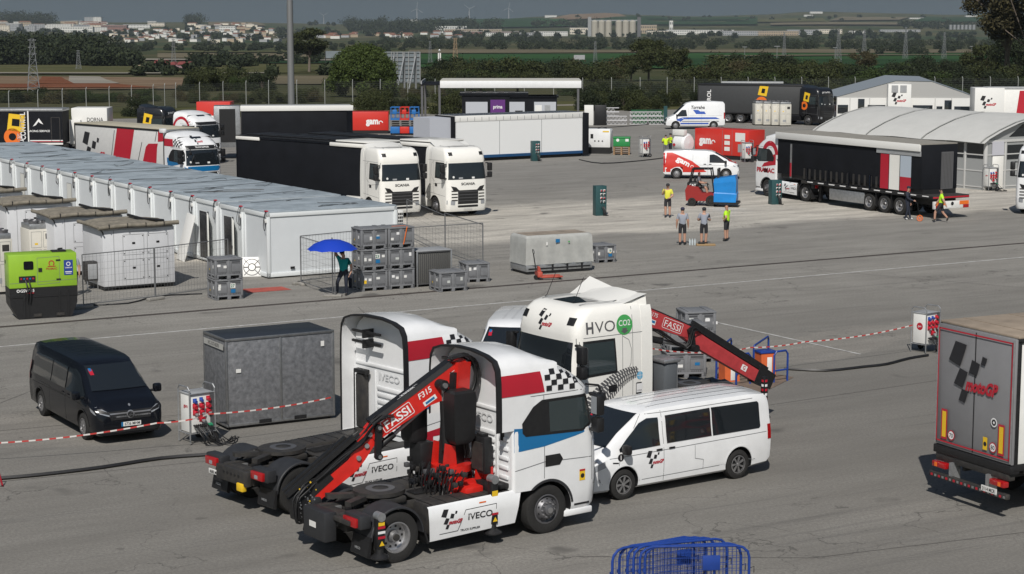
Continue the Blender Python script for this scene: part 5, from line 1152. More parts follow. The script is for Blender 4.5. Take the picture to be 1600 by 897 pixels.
tree1(1155, 125, 45, 55, PROT[1], 'tree', 'dark rounded tree above the left end of the dark trailer'); tree1(1203, 128, 50, 60, PROT[1], 'tree', 'dark rounded tree between the two tents and the green field'); tree1(1345, 120, 42, 50, PROT[3], 'tree', 'dry looking tree above the rear tent'); tree1(1530, 130, 62, 60, PROT[0], 'tree', 'low spreading tree left of the right edge eucalyptus'); tree1(1585, 132, 90, 80, PROT[1], 'tree', 'dark dense tree in front of the right edge eucalyptus'); tree1(1490, 130, 40, 50, PROT[1], 'tree', 'small dark tree behind the far right logo box')
EUC = mk_tree(41, 14, 8, LF[0], 9000, .24, .28)
p = GT(485, 112); plant(EUC, 'eucalyptus_tree', 'tall thin eucalyptus with a pale trunk right of the light mast', 'tree', p, 66/FPX*p.y/8, 1.0, z=p.z, sz=72/FPX*p.y/13)
# right-hand eucalyptus group with bare limbs
p = GT(1566, 138); EU2 = mk_tree(43, 22, 12, LF[2], 14000, .24, .3); plant(EU2, 'eucalyptus_tree', 'tall eucalyptus with thin crown at the right edge of the view', 'tree', p, 1.12, .4, z=p.z, sz=1.0)
p = GT(1600, 140); plant(EU2, 'eucalyptus_tree', 'darker eucalyptus cut by the right edge behind the tall one', 'tree', p, 1.3, 2.4, z=p.z, sz=1.05)
m = MB(); p = GT(1575, 138)
for pts in (((0, 0, 0), (-.5, 0, 6), (-1.5, 0, 11), (-4, 0, 15), (-6.0, 0, 17.5)), ((-1.2, 0, 10), (-.8, 0, 14), (-1.5, 0, 17.5)), ((-3, 0, 13.7), (-5, 0, 14), (-6.8, 0, 15.5)), ((-.5, 0, 6), (.5, .5, 11), (1, .4, 16), (1.6, 0, 21))): m.tube([p+Vector(q) for q in pts], .14, BARK, 5)
m.build('bare_tree', label='leafless grey limbs reaching left from the eucalyptus at the right edge', cat='tree')
for i, (px, py, s) in enumerate([(585, 172, 1.3), (600, 171, 1.2), (655, 171, 1.0), (628, 170, .7), (693, 178, 1.3), (640, 178, 1.0), (575, 178, 1.2), (935, 160, 1.3), (945, 167, 1.0), (1030, 168, 1.0), (1043, 166, 1.1), (1082, 166, 1.0), (1098, 163, .7), (975, 172, 1.5), (1000, 173, 1.3), (920, 172, 1.4), (1015, 176, 1.0), (212, 182, 2.0)]):
    p = G(px, py); plant(SHR[(i*3) % 2], 'clipped_shrub', ['rounded clipped shrub on the verge', 'low clipped hedge clump on the verge'][i % 2] + ' %s' % ('between the black trailer and the canopy' if px < 700 else 'behind the stacked trusses' if px < 1010 else 'left of the dark trailer') if px > 300 else 'tall dark conical shrub behind the white box trailer', 'shrub', p, s*.36 if px > 300 else .42, i, 'clipped shrubs on the verge', z=-.1, sz=s*.42 if px > 300 else .5)
# far woods and tree lines: masses nobody could count
def wood(name, label, spots, leaf, size, per, seed):
    cl = []
    for x0, x1, y0, y1, n, h0, h1 in spots:
        for i in range(n):
            p = GT(rnd.uniform(x0, x1), rnd.uniform(y0, y1)); h = rnd.uniform(h0, h1); cl.append((p.x, p.y, p.z+h*.45, h*rnd.uniform(.5, .9), h*.55))
    V = []
    r = np.random.RandomState(seed)
    for c in cl: V.append(leaves(r.randint(1 << 30), [c], per, size, .5))
    me = qmesh(name, np.concatenate(V), leaf); o = bpy.data.objects.new(name, me); COL.objects.link(o); o['kind'] = 'stuff'; tag(o, label, 'trees')
wood('wood', 'dark eucalyptus wood at the left beyond the bare soil', [(-30, 170, 92, 101, 60, 9, 13), (-30, 120, 80, 92, 40, 10, 14), (140, 215, 100, 103, 14, 5, 8)], LF[1], .62, 1000, 5)
wood('tree_line', 'low trees and bushes scattered over the far plain', [(310, 640, 84, 99, 60, 1.6, 3.6), (170, 212, 84, 99, 14, 1.6, 3.6), (306, 400, 99, 105, 24, 3, 5), (640, 1620, 74, 77.5, 110, 5, 9), (170, 660, 68, 80, 130, 3, 6), (980, 1620, 64, 75, 120, 5, 10), (600, 980, 62, 74, 90, 6, 10), (200, 620, 112, 118, 14, 2, 4), (1330, 1620, 80, 86, 16, 4, 7)], LF[1], .75, 240, 6)
wood('far_tree_line', 'dark tree clumps among the far houses and hills', [(0, 445, 44, 64, 110, 5, 9), (430, 640, 48, 60, 40, 6, 11), (540, 780, 40, 52, 110, 14, 26), (0, 90, 36, 38, 40, 20, 34), (296, 322, 37, 39, 12, 18, 30), (480, 640, 38, 40, 12, 8, 14), (700, 1600, 52, 62, 110, 6, 11), (820, 960, 40, 44, 24, 12, 20), (1400, 1600, 40, 46, 30, 10, 18), (900, 1600, 24, 34, 26, 6, 12)], LF[1], 2.0, 170, 7)

# ------------------------------------------------------------------ town, industry, masts
WALLS = [mat('white render', (.58, .58, .55), .8), mat('cream render', (.58, .53, .44), .8), mat('brick render', (.20, .11, .09), .85), mat('grey render', (.30, .31, .32), .8), mat('tan render', (.34, .27, .19), .85)]
TILE = mat('clay tile', (.20, .09, .06), .85); FLAT = mat('flat roof', (.30, .30, .30), .85); WIN = mat('far windows', (.05, .06, .07), .3)
def house(px, py, w, h, d, wall, roof, label, name='house', group=None, rows=2, rz=None, cat='building'):
    p = GT(px, py); root = thing(name, label, cat, p, rnd.uniform(-.35, .35) if rz is None else rz, group, z=p.z); root.location.z = p.z-.3
    b = MB(); b.box(-w/2, w/2, -d/2, d/2, 0, h, wall); b.build('wall', root, smooth=0)
    r = MB()
    if roof is TILE: r.prism([(-w/2-.3, h+.01), (w/2+.3, h+.01), (w/2-w*.16, h+min(2, h*.35)), (-w/2+w*.16, h+min(2, h*.35))], -d/2-.3, d/2+.3, TILE)
    else: r.box(-w/2-.2, w/2+.2, -d/2-.2, d/2+.2, h, h+.5, roof)
    r.build('roof', root, smooth=0)
    if rows:
        v = MB(); n = max(2, int(w/3.2)); hh = h/rows
        for i in range(n):
            for j in range(rows): x = -w/2+(i+.5)*w/n; v.box(x-w/n*.25, x+w/n*.25, -d/2-.06, -d/2+.05, j*hh+hh*.3, j*hh+hh*.75, WIN)
        v.build('window', root, smooth=0)
    return root
for (a, b, y0, y1, n, wr_, hr_, lab, g) in [(165, 445, 46, 58, 90, (5, 13), (3, 6), 'small white house in the dense far town at the left', 'houses of the far town at the left'), (200, 445, 55, 67, 60, (5, 12), (3, 5), 'small pale house on the near edge of the far town', 'houses on the near edge of the far town'), (0, 170, 40, 50, 26, (20, 50), (9, 16), 'pale apartment block in the far town at the left', 'apartment blocks of the far town'), (300, 430, 40, 46, 26, (8, 22), (4, 8), 'low white building high in the far town', 'low buildings high in the far town'), (460, 720, 53, 60, 42, (9, 16), (4, 6), 'white house with clay roof in the far village at the centre', 'village houses at the centre')]:
    for i in range(n): house(rnd.uniform(a, b), rnd.uniform(y0, y1), rnd.uniform(*wr_), rnd.uniform(*hr_), rnd.uniform(8, 14), rnd.choice(WALLS[:2]+[WALLS[0], WALLS[3], WALLS[4]]), TILE if 'clay' in lab or rnd.random() < .3 else FLAT, lab, 'house' if wr_[1] < 25 else 'apartment_block', g, rows=0 if wr_[1] < 25 else 4)
p = house(146, 41, 20, 21, 14, WALLS[3], FLAT, 'left slab of the tall pair of tower blocks above the far town', 'tower_block', rows=9, rz=0); house(159, 41, 20, 21.5, 14, WALLS[0], FLAT, 'right slab of the tall pair of tower blocks above the far town', 'tower_block', rows=9, rz=0)
for px, py, w, h, wl_, lab in [(185, 49, 52, 13, WALLS[2], 'long dark brick apartment block below the tower blocks'), (165, 43.5, 60, 7, WALLS[0], 'long low white hall below the tower blocks'), (220, 44, 60, 8, WALLS[0], 'low white hall right of the tower blocks'), (250, 41, 40, 8, WALLS[1], 'cream hall on the skyline of the far town'), (125, 50, 70, 11, WALLS[0], 'pale apartment terrace left of the brick block'), (30, 47, 30, 14, WALLS[0], 'white apartment block at the far left'), (360, 48, 34, 10, WALLS[0], 'white villa complex on the right of the far town'),
        (706, 51, 60, 13, WALLS[0], 'small white tower hall of the factory behind the central village'), (740, 52, 110, 8, WALLS[4], 'long tan factory shed behind the central village'), (760, 54, 120, 6, WALLS[2], 'long dark red factory shed'), (790, 56, 70, 6, WALLS[0], 'white shed beside the factory'),
        (915, 53, 62, 12, WALLS[1], 'cream windowless hall left of the silos'), (1010, 52, 34, 16, WALLS[4], 'square tan block right of the silos'), (1046, 49, 7, 22, WALLS[0], 'slim white tower among the industrial halls'), (1060, 54, 50, 9, WALLS[0], 'white hall below the slim tower'), (1025, 55, 40, 8, WALLS[1], 'cream hall below the tan block'), (1110, 53, 80, 8, WALLS[0], 'long white warehouse right of the slim tower'), (1150, 55, 70, 8, WALLS[3], 'grey warehouse in the industrial row'), (1200, 55, 100, 8, WALLS[4], 'long tan warehouse in the industrial row'), (1250, 54, 60, 9, WALLS[3], 'grey hall left of the church like block'), (1290, 52, 50, 8, WALLS[1], 'cream hall at the right of the industrial row'), (1340, 53, 46, 6, WALLS[0], 'white low sheds right of the industrial row'), (1400, 50, 80, 5, WALLS[3], 'grey low sheds under the right hill'), (1560, 43, 70, 7, WALLS[3], 'blue grey shed near the right edge'), (830, 57, 40, 7, WALLS[3], 'grey shed at the left end of the industrial row'), (860, 56, 60, 8, WALLS[0], 'white shed at the left of the cream hall'), (240, 33.5, 30, 5, WALLS[0], 'tiny white farm on the far skyline'),
        (1270, 21.5, 40, 6, WALLS[0], 'white farmhouse on top of the right hill'), (1258, 26, 26, 5, WALLS[0], 'white farm below the hilltop farmhouse'), (860, 27.5, 36, 7, WALLS[0], 'white farm on the shoulder of the central hill'), (648, 33, 22, 5, WALLS[0], 'white chapel like house on the skyline above the wood'), (1425, 30, 40, 4, WALLS[0], 'low white farm on the right hill slope'), (1510, 26.5, 36, 4, WALLS[0], 'white farm near the top of the right hill'), (860, 40, 26, 4, WALLS[0], 'white cottage below the central hill')]:
    house(px, py, w, h, 16, wl_, FLAT, lab, 'building', rows=2, rz=0)
sil = mat('silo concrete', (.33, .31, .26), .8); p0 = GT(960, 57); rt = thing('grain_silo', 'cluster of tall round concrete silos in the industrial row', 'silo', p0, 0); rt.location.z = p0.z
for i in range(6): q = MB(); q.cyl(((i-3)*12+(6 if i > 2 else 0), 0, 0), ((i-3)*12+(6 if i > 2 else 0), 0, 26), 5.8, sil, n=16); q.cyl(((i-3)*12+(6 if i > 2 else 0), 0, 26), ((i-3)*12+(6 if i > 2 else 0), 0, 29), 5.8, sil, r1=1, n=16); q.build('silo', rt)
q = MB(); q.box(-48, -42, -4, 4, 0, 34, STEEL); q.box(38, 44, -4, 4, 0, 34, RIMD); q.box(-45, 44, -1, 1, 27, 29, STEEL); q.build('elevator', rt, smooth=0)
p0 = GT(1497, 46); rt = thing('grain_silo', 'row of seven small steel silos near the right edge', 'silo', p0, 0); rt.location.z = p0.z
for i in range(7): q = MB(); q.cyl(((i-3)*8.2, 0, 0), ((i-3)*8.2, 0, 10), 3.6, STEEL, n=12); q.build('silo', rt)
# ruined graffiti building
p0 = GT(262, 108.5); rt = thing('ruined_house', 'ruined roofless house with graffiti walls and red roof patches on the left plain', 'building', p0, .05); rt.location.z = p0.z
sc = p0.y/FPX; q = MB(); gr = mat('graffiti wall', (.36, .24, .25), .8, var=.5, scale=1.2, dirt=(.16, .09, .12)); q.box(-46*sc, -12*sc, -4, 0, 0, 8*sc, WALLS[4]); q.box(-12*sc, 42*sc, -3, 4, 0, 8.5*sc, gr); q.box(-12*sc, -2*sc, -3.2, 2, 0, 8*sc, WALLS[0]); q.build('wall', rt, smooth=0)
q = MB(); rf = mat('red roof', (.22, .05, .05), .8, var=.3, scale=1)
for a, b, h in ((-16, 5, 7), (8, 18, 4), (20, 42, 4.5)): q.prism([(a*sc, 8.6*sc), (b*sc, 8.6*sc), ((b-3)*sc, (8.6+h)*sc), ((a+2)*sc, (8.6+h)*sc)], -3.3, 4.2, rf)
q.build('roof', rt, smooth=0); q = MB()
for x in (-38, -31, -24, -18): q.box(x*sc, (x+3.5)*sc, -4.1, -3.9, 2*sc, 6*sc, WIN)
q.build('window', rt, smooth=0)
def pylon(px, py, hp, wp, label, m=None, n=8, z=None):
    p = GT(px, py); H = hp*p.y/FPX; W = wp*p.y/FPX/2; root = thing('pylon', label, 'pylon', p, .3); root.location.z = p.z; q = MB(); m = m or STEEL; r = max(.04, H*.0042)
    def c(i): k = i/n; w = W*(1-k)**1.2+.25; return [Vector((a*w, b*w, H*k)) for a, b in ((-1, -1), (1, -1), (1, 1), (-1, 1))]
    for i in range(n):
        A, B = c(i), c(i+1)
        for j in range(4): q.tube([A[j], B[j]], r, m, 4); q.tube([A[j], B[(j+1) % 4]], r*.6, m, 3); q.tube([A[(j+1) % 4], B[j]], r*.6, m, 3); q.tube([B[j], B[(j+1) % 4]], r*.6, m, 3)
    q.build('lattice', root, smooth=0); a = MB()
    for k in (.97, .84, .72): a.box(-W*.9, W*.9, -r*2, r*2, H*k, H*k+r*3, m)
    a.build('crossarm', root, smooth=0)
pym = mat('dull pylon steel', (.20, .21, .22), .6, .3)
for px, py, hp, wp, l in [(56, 146, 86, 14, 'large lattice pylon in front of the dark wood at the left'), (127, 108, 30, 6, 'lattice pylon left of the ruined house'), (275, 104, 44, 6, 'thin pylon behind the ruined house'), (175, 100, 36, 5, 'faint pylon right of the dark wood'), (1306, 100, 56, 7, 'tall pylon right of the dark trailer'), (1346, 96, 50, 6, 'pylon just right of the tall one'), (1410, 92, 50, 5, 'pylon above the rear tent'), (1470, 92, 42, 5, 'faint pylon above the right tent end'), (929, 104, 40, 4, 'slim pylon left of the tall central tree'), (673, 100, 36, 4, 'slim pylon right of the billboard frame'), (1222, 88, 38, 4, 'pylon among the right fields')]: pylon(px, py, hp, wp, l, pym)
pylon(712, 119, 60, 8, 'orange footed lattice tower behind the canopy', mat('tower paint', (.30, .22, .14), .6))
for i, (px, py, hp) in enumerate([(507, 36, 14), (653, 33, 19), (734, 31, 17), (795, 30, 16)]):
    p = GT(px, py) if py > 31 else Vector(((px-800)/FPX*6300, 6300, TZ((px-800)/FPX*6300, 6300))); H = hp*p.y/FPX; rt = thing('wind_turbine', 'white wind turbine on the skyline, %s of four' % ['leftmost and faintest', 'second', 'third', 'rightmost'][i], 'wind turbine', p); rt.location.z = p.z
    q = MB(); q.cyl((0, 0, 0), (0, 0, H), 1.3, WALLS[3], r1=.7, n=8); q.build('tower', rt); q = MB()
    for k in range(3): a = .5+i+k*2.094; q.tube([(0, -2, H), (cos(a)*H*.55, -2, H+sin(a)*H*.55)], .45, WALLS[3], 4)
    q.build('blade', rt)
# billboard seen from behind
p = GT(643, 137); rt = thing('billboard', 'large grey steel billboard seen from behind beside the round tree', 'billboard', p, radians(-8)); rt.location.z = p.z; sc = p.y/FPX; q = MB(); bb = mat('billboard back', (.17, .20, .22), .55, .2, var=.15, scale=.5); q.box(-50*sc, 15*sc, 0, .3, 8*sc, 57*sc, bb); q.build('panel', rt, smooth=0); q = MB()
for k in range(6): x = (-30+k*9)*sc; q.box(x-.08, x+.08, -.3, -.02, 8*sc, 57*sc, STEEL)
for k in range(8): z = (10+k*6.5)*sc; q.box(-50*sc, 15*sc, -.15, -.01, z-.05, z+.05, pym)
for x in (-26, -10, 8): q.tube([(x*sc, -.2, 50*sc), (x*sc-.5, -4, 0)], .15, pym, 5); q.box(x*sc-.15, x*sc+.15, -.2, .2, 0, 57*sc, pym)
q.build('frame', rt, smooth=0)
p = GT(522, 108); rt = thing('billboard', 'small grey billboard on posts left of the round tree', 'billboard', p, 0); rt.location.z = p.z; sc = p.y/FPX; q = MB(); q.box(-11*sc, 14*sc, 0, .3, 18*sc, 29*sc, bb); q.build('panel', rt, smooth=0); q = MB(); q.box(-12*sc, -11*sc, 0, .4, 0, 29*sc, BLACK); q.build('post', rt, smooth=0)
p = G(455.5, 176); rt = thing('light_mast', 'tall grey tapering light mast rising out of the picture', 'mast', p); q = MB(); q.cyl((0, 0, 0), (0, 0, 32), .40, mat('mast steel', (.19, .195, .2), .5, .3), r1=.24, n=20); q.build('pole', rt); q = MB(); q.cyl((0, 0, 0), (0, 0, .12), .6, STEEL, n=12); q.build('base_plate', rt)
q = MB(); q.box(-1.8, 1.8, -.3, .3, 31.6, 32.3, STEEL)
for k in range(4): q.box(-1.7+k, -1.0+k, -.8, -.3, 31.7, 32.5, GREY)
q.build('floodlight', rt)
p = GT(687.5, 125); sc = p.y/FPX; rt = thing('camera_pole', 'slim pole with white camera head and antenna boxes behind the canopy', 'pole', p); rt.location.z = p.z; q = MB(); q.cyl((0, 0, 0), (0, 0, 44*sc), .12, STEEL, n=8); q.build('pole', rt); q = MB(); q.box(-.35, -.1, -.2, .2, 31*sc, 43*sc, PLATE); q.box(.1, .35, -.2, .2, 31*sc, 43*sc, PLATE); q.build('antenna', rt); q = MB(); q.lathe([(0, -.3), (.3, 0), (0, .3)], WHITE, (0, 0, 47*sc), Z_, 12); q.cyl((0, 0, 44*sc), (0, 0, 47*sc), .08, STEEL, n=6); q.build('camera', rt)
p = GT(904, 120); sc = p.y/FPX; rt = thing('road_sign', 'grey roadside sign box on a post right of the canopy', 'sign', p); rt.location.z = p.z; q = MB(); q.cyl((0, 0, 0), (0, 0, 28*sc), .12, STEEL, n=8); q.build('post', rt); q = MB(); q.box(-8*sc, 9*sc, 0, .4, 28*sc, 35*sc, GREY); q.build('panel', rt)
q = MB(); p = GT(700, 119); sc = p.y/FPX; rt = thing('container', 'small green container beyond the canopy', 'container', p); rt.location.z = p.z; q.box(-6*sc, 7*sc, 0, 3, 0, 9*sc, mat('bright green paint', (.02, .2, .07), .5)); q.build('body', rt, smooth=0)
q = MB(); rt2 = thing('container', 'small orange container beside the green one beyond the canopy', 'container', p+Vector((9*sc, 0, 0))); rt2.location.z = p.z; q.box(-1.5*sc, 6*sc, 0, 3, 0, 9*sc, mat('orange container', (.4, .16, .04), .6)); q.build('body', rt2, smooth=0)
for i, (px, py, hp) in enumerate([(1161, 104, 31), (1211, 110, 38), (1301, 100, 26), (1513, 100, 28)]): p = GT(px, py); H = hp*p.y/FPX; rt = thing('street_lamp', 'slim roadside lamp post on the plain, %s from the left' % ['first', 'second', 'third', 'fourth'][i], 'lamp post', p); rt.location.z = p.z; q = MB(); q.cyl((0, 0, 0), (0, 0, H), .12, STEEL, r1=.07, n=6); q.build('post', rt); q = MB(); q.box(-.9, .9, -.15, .15, H, H+.15, GREY); q.build('lamp_head', rt)
# ================================================================== OBJECTS
def R2(h, x, y): return Vector((cos(h)*x - sin(h)*y, sin(h)*x + cos(h)*y))
def L2W(loc, h, x, y): v = R2(h, x, y); return (loc[0]+v.x, loc[1]+v.y)
# ---- foreground lorry A with red crane
locA, hA = fit((628, 882), (0, -1.33), (858, 836), (3.7, -1.33))
rootA, cabA, bvA = tractor('iveco', 'crane_tractor', 'white crane lorry nearest the camera with bright red folded crane', locA, hA, spoiler='short')
def livery(cb, bv, front=False, far=False):
    d = MB()
    for F_, sg in ((RIGHT, 1), (LEFT, -1)):
        def U(p): return [(sg*a, b) for a, b in p]
        d.shp(poly(U([(2.50, 3.02), (3.62, 3.02), (3.52, 3.46), (2.50, 3.46)])), F_, REDM, bv, eps=.012, step=.1)
        for i in range(6):
            for j in range(4):
                if (i+j) % 2 == 0: x0 = 3.66+i*.15-j*.02; z0 = 3.03+j*.115-i*.005; d.shp(rect(min(sg*x0, sg*(x0+.145)), z0, max(sg*x0, sg*(x0+.145)), z0+.11), F_, INK, bv, eps=.014, step=.1)
        d.shp(poly(U([(2.83, 1.84), (2.83, 2.34), (3.3, 2.30), (4.2, 2.24), (4.99, 2.28), (5.0, 2.12), (4.4, 2.0), (3.6, 1.88)])), F_, BLUE, bv, eps=.005)
        d.shp(rect(min(sg*4.52, sg*4.67), 1.02, max(sg*4.52, sg*4.67), 1.26), F_, YEL, bv, eps=.006); d.shp(disc(sg*4.6, 1.12, .05), F_, INK, bv, eps=.009); d.shp(rect(min(sg*4.52, sg*4.67), 1.22, max(sg*4.52, sg*4.67), 1.26), F_, REDM, bv, eps=.009)
    d.shp(poly([(-1.2, 1.72), (-1.2, 1.9), (1.2, 1.9), (1.2, 1.72), (.9, 1.6), (-.9, 1.6)]), FRONT, BLUE, bv, eps=.014)
    motogp(d, FR((0, 0, 0), Y_, Z_), .62, -.35, 3.16, bv, step=.06)
    d.shp(text('TRUCK SUPPLIER', .085, .02), FR((0, 0, 2.98), Y_, Z_), WINK, bv, eps=.03, step=.1)
    d.build('livery', cb)
livery(cabA, bvA)
crane_a(rootA)
# ---- lorry B
hB = radians(40.3); locB = (-5.37, 40.89)
rootB, cabB, bvB = tractor('iveco', 'tractor_unit', 'white lorry behind the red crane with bare chassis and tall cab deflector with black edge', locB, hB, spoiler='full', rearbox=False, ext=.42)
livery(cabB, bvB)
d = MB(); d.shp(poly([(2.85, 1.0), (3.6, 1.0), (3.6, 1.4), (2.85, 1.3)]), RIGHT, REDM, bvB, eps=.006); lw = d.build('livery', cabB); d = MB()
x = 2.72; d.box(x-.14, x+.06, .62, .92, 1.15, 2.45, CHAS, .06); d.box(x-.16, x, .5, .95, 2.45, 2.55, BLACK, .02); d.tube([(x-.1, .77, 1.15), (x-.1, .77, .8)], .12, CHAS, 10); d.tube([(x-.08, 1.02, .9), (x-.08, 1.02, 2.5), (x-.08, .7, 2.55)], .018, BLACK)
exh = d.build('exhaust_stack', rootB); exh.location.x = .42
# ---- crane lorry with HVO lettering
hH = radians(215.5); locH = anchor((903, 530), (4.97, 1.2, 3.0), hH)
rootH, cabH, bvH = tractor('scania', 'crane_tractor', 'cream white crane lorry with green disc and tyre tread print on its cab', locH, hH, white=OFFW, spoiler='fin')
d = MB(); TR = mat('tyre print', (.09, .09, .095), .6); CO2 = mat('green disc', (.06, .33, .09), .4)
d.shp(tf(text('VO', .27, .0, width=.62), 1, dx=-4.14, dy=3.1), LEFT, TR, bvH, eps=.006); d.shp(tf(text('H', .27, .03, width=.22), 1, dx=-4.62, dy=3.1), LEFT, TR, bvH, eps=.008)
d.shp(disc(-3.55, 3.22, .25, 28), LEFT, CO2, bvH, eps=.006); d.shp(tf(text('CO2', .14, .01, width=.36), 1, dx=-3.55, dy=3.2), LEFT, WINK, bvH, eps=.009); d.shp(poly([(-3.62, 3.14), (-3.62, 3.08), (-3.68, 3.08), (-3.55, 3.0), (-3.42, 3.08), (-3.48, 3.08), (-3.48, 3.14)]), LEFT, TR, bvH, eps=.009)
# tyre tread arc printed on the side: blocks along a rising curve
def C(t): return -4.95+t*1.82, .72+1.30*(1-(1-t)**2.0)
def CN(t, o):
    (x0, z0), (x1, z1) = C(t-.01), C(t+.01); L = hypot(x1-x0, z1-z0); x, z = C(t); w = .42*(1-.70*t); return x-(z1-z0)/L*o*w, z+(x1-x0)/L*o*w
for i in range(26):
    t0 = (i+.1)/26; dt = .62/26
    for o0, o1, sl_ in ((-1.0, -.56, .02), (-.50, -.06, .012), (.02, .46, -.012), (.52, 1.0, -.02)):
        d.shp(poly([CN(t0, o0), CN(t0+dt, o0), CN(t0+dt+sl_, o1), CN(t0+sl_, o1)]), LEFT, TR, bvH, eps=.006, step=.4)
for o in (-.53, -.02, .49): d.shp(line([CN(i/14, o) for i in range(15)], .018), LEFT, TR, bvH, eps=.006, step=.4)
for a, b, r in ((-4.85, 1.02, .1), (-4.72, .92, .09), (-4.9, .84, .07)): d.shp(tf(disc(0, 0, 1, 9), r, r*.6, rot=.5, dx=a, dy=b), LEFT, TR, bvH, eps=.006)
d.shp(rrect(-3.2, 1.25, -2.98, 1.75, .03), LEFT, INK, bvH, eps=.006); d.shp(rect(-3.185, 1.5, -2.995, 1.72), LEFT, WINK, bvH, eps=.009); d.shp(tf(text('SCANIA', .035, .01, width=.15), 1, dx=-3.09, dy=1.53), LEFT, INK, bvH, eps=.011); motogp(d, LEFT, .16, -3.17, 1.29, bvH, WINK, WINK)
d.shp(disc(-3.08, 1.92, .10, 16), LEFT, mat('pale blue badge', (.15, .4, .6), .5), bvH, eps=.007); d.shp(line([(-3.17, 1.92), (-2.99, 1.92)], .012), LEFT, WINK, bvH, eps=.009); d.shp(line([(-3.08, 1.83), (-3.08, 2.01)], .012), LEFT, WINK, bvH, eps=.009)
motogp(d, FRONT, .62, -.36, 3.06, bvH, step=.05); d.build('livery', cabH)
for s in (-.95, .2): d = MB(); d.tube([(4.4, s, 3.7), (4.3, s, 3.78), (4.0, s-.05, 4.3)], .008, BLACK, 4); d.build('antenna', cabH)
crane_b(rootH)

# ---- white minibus
def minibus(label, loc, rz, n=3.4, group=None, lt=True):
    sd = t6side(n); sd['front'] = [(poly([(-.62, .80), (.62, .80), (.58, .88), (-.58, .88)]), BLACK), (rect(-.55, .36, .55, .52), BLACK), (rect(-.9, .42, -.62, .55), BLACK), (rect(.62, .42, .9, .55), BLACK), (line([(-.6, .86), (.6, .86)], .015), LAMPG), (disc(0, .84, .07), LAMPG)]; sd['plate'] = ('4381 KVB', .60)
    r, b, bv = van('minibus', label, loc, rz, T6(n), n, WHITE, .345, side=sd, ws=[(-.76, 1.22), (.76, 1.22), (.66, 1.86), (-.66, 1.86)], hlamp=[(.5, .80), (.84, .84), (.86, .98), (.55, .92)], cheek=[(n+.52, .94), (n+.76, .86), (n+.84, .76), (n+.78, .72), (n+.50, .80)], group=group)
    return r, b, bv
locV, hV = fit((1151.7, 749), (0, .95), (978.5, 781), (3.4, .95))
rV, bV, bvV = minibus('white long minibus with tinted windows in front of the cream crane lorry', locV, hV)
d = MB(); motogp(d, LEFT, .50, -2.78, .62, bvV, step=.1); d.shp(disc(-3.5, .98, .085), LEFT, INK, bvV, eps=.006); d.shp(tf(text('1', .10, .02), 1, dx=-3.5, dy=.93), LEFT, WINK, bvV, eps=.009); motogp(d, LEFT, .5, -.45, 1.35, bvV, mat('faint print', (.03, .03, .035), .3), mat('faint red print', (.06, .01, .015), .3), step=.1) if 0 else None
d.shp(line([(-3.72, .88), (-3.56, .86)], .03), LEFT, BLACK, bvV, eps=.006); d.build('livery', rV)
# ---- black people carrier
nv = 3.43
st = [(-.98, 1.80, .72, .84, 1.08, .42), (-.97, 1.865, .74, .92, 1.08, .34), (-.90, 1.90, .76, .95, 1.08, .25), (-.3, 1.91, .77, .96, 1.08, .22), (1.2, 1.91, .78, .96, 1.08, .22), (nv-1.35, 1.90, .77, .96, 1.06, .22), (nv-.95, 1.87, .74, .955, 1.04, .22), (nv-.72, 1.80, .71, .955, 1.03, .22), (nv-.2, 1.50, .72, .95, 1.02, .22), (nv+.16, 1.26, .76, .94, 1.0, .22),
      (nv+.24, 1.2, .78, .935, .98, .22), (nv+.55, 1.10, .74, .92, .92, .22), (nv+.78, 1.02, .70, .89, .88, .22), (nv+.88, .92, .66, .84, .78, .22), (nv+.94, .78, .62, .78, .64, .24), (nv+.96, .6, .6, .72, .5, .27)]
sd = dict(glass=[[(nv-1.25, 1.10), (nv-1.25, 1.66), (nv-.85, 1.68), (nv-.62, 1.60), (nv+.02, 1.15), (nv+.02, 1.08)], [(nv-1.33, 1.12), (nv-1.33, 1.68), (.98, 1.70), (.98, 1.12)], [(.92, 1.12), (.92, 1.70), (-.5, 1.68), (-.6, 1.60), (-.6, 1.2), (-.52, 1.12)]], seams=[[(nv-1.29, .3), (nv-1.29, 1.8)], [(nv-2.6, .3), (nv-2.6, 1.05)], [(-.6, .9), (nv-1.3, .92)], [(.0, .98), (nv+.2, .9)]], handles=[(nv-1.1, 1.0), (nv-1.5, 1.0)], mirror=(nv-.05, 1.06), mcol=BLKP, roof=(.0, nv-1.2), tail=(.9, 1.4),
      front=[(poly([(-.52, .62), (.52, .62), (.58, .84), (-.58, .84)]), BLACK), (line([(-.56, .78), (.56, .78)], .035), RIM), (line([(-.53, .70), (.53, .70)], .035), RIM), (ring(0, .74, .075, .10), RIM), (disc(0, .74, .075), BLACK)]+[(line([(0, .74), (.09*cos(a), .74+.09*sin(a))], .02), RIM) for a in (pi/2, pi/2+2.094, pi/2+4.189)]+[(rect(-.78, .30, .78, .40), BLACK), (disc(0, .965, .03), RIM)], plate=('6736 MHM', .50))
locK, hK = fit((62.7, 649.2), (0, -.95), (130, 687.6), (nv, -.95))
van('people_carrier', 'glossy black people carrier parked alone at the left', locK, hK, st, nv, BLKP, .345, side=sd, rim='alloy10', ws=[(-.72, 1.26), (.72, 1.26), (.62, 1.78), (-.62, 1.78)], hlamp=[(.50, .70), (.78, .80), (.84, .94), (.80, .96), (.56, .82)], cheek=[(nv+.50, .92), (nv+.78, .84), (nv+.84, .76), (nv+.60, .82)], cat='van', rail=6)
d = None
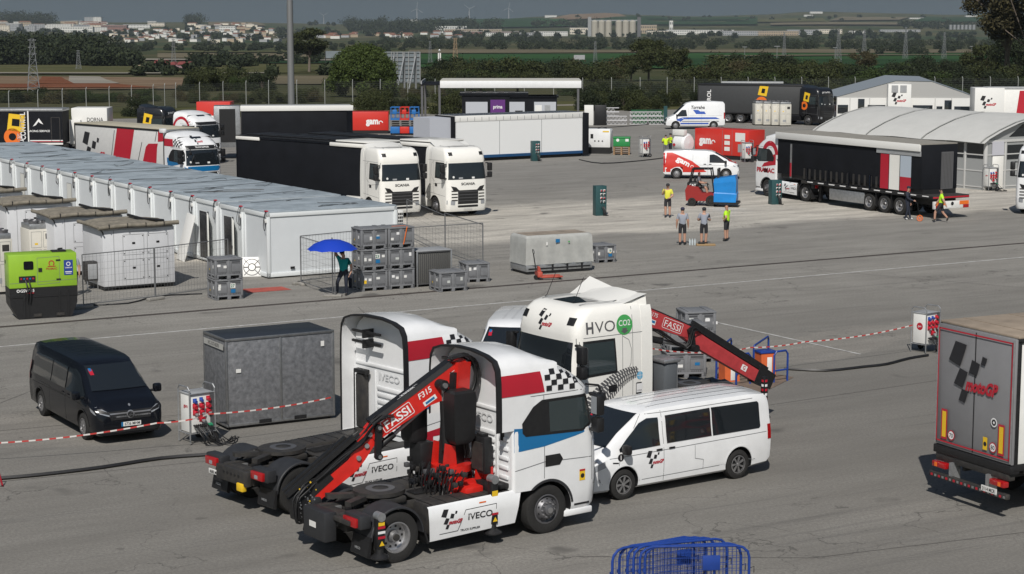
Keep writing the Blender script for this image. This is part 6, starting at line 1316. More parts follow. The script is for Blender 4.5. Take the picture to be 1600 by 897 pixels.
# ---- rental vans
def expert(label, loc, rz, group='white and red rental vans', hood_red=True):
    n = 3.27
    st = [(-.9, 1.6, .68, .84, 1.0, .42), (-.88, 1.78, .74, .92, 1.0, .32), (-.76, 1.86, .77, .945, 1.0, .25), (.5, 1.9, .78, .955, 1.02, .22), (n-1.4, 1.88, .77, .955, 1.02, .22), (n-.98, 1.84, .73, .95, 1.0, .22), (n-.78, 1.76, .71, .95, 1.0, .22), (n+.05, 1.32, .76, .94, .98, .22), (n+.18, 1.2, .78, .935, .96, .22), (n+.5, 1.1, .74, .92, .9, .22), (n+.72, 1.0, .7, .89, .84, .22), (n+.82, .85, .66, .84, .7, .24), (n+.88, .62, .6, .76, .5, .28)]
    sd = dict(glass=[[(n-1.1, 1.1), (n-1.1, 1.62), (n-.82, 1.64), (n-.6, 1.56), (n+.0, 1.14), (n+.0, 1.08)]], seams=[[(n-1.2, .3), (n-1.2, 1.75)], [(n-2.2, .3), (n-2.2, 1.75)], [(-.6, .95), (n+.2, .92)]], handles=[(n-1.05, 1.0), (n-1.4, 1.0)], mirror=(n-.05, 1.05), roof=(-.6, n-1.3), tail=(.9, 1.35), front=[(poly([(-.5, .72), (.5, .72), (.46, .88), (-.46, .88)]), BLACK), (rect(-.85, .3, .85, .55), BLACK)], plate=('2290 LKT', .42))
    r, b, bv = van('rental_van', label, loc, rz, st, n, WHITE, .33, side=sd, rim='steel', ws=[(-.74, 1.24), (.74, 1.24), (.62, 1.74), (-.62, 1.74)], hlamp=[(.5, .78), (.8, .84), (.82, .98), (.55, .9)], cheek=[(n+.45, .94), (n+.72, .86), (n+.78, .8), (n+.5, .84)], group=group, rail=4)
    d = MB(); rm_ = mat('rental red', (.55, .03, .02), .35, coat=.3)
    for F_, sg in ((RIGHT, 1), (LEFT, -1)):
        d.shp(poly([(sg*a, z) for a, z in [(-.88, .45), (-.88, 1.72), (-.3, 1.74), (1.0, 1.2), (2.0, .48), (1.5, .45)]]), F_, rm_, bv, eps=.006)
        d.shp(tf(text('gam', .34, .04, width=.95), 1, rot=-sg*.48 if 0 else (-.48 if sg > 0 else .48), dx=sg*.38, dy=1.02), F_, WINK, bv, eps=.010); d.shp(tf(ring(0, 0, .07, .11, 14, 0, 3.6), 1, dx=sg*1.02, dy=.82), F_, WINK, bv, eps=.010)
    d.shp(poly([(-.7, n+.1), (.7, n+.1), (.62, n+.66), (-.62, n+.66)]), FR((0, 0, 0), -Y_, X_), rm_, bv, eps=.008); d.shp(tf(text('gam', .2, .03), 1, dx=0, dy=-(n+.5)), FR((0, 0, 0), Y_, -X_), WINK, bv, eps=.012)
    d.build('livery', r); return r
h = radians(-7); expert('white and red rental van parked in front of the red container', anchor((1057, 279.5), (0, -.95), h), h)
h = radians(-98); expert('white and red rental van half hidden behind the cream crane lorry', anchor((798, 503), (2.35, 0, 1.86), h), h)
# ---- white high-roof delivery van
n = 3.66; st = [(-1.1, 2.2, .62, .8, 1.1, .5), (-1.08, 2.45, .7, .92, 1.1, .4), (-.95, 2.6, .76, .97, 1.1, .32), (0, 2.66, .78, .98, 1.1, .3), (n-1.6, 2.62, .77, .98, 1.1, .3), (n-1.1, 2.5, .74, .98, 1.1, .3), (n-.85, 2.3, .72, .97, 1.08, .3), (n-.1, 1.6, .76, .96, 1.05, .3), (n+.15, 1.36, .8, .95, 1.0, .3), (n+.5, 1.2, .74, .93, .95, .3), (n+.8, 1.05, .7, .88, .85, .3), (n+.93, .7, .6, .8, .6, .34)]
sd = dict(glass=[[(n-1.1, 1.25), (n-1.0, 1.85), (n-.6, 1.85), (n-.1, 1.35), (n-.1, 1.22)]], seams=[[(n-1.2, .4), (n-1.2, 2.2)], [(n-2.5, .4), (n-2.5, 2.2)], [(-.8, 1.3), (n-1.3, 1.3)]], handles=[(n-1.1, 1.12)], mirror=(n-.1, 1.25), roof=(-.7, n-1.5), tail=(1.0, 1.6), front=[(rect(-.5, .7, .5, .95), BLACK), (rect(-.8, .4, .8, .6), BLACK)])
loc, h = fit((1114.5, 202), (0, .98), (1055, 202), (n, .98)); h += radians(2)
r, b, bv = van('delivery_van', 'white high roof delivery van with blue stripes in front of the dark trailer', loc, h, st, n, WHITE, .36, side=sd, rim='steel', ws=[(-.75, 1.45), (.75, 1.45), (.64, 2.3), (-.64, 2.3)], hlamp=[(.5, .85), (.82, .95), (.84, 1.1), (.55, 1.0)], rail=False)
d = MB(); lb = mat('livery mid blue', (.03, .09, .4), .4)
d.shp(tf(text('Torralva', .30, .03, sh=.2, width=1.35), 1, dx=-1.55, dy=1.95), LEFT, INK, bv, eps=.006); d.shp(poly([(-2.0, 1.85), (-1.5, 1.85), (-1.3, 1.7), (-.9, 1.7), (-.75, 1.45), (-1.7, 1.45)]), LEFT, lb, bv, eps=.006)
d.shp(poly([(-3.6, .95), (-3.0, 1.15), (.2, 1.15), (.6, .98), (-2.9, .95), (-3.2, .7), (-3.5, .7)]), LEFT, lb, bv, eps=.006); d.shp(poly([(-3.0, .82), (.5, .82), (.5, .70), (-3.1, .70)]), LEFT, GREY, bv, eps=.006); d.shp(poly([(-3.2, .62), (-.5, .62), (-.5, .48), (-3.3, .48)]), LEFT, lb, bv, eps=.006); d.shp(tf(rect(-.3, 1.6, .3, 1.9), 1), REAR, lb, bv, eps=.009); d.build('livery', r)
h = radians(8); minibus('white minibus parked beside the rear tent left of the entrance box', anchor((1345, 186), (0, 0), h), h, group='white minibuses by the rear tent'); minibus('white minibus mostly hidden behind the one by the rear tent', anchor((1303, 190), (0, 0), radians(-60)), radians(-60), group='white minibuses by the rear tent')

# ---- right-hand semi-trailer seen from behind
(lx, ly), _ = fit((1463.7, 692), (0, 1.27, 1.2), (1585, 729), (0, -1.27, 1.2)); hT = _
GRYD = mat('grey trailer door', (.25, .25, .26), .4, .2, var=.08, scale=1); CURT = mat('white curtain', (.72, .72, .70), .6, var=.05)
r = trailer('box_trailer', 'grey door rear of a curtain sided trailer at the right edge of the view', (lx, ly), hT, 13.6, 4.0, CURT, mat('tan tarpaulin roof', (.27, .22, .17), .75, var=.2, scale=1.5), 1.2, hw=1.27, frame=BLACK)
d = MB(); d.box(-.06, .02, -1.25, 1.25, 1.22, 3.93, GRYD, .01); d.box(-.075, -.055, -.008, .008, 1.25, 3.9, BLACK)
for y in (-1.22, 1.22): d.tube([(-.085, y, 1.25), (-.085, y, 3.9)], .016, STEEL)
ob = d.build('rear_door', r); e = MB(); f = (Vector((-.088, 0, 0)), -Y_, Z_, -X_)
for q in (rect(-1.2, 1.3, -1.165, 3.86), rect(1.165, 1.3, 1.2, 3.86), rect(-1.2, 3.825, 1.2, 3.86), rect(-1.2, 1.3, 1.2, 1.335)): e.shp(q, f, REDM)
for x in (-.93, .93): e.shp(rect(x-.10, 1.37, x+.10, 2.05), f, REDM, eps=.006); e.shp(rect(x-.065, 1.42, x+.065, 2.0), f, YEL, eps=.009)
for x, t in ((-.68, '70'), (.68, '80')): e.shp(disc(x, 1.5, .115), f, REDM, eps=.006); e.shp(disc(x, 1.5, .09), f, WINK, eps=.009); e.shp(tf(text(t, .09, .01), 1, dx=x, dy=1.455), f, INK, eps=.012)
e.shp(rect(.36, 1.4, .5, 1.68), f, YEL, eps=.006); e.shp(disc(.43, 1.53, .05), f, INK, eps=.009); e.shp(disc(.69, 2.05, .1), f, WINK, eps=.006); e.shp(ring(.69, 2.05, .03, .07), f, INK, eps=.009)
motogp(e, f, 1.62, -.84, 2.3, ink=INK, red=REDM); e.build('livery', ob)
d = MB(); d.box(-.1, .15, -1.27, 1.27, 1.02, 1.2, BLACK, .02); d.box(-.08, .1, -1.2, 1.2, .86, 1.02, CHAS, .02); d.box(-.2, -.08, -1.27, 1.27, .48, .60, CHAS, .02)
for k in range(20): d.box(-.21, -.2, -1.24+k*.125, -1.18+k*.125, .51, .56, REDM if k % 2 else STEEL)
for y in (-.6, .6): d.box(-.16, .1, y-.04, y+.04, .5, .9, STEEL)
d.build('underrun_bumper', r)
for s in (-1, 1): d = MB(); d.box(-.2, -.05, s*.72, s*1.18, .72, .85, REDL, .02); d.box(-.21, -.2, s*1.0, s*1.08, .74, .83, ORNG); d.build('tail_light', r)
d = MB(); d.box(-.22, -.2, -.98, -.50, .54, .66, PLATE); d.shp(tf(text('3114 MCR', .075, .01, width=.4), 1, dx=.74, dy=.565), FR((-.222, 0, 0), -Y_, Z_), INK); d.build('number_plate', r)

# ---- aluminium case
loc, h = fit((343.7, 674.3), (0, 0), (513.6, 654.8), (2.7, 0)); ALU = mat('scratched aluminium', (.27, .275, .29), .45, .4, scale=7, bump=.3, dirt=(.13, .135, .145))
LL = (G(513.6, 654.8)-G(343.7, 674.3)).length; r = thing('metal_case', 'big scratched dull metal transport case beside the power trolley', 'case', loc, h); b = MB(); b.box(.02, LL-.02, .02, 1.58, .12, 2.38, ALU, .01); b.box(.1, LL-.1, .1, 1.5, 0, .12, BLACK)
b.build('body', r); b = MB(); AE = mat('aluminium edge', (.30, .305, .31), .4, .8, var=.2, scale=6)
for x in (0, LL/2-.03, LL-.06): b.box(x, x+.06, 0, .05, .1, 2.4, AE, .008)
for z in (.08, 2.34): b.box(0, LL, -.004, .05, z, z+.07, AE, .008); b.box(-.004, .05, 0, 1.6, z, z+.07, AE, .008)
b.box(0, .06, 1.55, 1.6, .1, 2.4, AE); b.build('frame', r)
b = MB(); b.box(.04, LL-.04, .04, 1.56, 2.38, 2.41, mat('dark lid', (.045, .05, .06), .3, .4), .01); b.build('lid', r)
b = MB(); b.shp(rect(.28, 1.5, .42, 1.6), RIGHT, PLATE, eps=.008, off=0); b.shp(rect(LL-.4, 2.0, LL-.3, 2.14), RIGHT, PLATE, eps=.008)
for x in (.9, 1.9): b.shp(rect(x, .1, x+.35, .2), RIGHT, BLACK, eps=.01)
fl = FR((0, 0, 0), -Y_, Z_); b.shp(rect(-1.5, 2.1, -.1, 2.26), fl, mat('dull label', (.4, .4, .38), .6), eps=.02); b.shp(tf(text('XC-OT-0078', .1, .0), 1, dx=-.8, dy=2.13), fl, INK, eps=.024); b.build('sticker', r)

# ---- power trolleys
loc, h = fit((299, 696), (0, 0), (337, 690), (.72, 0)); distro('power_trolley', 'white power trolley with red sockets beside the metal case', loc, h)
loc, h = fit((1447, 553), (0, 0), (1468, 549), (.72, 0)); distro('power_trolley', 'power trolley with round red badge at the end of the barrier tape', loc, h, redround=True)
h = radians(25); distro('power_trolley', 'power trolley in front of the grey tent wall', anchor((1545, 299), (0, 0), h), h, brand='', H=1.5); distro('power_trolley', 'white power trolley between the white generator and the hi-vis workers', anchor((1004, 246), (0, 0), h), h, H=1.5, cables=False); distro('power_trolley', 'white power trolley right of the red container', anchor((1164, 254), (0, 0), h), h, H=1.5, cables=False)
h = radians(18); pedestal('dark green power pedestal standing alone in the middle of the yard', anchor((931, 337.5), (0, 0), h), h); pedestal('dark green power pedestal in front of the long black trailer', anchor((1206, 320), (0, 0), h), h, 1.4); pedestal('dark green power pedestal in front of the long white box', anchor((832, 252), (0, 0), h), h, 1.5); pedestal('grey green power pedestal in front of the lettered black trailer', anchor((79, 240), (0, 0), h), h, 1.5)

# ---- barrier tape and cables
def tape(label, pts, w=.07, sag=.12):
    P = [G(x, y, z) for x, y, z in pts]; mb = MB(); k = 0; tw_, tr2 = mat('tape white', (.62, .60, .58), .6), mat('tape red', (.45, .04, .035), .6)
    for a, b in zip(P, P[1:]):
        L = (b-a).length; n = max(2, int(L/.16))
        for i in range(n):
            t0, t1 = i/n, (i+1)/n; q = [a.lerp(b, t)+Vector((0, 0, -sag*4*t*(1-t)*min(1, L/6))) for t in (t0, t1)]; mb.add([q[0]+Vector((0, 0, -w/2)), q[1]+Vector((0, 0, -w/2)), q[1]+Vector((0, 0, w/2)), q[0]+Vector((0, 0, w/2))], [(0, 1, 2, 3)], tr2 if k % 2 else tw_); k += 1
    return mb.build('barrier_tape', smooth=0, label=label, cat='tape')
tape('red and white barrier tape strung in front of the black people carrier and metal case', [(-20, 693, .5), (245, 661, .75), (301, 655, .8), (325, 647, .85), (517, 621, .9)], .038)
tape('barrier tape running from the cream crane lorry past the blue frames to the trolley', [(1000, 541, 1.5), (1112, 551, .9), (1172, 543, .9), (1258, 534, .85), (1426, 508, 1.0)], .038)
def cable(label, pts, r=.035, name='cable'):
    P = [G(x, y)+Vector((0, 0, r)) for x, y in pts]; mb = MB(); hoses(mb, P, 1, (0, 0, 0), r, 1, jit=0); return mb.build(name, label=label, cat='cable')
cable('black cable on the ground from the left edge to the bare lorry chassis', [(-20, 752), (60, 745), (160, 733), (250, 719), (340, 712)], .05); cable('thick black cable from the blue frames to the right hand trolley', [(1225, 578), (1290, 581), (1350, 575), (1385, 571), (1420, 562), (1450, 557)], .045)
cable('black cable behind the green generator along the mesh fence', [(130, 478), (200, 475), (245, 464), (316, 460)], .03); cable('black cable in front of the white generator', [(905, 250), (940, 256), (1000, 252), (1040, 247)], .04); cable('black cable along the back of the yard by the skips', [(905, 200), (960, 199), (1010, 195), (1040, 193)], .04)
d = MB(); q = G(4, 760)
d.tube([q+Vector((-1.0, 0, .0)), q+Vector((-.1, 0, .5)), q+Vector((0, .0, .0))], .025, REDM); d.tube([q+Vector((-1, -.3, .3)), q+Vector((0, -.3, .3))], .02, REDM); d.build('red_stand', label='red tubular stand poking in at the left edge', cat='stand')

# ---- blue guard frames and orange bins behind the cream crane lorry
def gframe(label, a, b, H=.92):
    A, B = G(*a), G(*b); mb = MB(); u = (B-A).normalized(); mb.tube([A, A+Vector((0, 0, H-.1)), A+u*.08+Vector((0, 0, H)), B-u*.08+Vector((0, 0, H)), B+Vector((0, 0, H-.1)), B], .032, BLUEF, 8); mb.tube([A+Vector((0, 0, .35)), B+Vector((0, 0, .35))], .028, BLUEF, 6)
    return mb.build('guard_frame', label=label, cat='frame', group='blue tubular guard frames')
gframe('blue tubular guard frame left of the first orange bin', (1119, 596), (1142, 575)); gframe('blue tubular guard frame right in front of the first orange bin', (1150, 603), (1172, 600)); gframe('blue tubular guard frame under the crane tip', (1177, 588), (1200, 571)); gframe('blue tubular guard frame at the right of the row', (1209, 598), (1230, 595))
ob_m = mat('orange bin', (.62, .13, .04), .5, var=.12)
for i, (p, lb) in enumerate((((1132, 598), 'orange bin with blue lid at the left of the guard frames'), ((1189, 590), 'orange bin with blue lid behind the crane hook'))):
    h = radians(20); q = anchor(p, (0, 0), h); r = thing('ballast_bin', lb, 'bin', q, h, 'orange bins with blue lids')
    b = MB(); b.prism([(.02, 0), (.5, 0), (.46, .72), (.0, .72)], 0, .42, ob_m); b.box(.2, .36, -.01, .1, .05, .6, PLATE, .01); b.build('body', r); b = MB(); b.box(-.03, .53, -.03, .45, .72, .78, BLUEF, .015); b.build('lid', r)
b = MB(); b.add([tuple(G(*q)+Vector((0, 0, .012))) for q in ((1095, 615), (1180, 620), (1240, 590), (1140, 570))], [(0, 1, 2, 3)], mat('brown plywood', (.16, .12, .09), .8, var=.3, scale=3)); b.build('ground_board', label='thin brown board under the blue guard frames', cat='board', smooth=0)

# ---- mesh crowd barriers stacked at the bottom
BM = None
tl = [((957, 861), (1085, 838)), ((968, 857), (1103, 839)), ((981, 856), (1117, 840)), ((990, 856), (1136, 842)), ((1000, 857), (1158, 850)), ((1008, 856), (1171, 854))]
for i, (a, b) in enumerate(tl):
    A, B = G(*a, 1.15), G(*b, 1.15); L = (B-A).length; h = atan2(B.y-A.y, B.x-A.x); r = thing('crowd_barrier', 'blue rounded mesh barrier, number %s from the left in the leaning row at the bottom' % ['one', 'two', 'three', 'four', 'five', 'six'][i], 'barrier', (A.x, A.y), h, 'blue mesh barriers at the bottom')
    m = MB(); m.tube([(0, 0, .02), (0, 0, .95), (.03, 0, 1.06), (.12, 0, 1.14), (.24, 0, 1.17), (L-.24, 0, 1.17), (L-.12, 0, 1.14), (L-.03, 0, 1.06), (L, 0, .95), (L, 0, .02)], .026, BLUEF, 8); m.tube([(0, 0, .22), (L, 0, .22)], .02, BLUEF); m.build('frame', r)
    w = MB(); nn = 24
    for k in range(1, nn): x = L*k/nn; w.box(x-.003, x+.003, -.003, .003, .22, 1.15, BLUEF)
    for k in range(1, 8): z = .22+k*.12; w.box(0.02, L-.02, -.003, .003, z-.003, z+.003, BLUEF)
    w.build('mesh', r, smooth=0)
    if i in (2, 5): w = MB(); w.box(L*.55, L*.72, -.03, -.01, .72, 1.0, BLUEF, .005); w.build('panel', r)
    w = MB(); w.box(.0, .06, -.35, .35, 0, .03, BLUEF); w.box(L-.06, L, -.35, .35, 0, .03, BLUEF); w.build('foot', r); w = MB(); w.tube([(L+.02, 0, .75), (L+.09, 0, .78), (L+.09, 0, .66)], .009, CHAS); w.box(-.04, .0, -.03, .03, .7, .76, BLUEF); w.build('hook', r)

# ---- crates
h30 = radians(27)
q = anchor((337, 470), (0, 0), h30); crate('lower grey box of the pair left of the leaning frame, with a number label', q, h30, 0, num='27', seed=1, W=1.1); crate('upper grey box of the pair left of the leaning frame', q, h30, .8, seed=2, W=1.1)
q1 = anchor((565, 456), (0, 0), h30); q2 = anchor((607.5, 453), (0, 0), h30)
for (q, nm, tops) in ((q1, 'left column', 0), (q2, 'right column', 1)):
    for k in range(3): crate('%s grey box in the %s of the tall crate stack by the blue umbrella' % (['lowest', 'middle', 'topmost'][k], nm), q, h30, k*.83, num='23' if (k == 1 and not tops) else None, seed=10+k+3*tops, strap=(k == 2 and tops == 1), W=1.12, Hh=.81)
q = anchor((687, 457), (0, 0), h30); crate('single low grey box standing nearest the drain line', q, h30, 0, seed=21); q = anchor((729, 442), (0, 0), radians(20)); crate('single grey box right behind the low one by the drain line', q, radians(20), 0, seed=22, W=1.0)
q = anchor((931.7, 411.5), (0, 0), h30); crate('single grey box right of the tarpaulin covered case', q, h30, 0, seed=23, num='16', W=1.0)
q = anchor((1042, 592), (0, 0), radians(8)); crate('lower grey box of the pair directly behind the cream crane lorry', q, radians(8), 0, seed=31); crate('upper grey box of the pair directly behind the cream crane lorry', q, radians(8), .83, seed=32)
q = anchor((1070, 568), (0, 0), radians(12)); crate('lower grey box of the farther pair behind the crane boom', q, radians(12), 0, seed=33, W=1.0); crate('upper grey box of the farther pair behind the crane boom', q, radians(12), .83, seed=34, W=1.0)
loc = anchor((652, 449), (0, 0), h30); r = thing('mesh_cage', 'dark grey mesh sided cage between the tall crate stack and the single boxes', 'cage', loc, h30); cg = mat('cage mesh', (.085, .085, .08), .7, var=.2, scale=30); b = MB(); b.box(0.03, 1.47, .03, 1.1, .12, 1.38, cg, .01); b.build('panel', r); b = MB()
for x in (0, 1.5):
    for y in (0, 1.1): b.box(x-.03, x+.03, y-.03, y+.03, 0, 1.42, STEEL, .01)
for y in (0, 1.1): b.box(0, 1.5, y-.02, y+.02, 1.38, 1.43, RIMD); b.box(0, 1.5, y-.02, y+.02, .1, .14, RIMD)
for k in range(16): b.box(.05+k*.09, .056+k*.09, -.004, .03, .12, 1.38, RIMD)
for k in range(12): b.box(-.004, .03, .05+k*.09, .056+k*.09, .12, 1.38, RIMD)
b.build('frame', r); b = MB(); b.box(-.03, 1.53, -.03, 1.13, 1.42, 1.45, GREY, .01); b.build('lid', r)
# tarpaulin covered case
loc, h = fit((820, 430), (0, 0), (923, 423), (3.0, 0)); LL = (G(923, 423)-G(820, 430)).length; r = thing('covered_case', 'long case wrapped in a grey tarpaulin with a metal base by the pallet truck', 'case', loc, h)
TRP = mat('grey tarpaulin', (.36, .365, .35), .6, var=.12, scale=2.5, bump=.25); b = MB(); rn = random.Random(3); rings = []
prof = [(0, .42), (.0, 1.4), (.1, 1.62)]
def wav(t, z): return .035*sin(t*9+z*2)+.02*sin(t*23+1)
per = [(x*LL/24, 0) for x in range(24)]+[(LL, y*1.5/12) for y in range(12)]+[(LL-x*LL/24, 1.5) for x in range(24)]+[(0, 1.5-y*1.5/12) for y in range(12)]
for z, ins in ((.40, -.03), (.8, 0), (1.2, 0), (1.5, .01), (1.6, .05), (1.63, .12)): rings.append([(x+(ins if x < LL/2 else -ins)*(1 if 0 <= x <= LL else 1)+(0), y+(ins if y < .75 else -ins)+wav(x+y*1.3, z)*(1.3-z*.6 if z < 1.5 else .1)*(1 if y in (0, 1.5) else .3), z) for x, y in per])
b.loft(rings, TRP, cap=False); b.add([rings[-1][i] for i in range(len(per))], [list(range(len(per)))], mat('brown stained top', (.24, .20, .16), .8, var=.3, scale=2)); b.build('tarpaulin', r, smooth=60)
b = MB(); b.box(.0, LL, .0, 1.5, .12, .42, STEEL, .02); b.box(.1, LL-.1, -.01, .02, .2, .26, BLACK); b.box(.1, LL-.1, .05, 1.45, 0, .12, BLACK)
for x in (1.2, 1.9, 2.6): b.box(x, x+.08, -.02, .02, .14, .4, BLACK)
b.build('base', r); b = MB(); b.shp(rect(1.35, 1.3, 1.55, 1.45), RIGHT, BLUE, eps=.06); b.shp(rect(.9, 1.2, .98, 1.34), RIGHT, PLATE, eps=.06); b.shp(rect(1.95, 1.28, 2.03, 1.34), RIGHT, CO2, eps=.06); b.build('sticker', r)
# pallet truck
loc = anchor((838, 437), (0, 0), radians(14)); r = thing('pallet_truck', 'red hand pallet truck with raised handle in front of the covered case', 'pallet truck', loc, radians(14)); pr_ = mat('worn red', (.40, .07, .045), .5, var=.25); b = MB()
for y in (-.2, .2): b.box(.15, 1.05, y-.08, y+.08, .1, .16, pr_, .01); b.cyl((.95, y-.06, .06), (.95, y+.06, .06), .05, BLACK)
b.box(.0, .2, -.28, .28, .12, .35, pr_, .03); b.prism([(.05, .3), (.2, .3), (.12, .55), (.05, .55)], -.1, .1, pr_); b.build('fork', r); b = MB(); b.tube([(0, 0, .3), (-.12, 0, 1.05)], .022, BLACK); b.tube([(-.12, 0, 1.05), (-.12, .1, 1.1), (-.13, .13, 1.18), (-.14, .08, 1.24), (-.14, -.08, 1.24), (-.13, -.13, 1.18), (-.12, -.1, 1.1), (-.12, 0, 1.05)], .016, BLACK); b.build('handle', r)
for y in (-.07, .07): b = MB(); b.cyl((0, y-.03, .09), (0, y+.03, .09), .09, BLACK); b.build('wheel', r)

# ---- site cabins: long row of 2.45 m wide cabins with bright wall and blue grey roofs
CW = mat('cabin wall', (.62, .65, .67), .42, var=.04, scale=.8); CF = mat('cabin frame', (.66, .69, .70), .4); CRF = mat('cabin roof', (.38, .43, .47), .42, .1, scale=1.2, dirt=(.24, .28, .31)); DOORM = mat('cabin door', (.66, .66, .62), .45)
c0 = G(419, 436); hc = radians(31.0); up = radians(122.6)
def cabin(i, o, h, D=2.47, L=6.0, H=2.76, door=None, end=False):
    r = thing('site_cabin', '', 'cabin', (o.x, o.y), h, 'white site cabins joined in a long row'); b = MB(); b.box(.05, L-.05, .05, D-.05, .1, H-.12, CW); b.build('wall', r)
    f = MB()
    for x in (0, L-.14):
        for y in (0, D-.14): f.box(x, x+.14, y, y+.14, .06, H-.05, CF, .015)
    for y in (0, D-.12):
        for z in (.06, H-.22): f.box(.0, L, y, y+.12, z, z+.17, CF, .01)
    for x in (0, L-.12):
        for z in (.06, H-.22): f.box(x, x+.12, 0, D, z, z+.17, CF, .01)
    f.build('frame', r); t = MB(); t.box(.03, L-.03, .01, D-.01, H-.06, H, CRF, .01)
    for k in range(5): t.box(.1, L-.1, .3+k*.45, .315+k*.45, H-.002, H+.012, CRF)
    t.build('roof', r); w = MB(); rn = random.Random(i); fx_ = FR((0, 0, 0), -Y_, Z_)
    w.box(-.06, -.0, .02, .16, H-.45, H-.3, PLATE, .01); hoses(w, [(.1, .1, H+.02), (-.06, .1, H-.05), (-.1, .15, H-.6), (-.08, .02, H-.75), (-.06, .06, H-.4)], 2, (.02, .05, .03), .012, i); w.box(-.02, .1, .08, .25, H+.0, H+.05, REDM, .01)
    P = [(rn.uniform(.3, L-.3), rn.uniform(.3, D-.3), H+.02) for _ in range(5)]; hoses(w, P, 2 if i in (3, 4, 5, 8) else 1, (.3, .3, 0), .010, i, jit=.1)
    w.build('cable', r)
    fl = FR((0, 0, 0), -Y_, Z_)
    if door == 'shut': q = MB(); q.shp(rect(-1.5, .2, -.75, 2.2), fl, DOORM, eps=.012, off=-.04); q.shp(rect(-.82, 1.0, -.76, 1.1), fl, BLACK, eps=.02); q.shp(outline([(-1.5, .2), (-.75, .2), (-.75, 2.2), (-1.5, 2.2)], .02), fl, SEAM, eps=.018, off=-.04); q.build('door', r)
    if door == 'open':
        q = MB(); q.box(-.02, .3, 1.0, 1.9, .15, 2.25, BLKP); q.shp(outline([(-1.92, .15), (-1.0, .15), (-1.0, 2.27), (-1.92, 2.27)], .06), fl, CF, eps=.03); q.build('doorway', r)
        q = MB(); hx, hy = -.02, 1.0; q.box(0, .88, -.03, .03, .17, 2.2, DOORM, .01, M=Matrix.Translation((hx, hy, 0)) @ Matrix.Rotation(radians(250), 4, 'Z')); q.box(.72, .82, -.07, .07, 1.0, 1.12, BLACK, .01, M=Matrix.Translation((hx, hy, 0)) @ Matrix.Rotation(radians(250), 4, 'Z')); q.build('door', r)
    return r
dv = Vector((cos(up), sin(up), 0)); pos = c0.copy(); words = ['first', 'second', 'third', 'fourth', 'fifth', 'sixth', 'seventh', 'eighth', 'ninth', 'tenth', 'eleventh', 'twelfth', 'thirteenth', 'fourteenth', 'fifteenth', 'sixteenth', 'seventeenth', 'eighteenth', 'nineteenth', 'twentieth']
doors = {1: 'open', 2: 'open', 9: 'shut', 12: 'shut', 15: 'shut'}
for i in range(19):
    sh = 0
    if i in (2, 7, 13): pos = pos + dv*.12 
    r = cabin(i, pos, hc, door=doors.get(i), H=2.76 if i < 2 else 2.80 if i < 13 else 2.84); r['label'] = 'white site cabin, %s in the long row counted from the crate stack end' % words[i]
    pos = pos + dv*2.49
d = MB(); o = c0; fr_ = (Vector((c0.x, c0.y, 0)), Vector((cos(hc), sin(hc), 0)), Z_, Vector((sin(hc), -cos(hc), 0)))
d.shp(rect(1.0, .35, 1.2, .45), fr_, BLACK, eps=.02); ob = d.build('vent', smooth=0)
rr0 = [o for o in COL.objects if o.name.startswith('site_cabin')][0]; ob.parent = rr0; ob.matrix_parent_inverse = Matrix.LocRotScale(rr0.location, rr0.rotation_euler, None).inverted()
# air conditioner on the near cabin's right end, with orange hose and blue jack
q = L2W(c0, hc, 6.05, .2); r = thing('air_conditioner', 'slatted air conditioner on a blue jack at the right end of the nearest cabin', 'air conditioner', q, hc); b = MB(); b.box(0, .3, -.1, .55, 1.75, 2.5, PLATE, .03)
for k in range(4):
    for j in range(3): b.shp(rect(-.05+.0+j*.0, 0, 0, 0), RIGHT, BLACK) if 0 else b.box(.04+j*.08, .10+j*.08, -.11, -.09, 1.85+k*.15, 1.95+k*.15, BLACK)
b.build('housing', r); b = MB(); b.tube([(.15, -.05, 0), (.15, -.05, 1.75)], .03, BLUEF); b.tube([(.45, -.05, 0), (.45, -.05, 1.6)], .03, BLUEF); b.box(0, .6, -.15, .5, 1.65, 1.72, BLUEF); b.box(.05, .25, -.12, .0, 1.1, 1.6, ORNG, .05); b.build('stand', r)
# leaning door panel and sign frame
q = G(286, 409); r = thing('door_panel', 'plain white door panel leaning on the cabins', 'panel', (q.x, q.y), radians(122)); b = MB(); b.box(-.1, .85, -.05, 0, 0, 2.1, PLATE, .04, M=Matrix.Rotation(radians(14), 4, 'X') @ Matrix.Rotation(radians(-4), 4, 'Y')); b.build('panel', r)
q = G(378, 433); r = thing('sign_frame', 'white framed board with a black round emblem leaning by the cabin corner', 'board', (q.x, q.y), radians(8)); M = Matrix.Rotation(radians(-22), 4, 'X'); b = MB(); b.box(0, .85, -.03, 0, 0, .85, PLATE, .02, M=M); b.build('panel', r); b = MB()
fb = (Vector((0, -.03, 0)), X_, M @ Z_, (X_.cross(M @ Z_))); 
for sh in (ring(.42, .42, .13, .17), line([(.08, .42), (.25, .42)], .05), line([(.59, .42), (.78, .42)], .05), line([(.1, .08), (.3, .3)], .03), line([(.75, .08), (.54, .3)], .03), line([(.1, .76), (.3, .54)], .03), line([(.75, .76), (.54, .54)], .03), ring(.42, .42, .33, .36, 24)): b.shp(sh, fb, INK, eps=.006)
b.build('emblem', r)

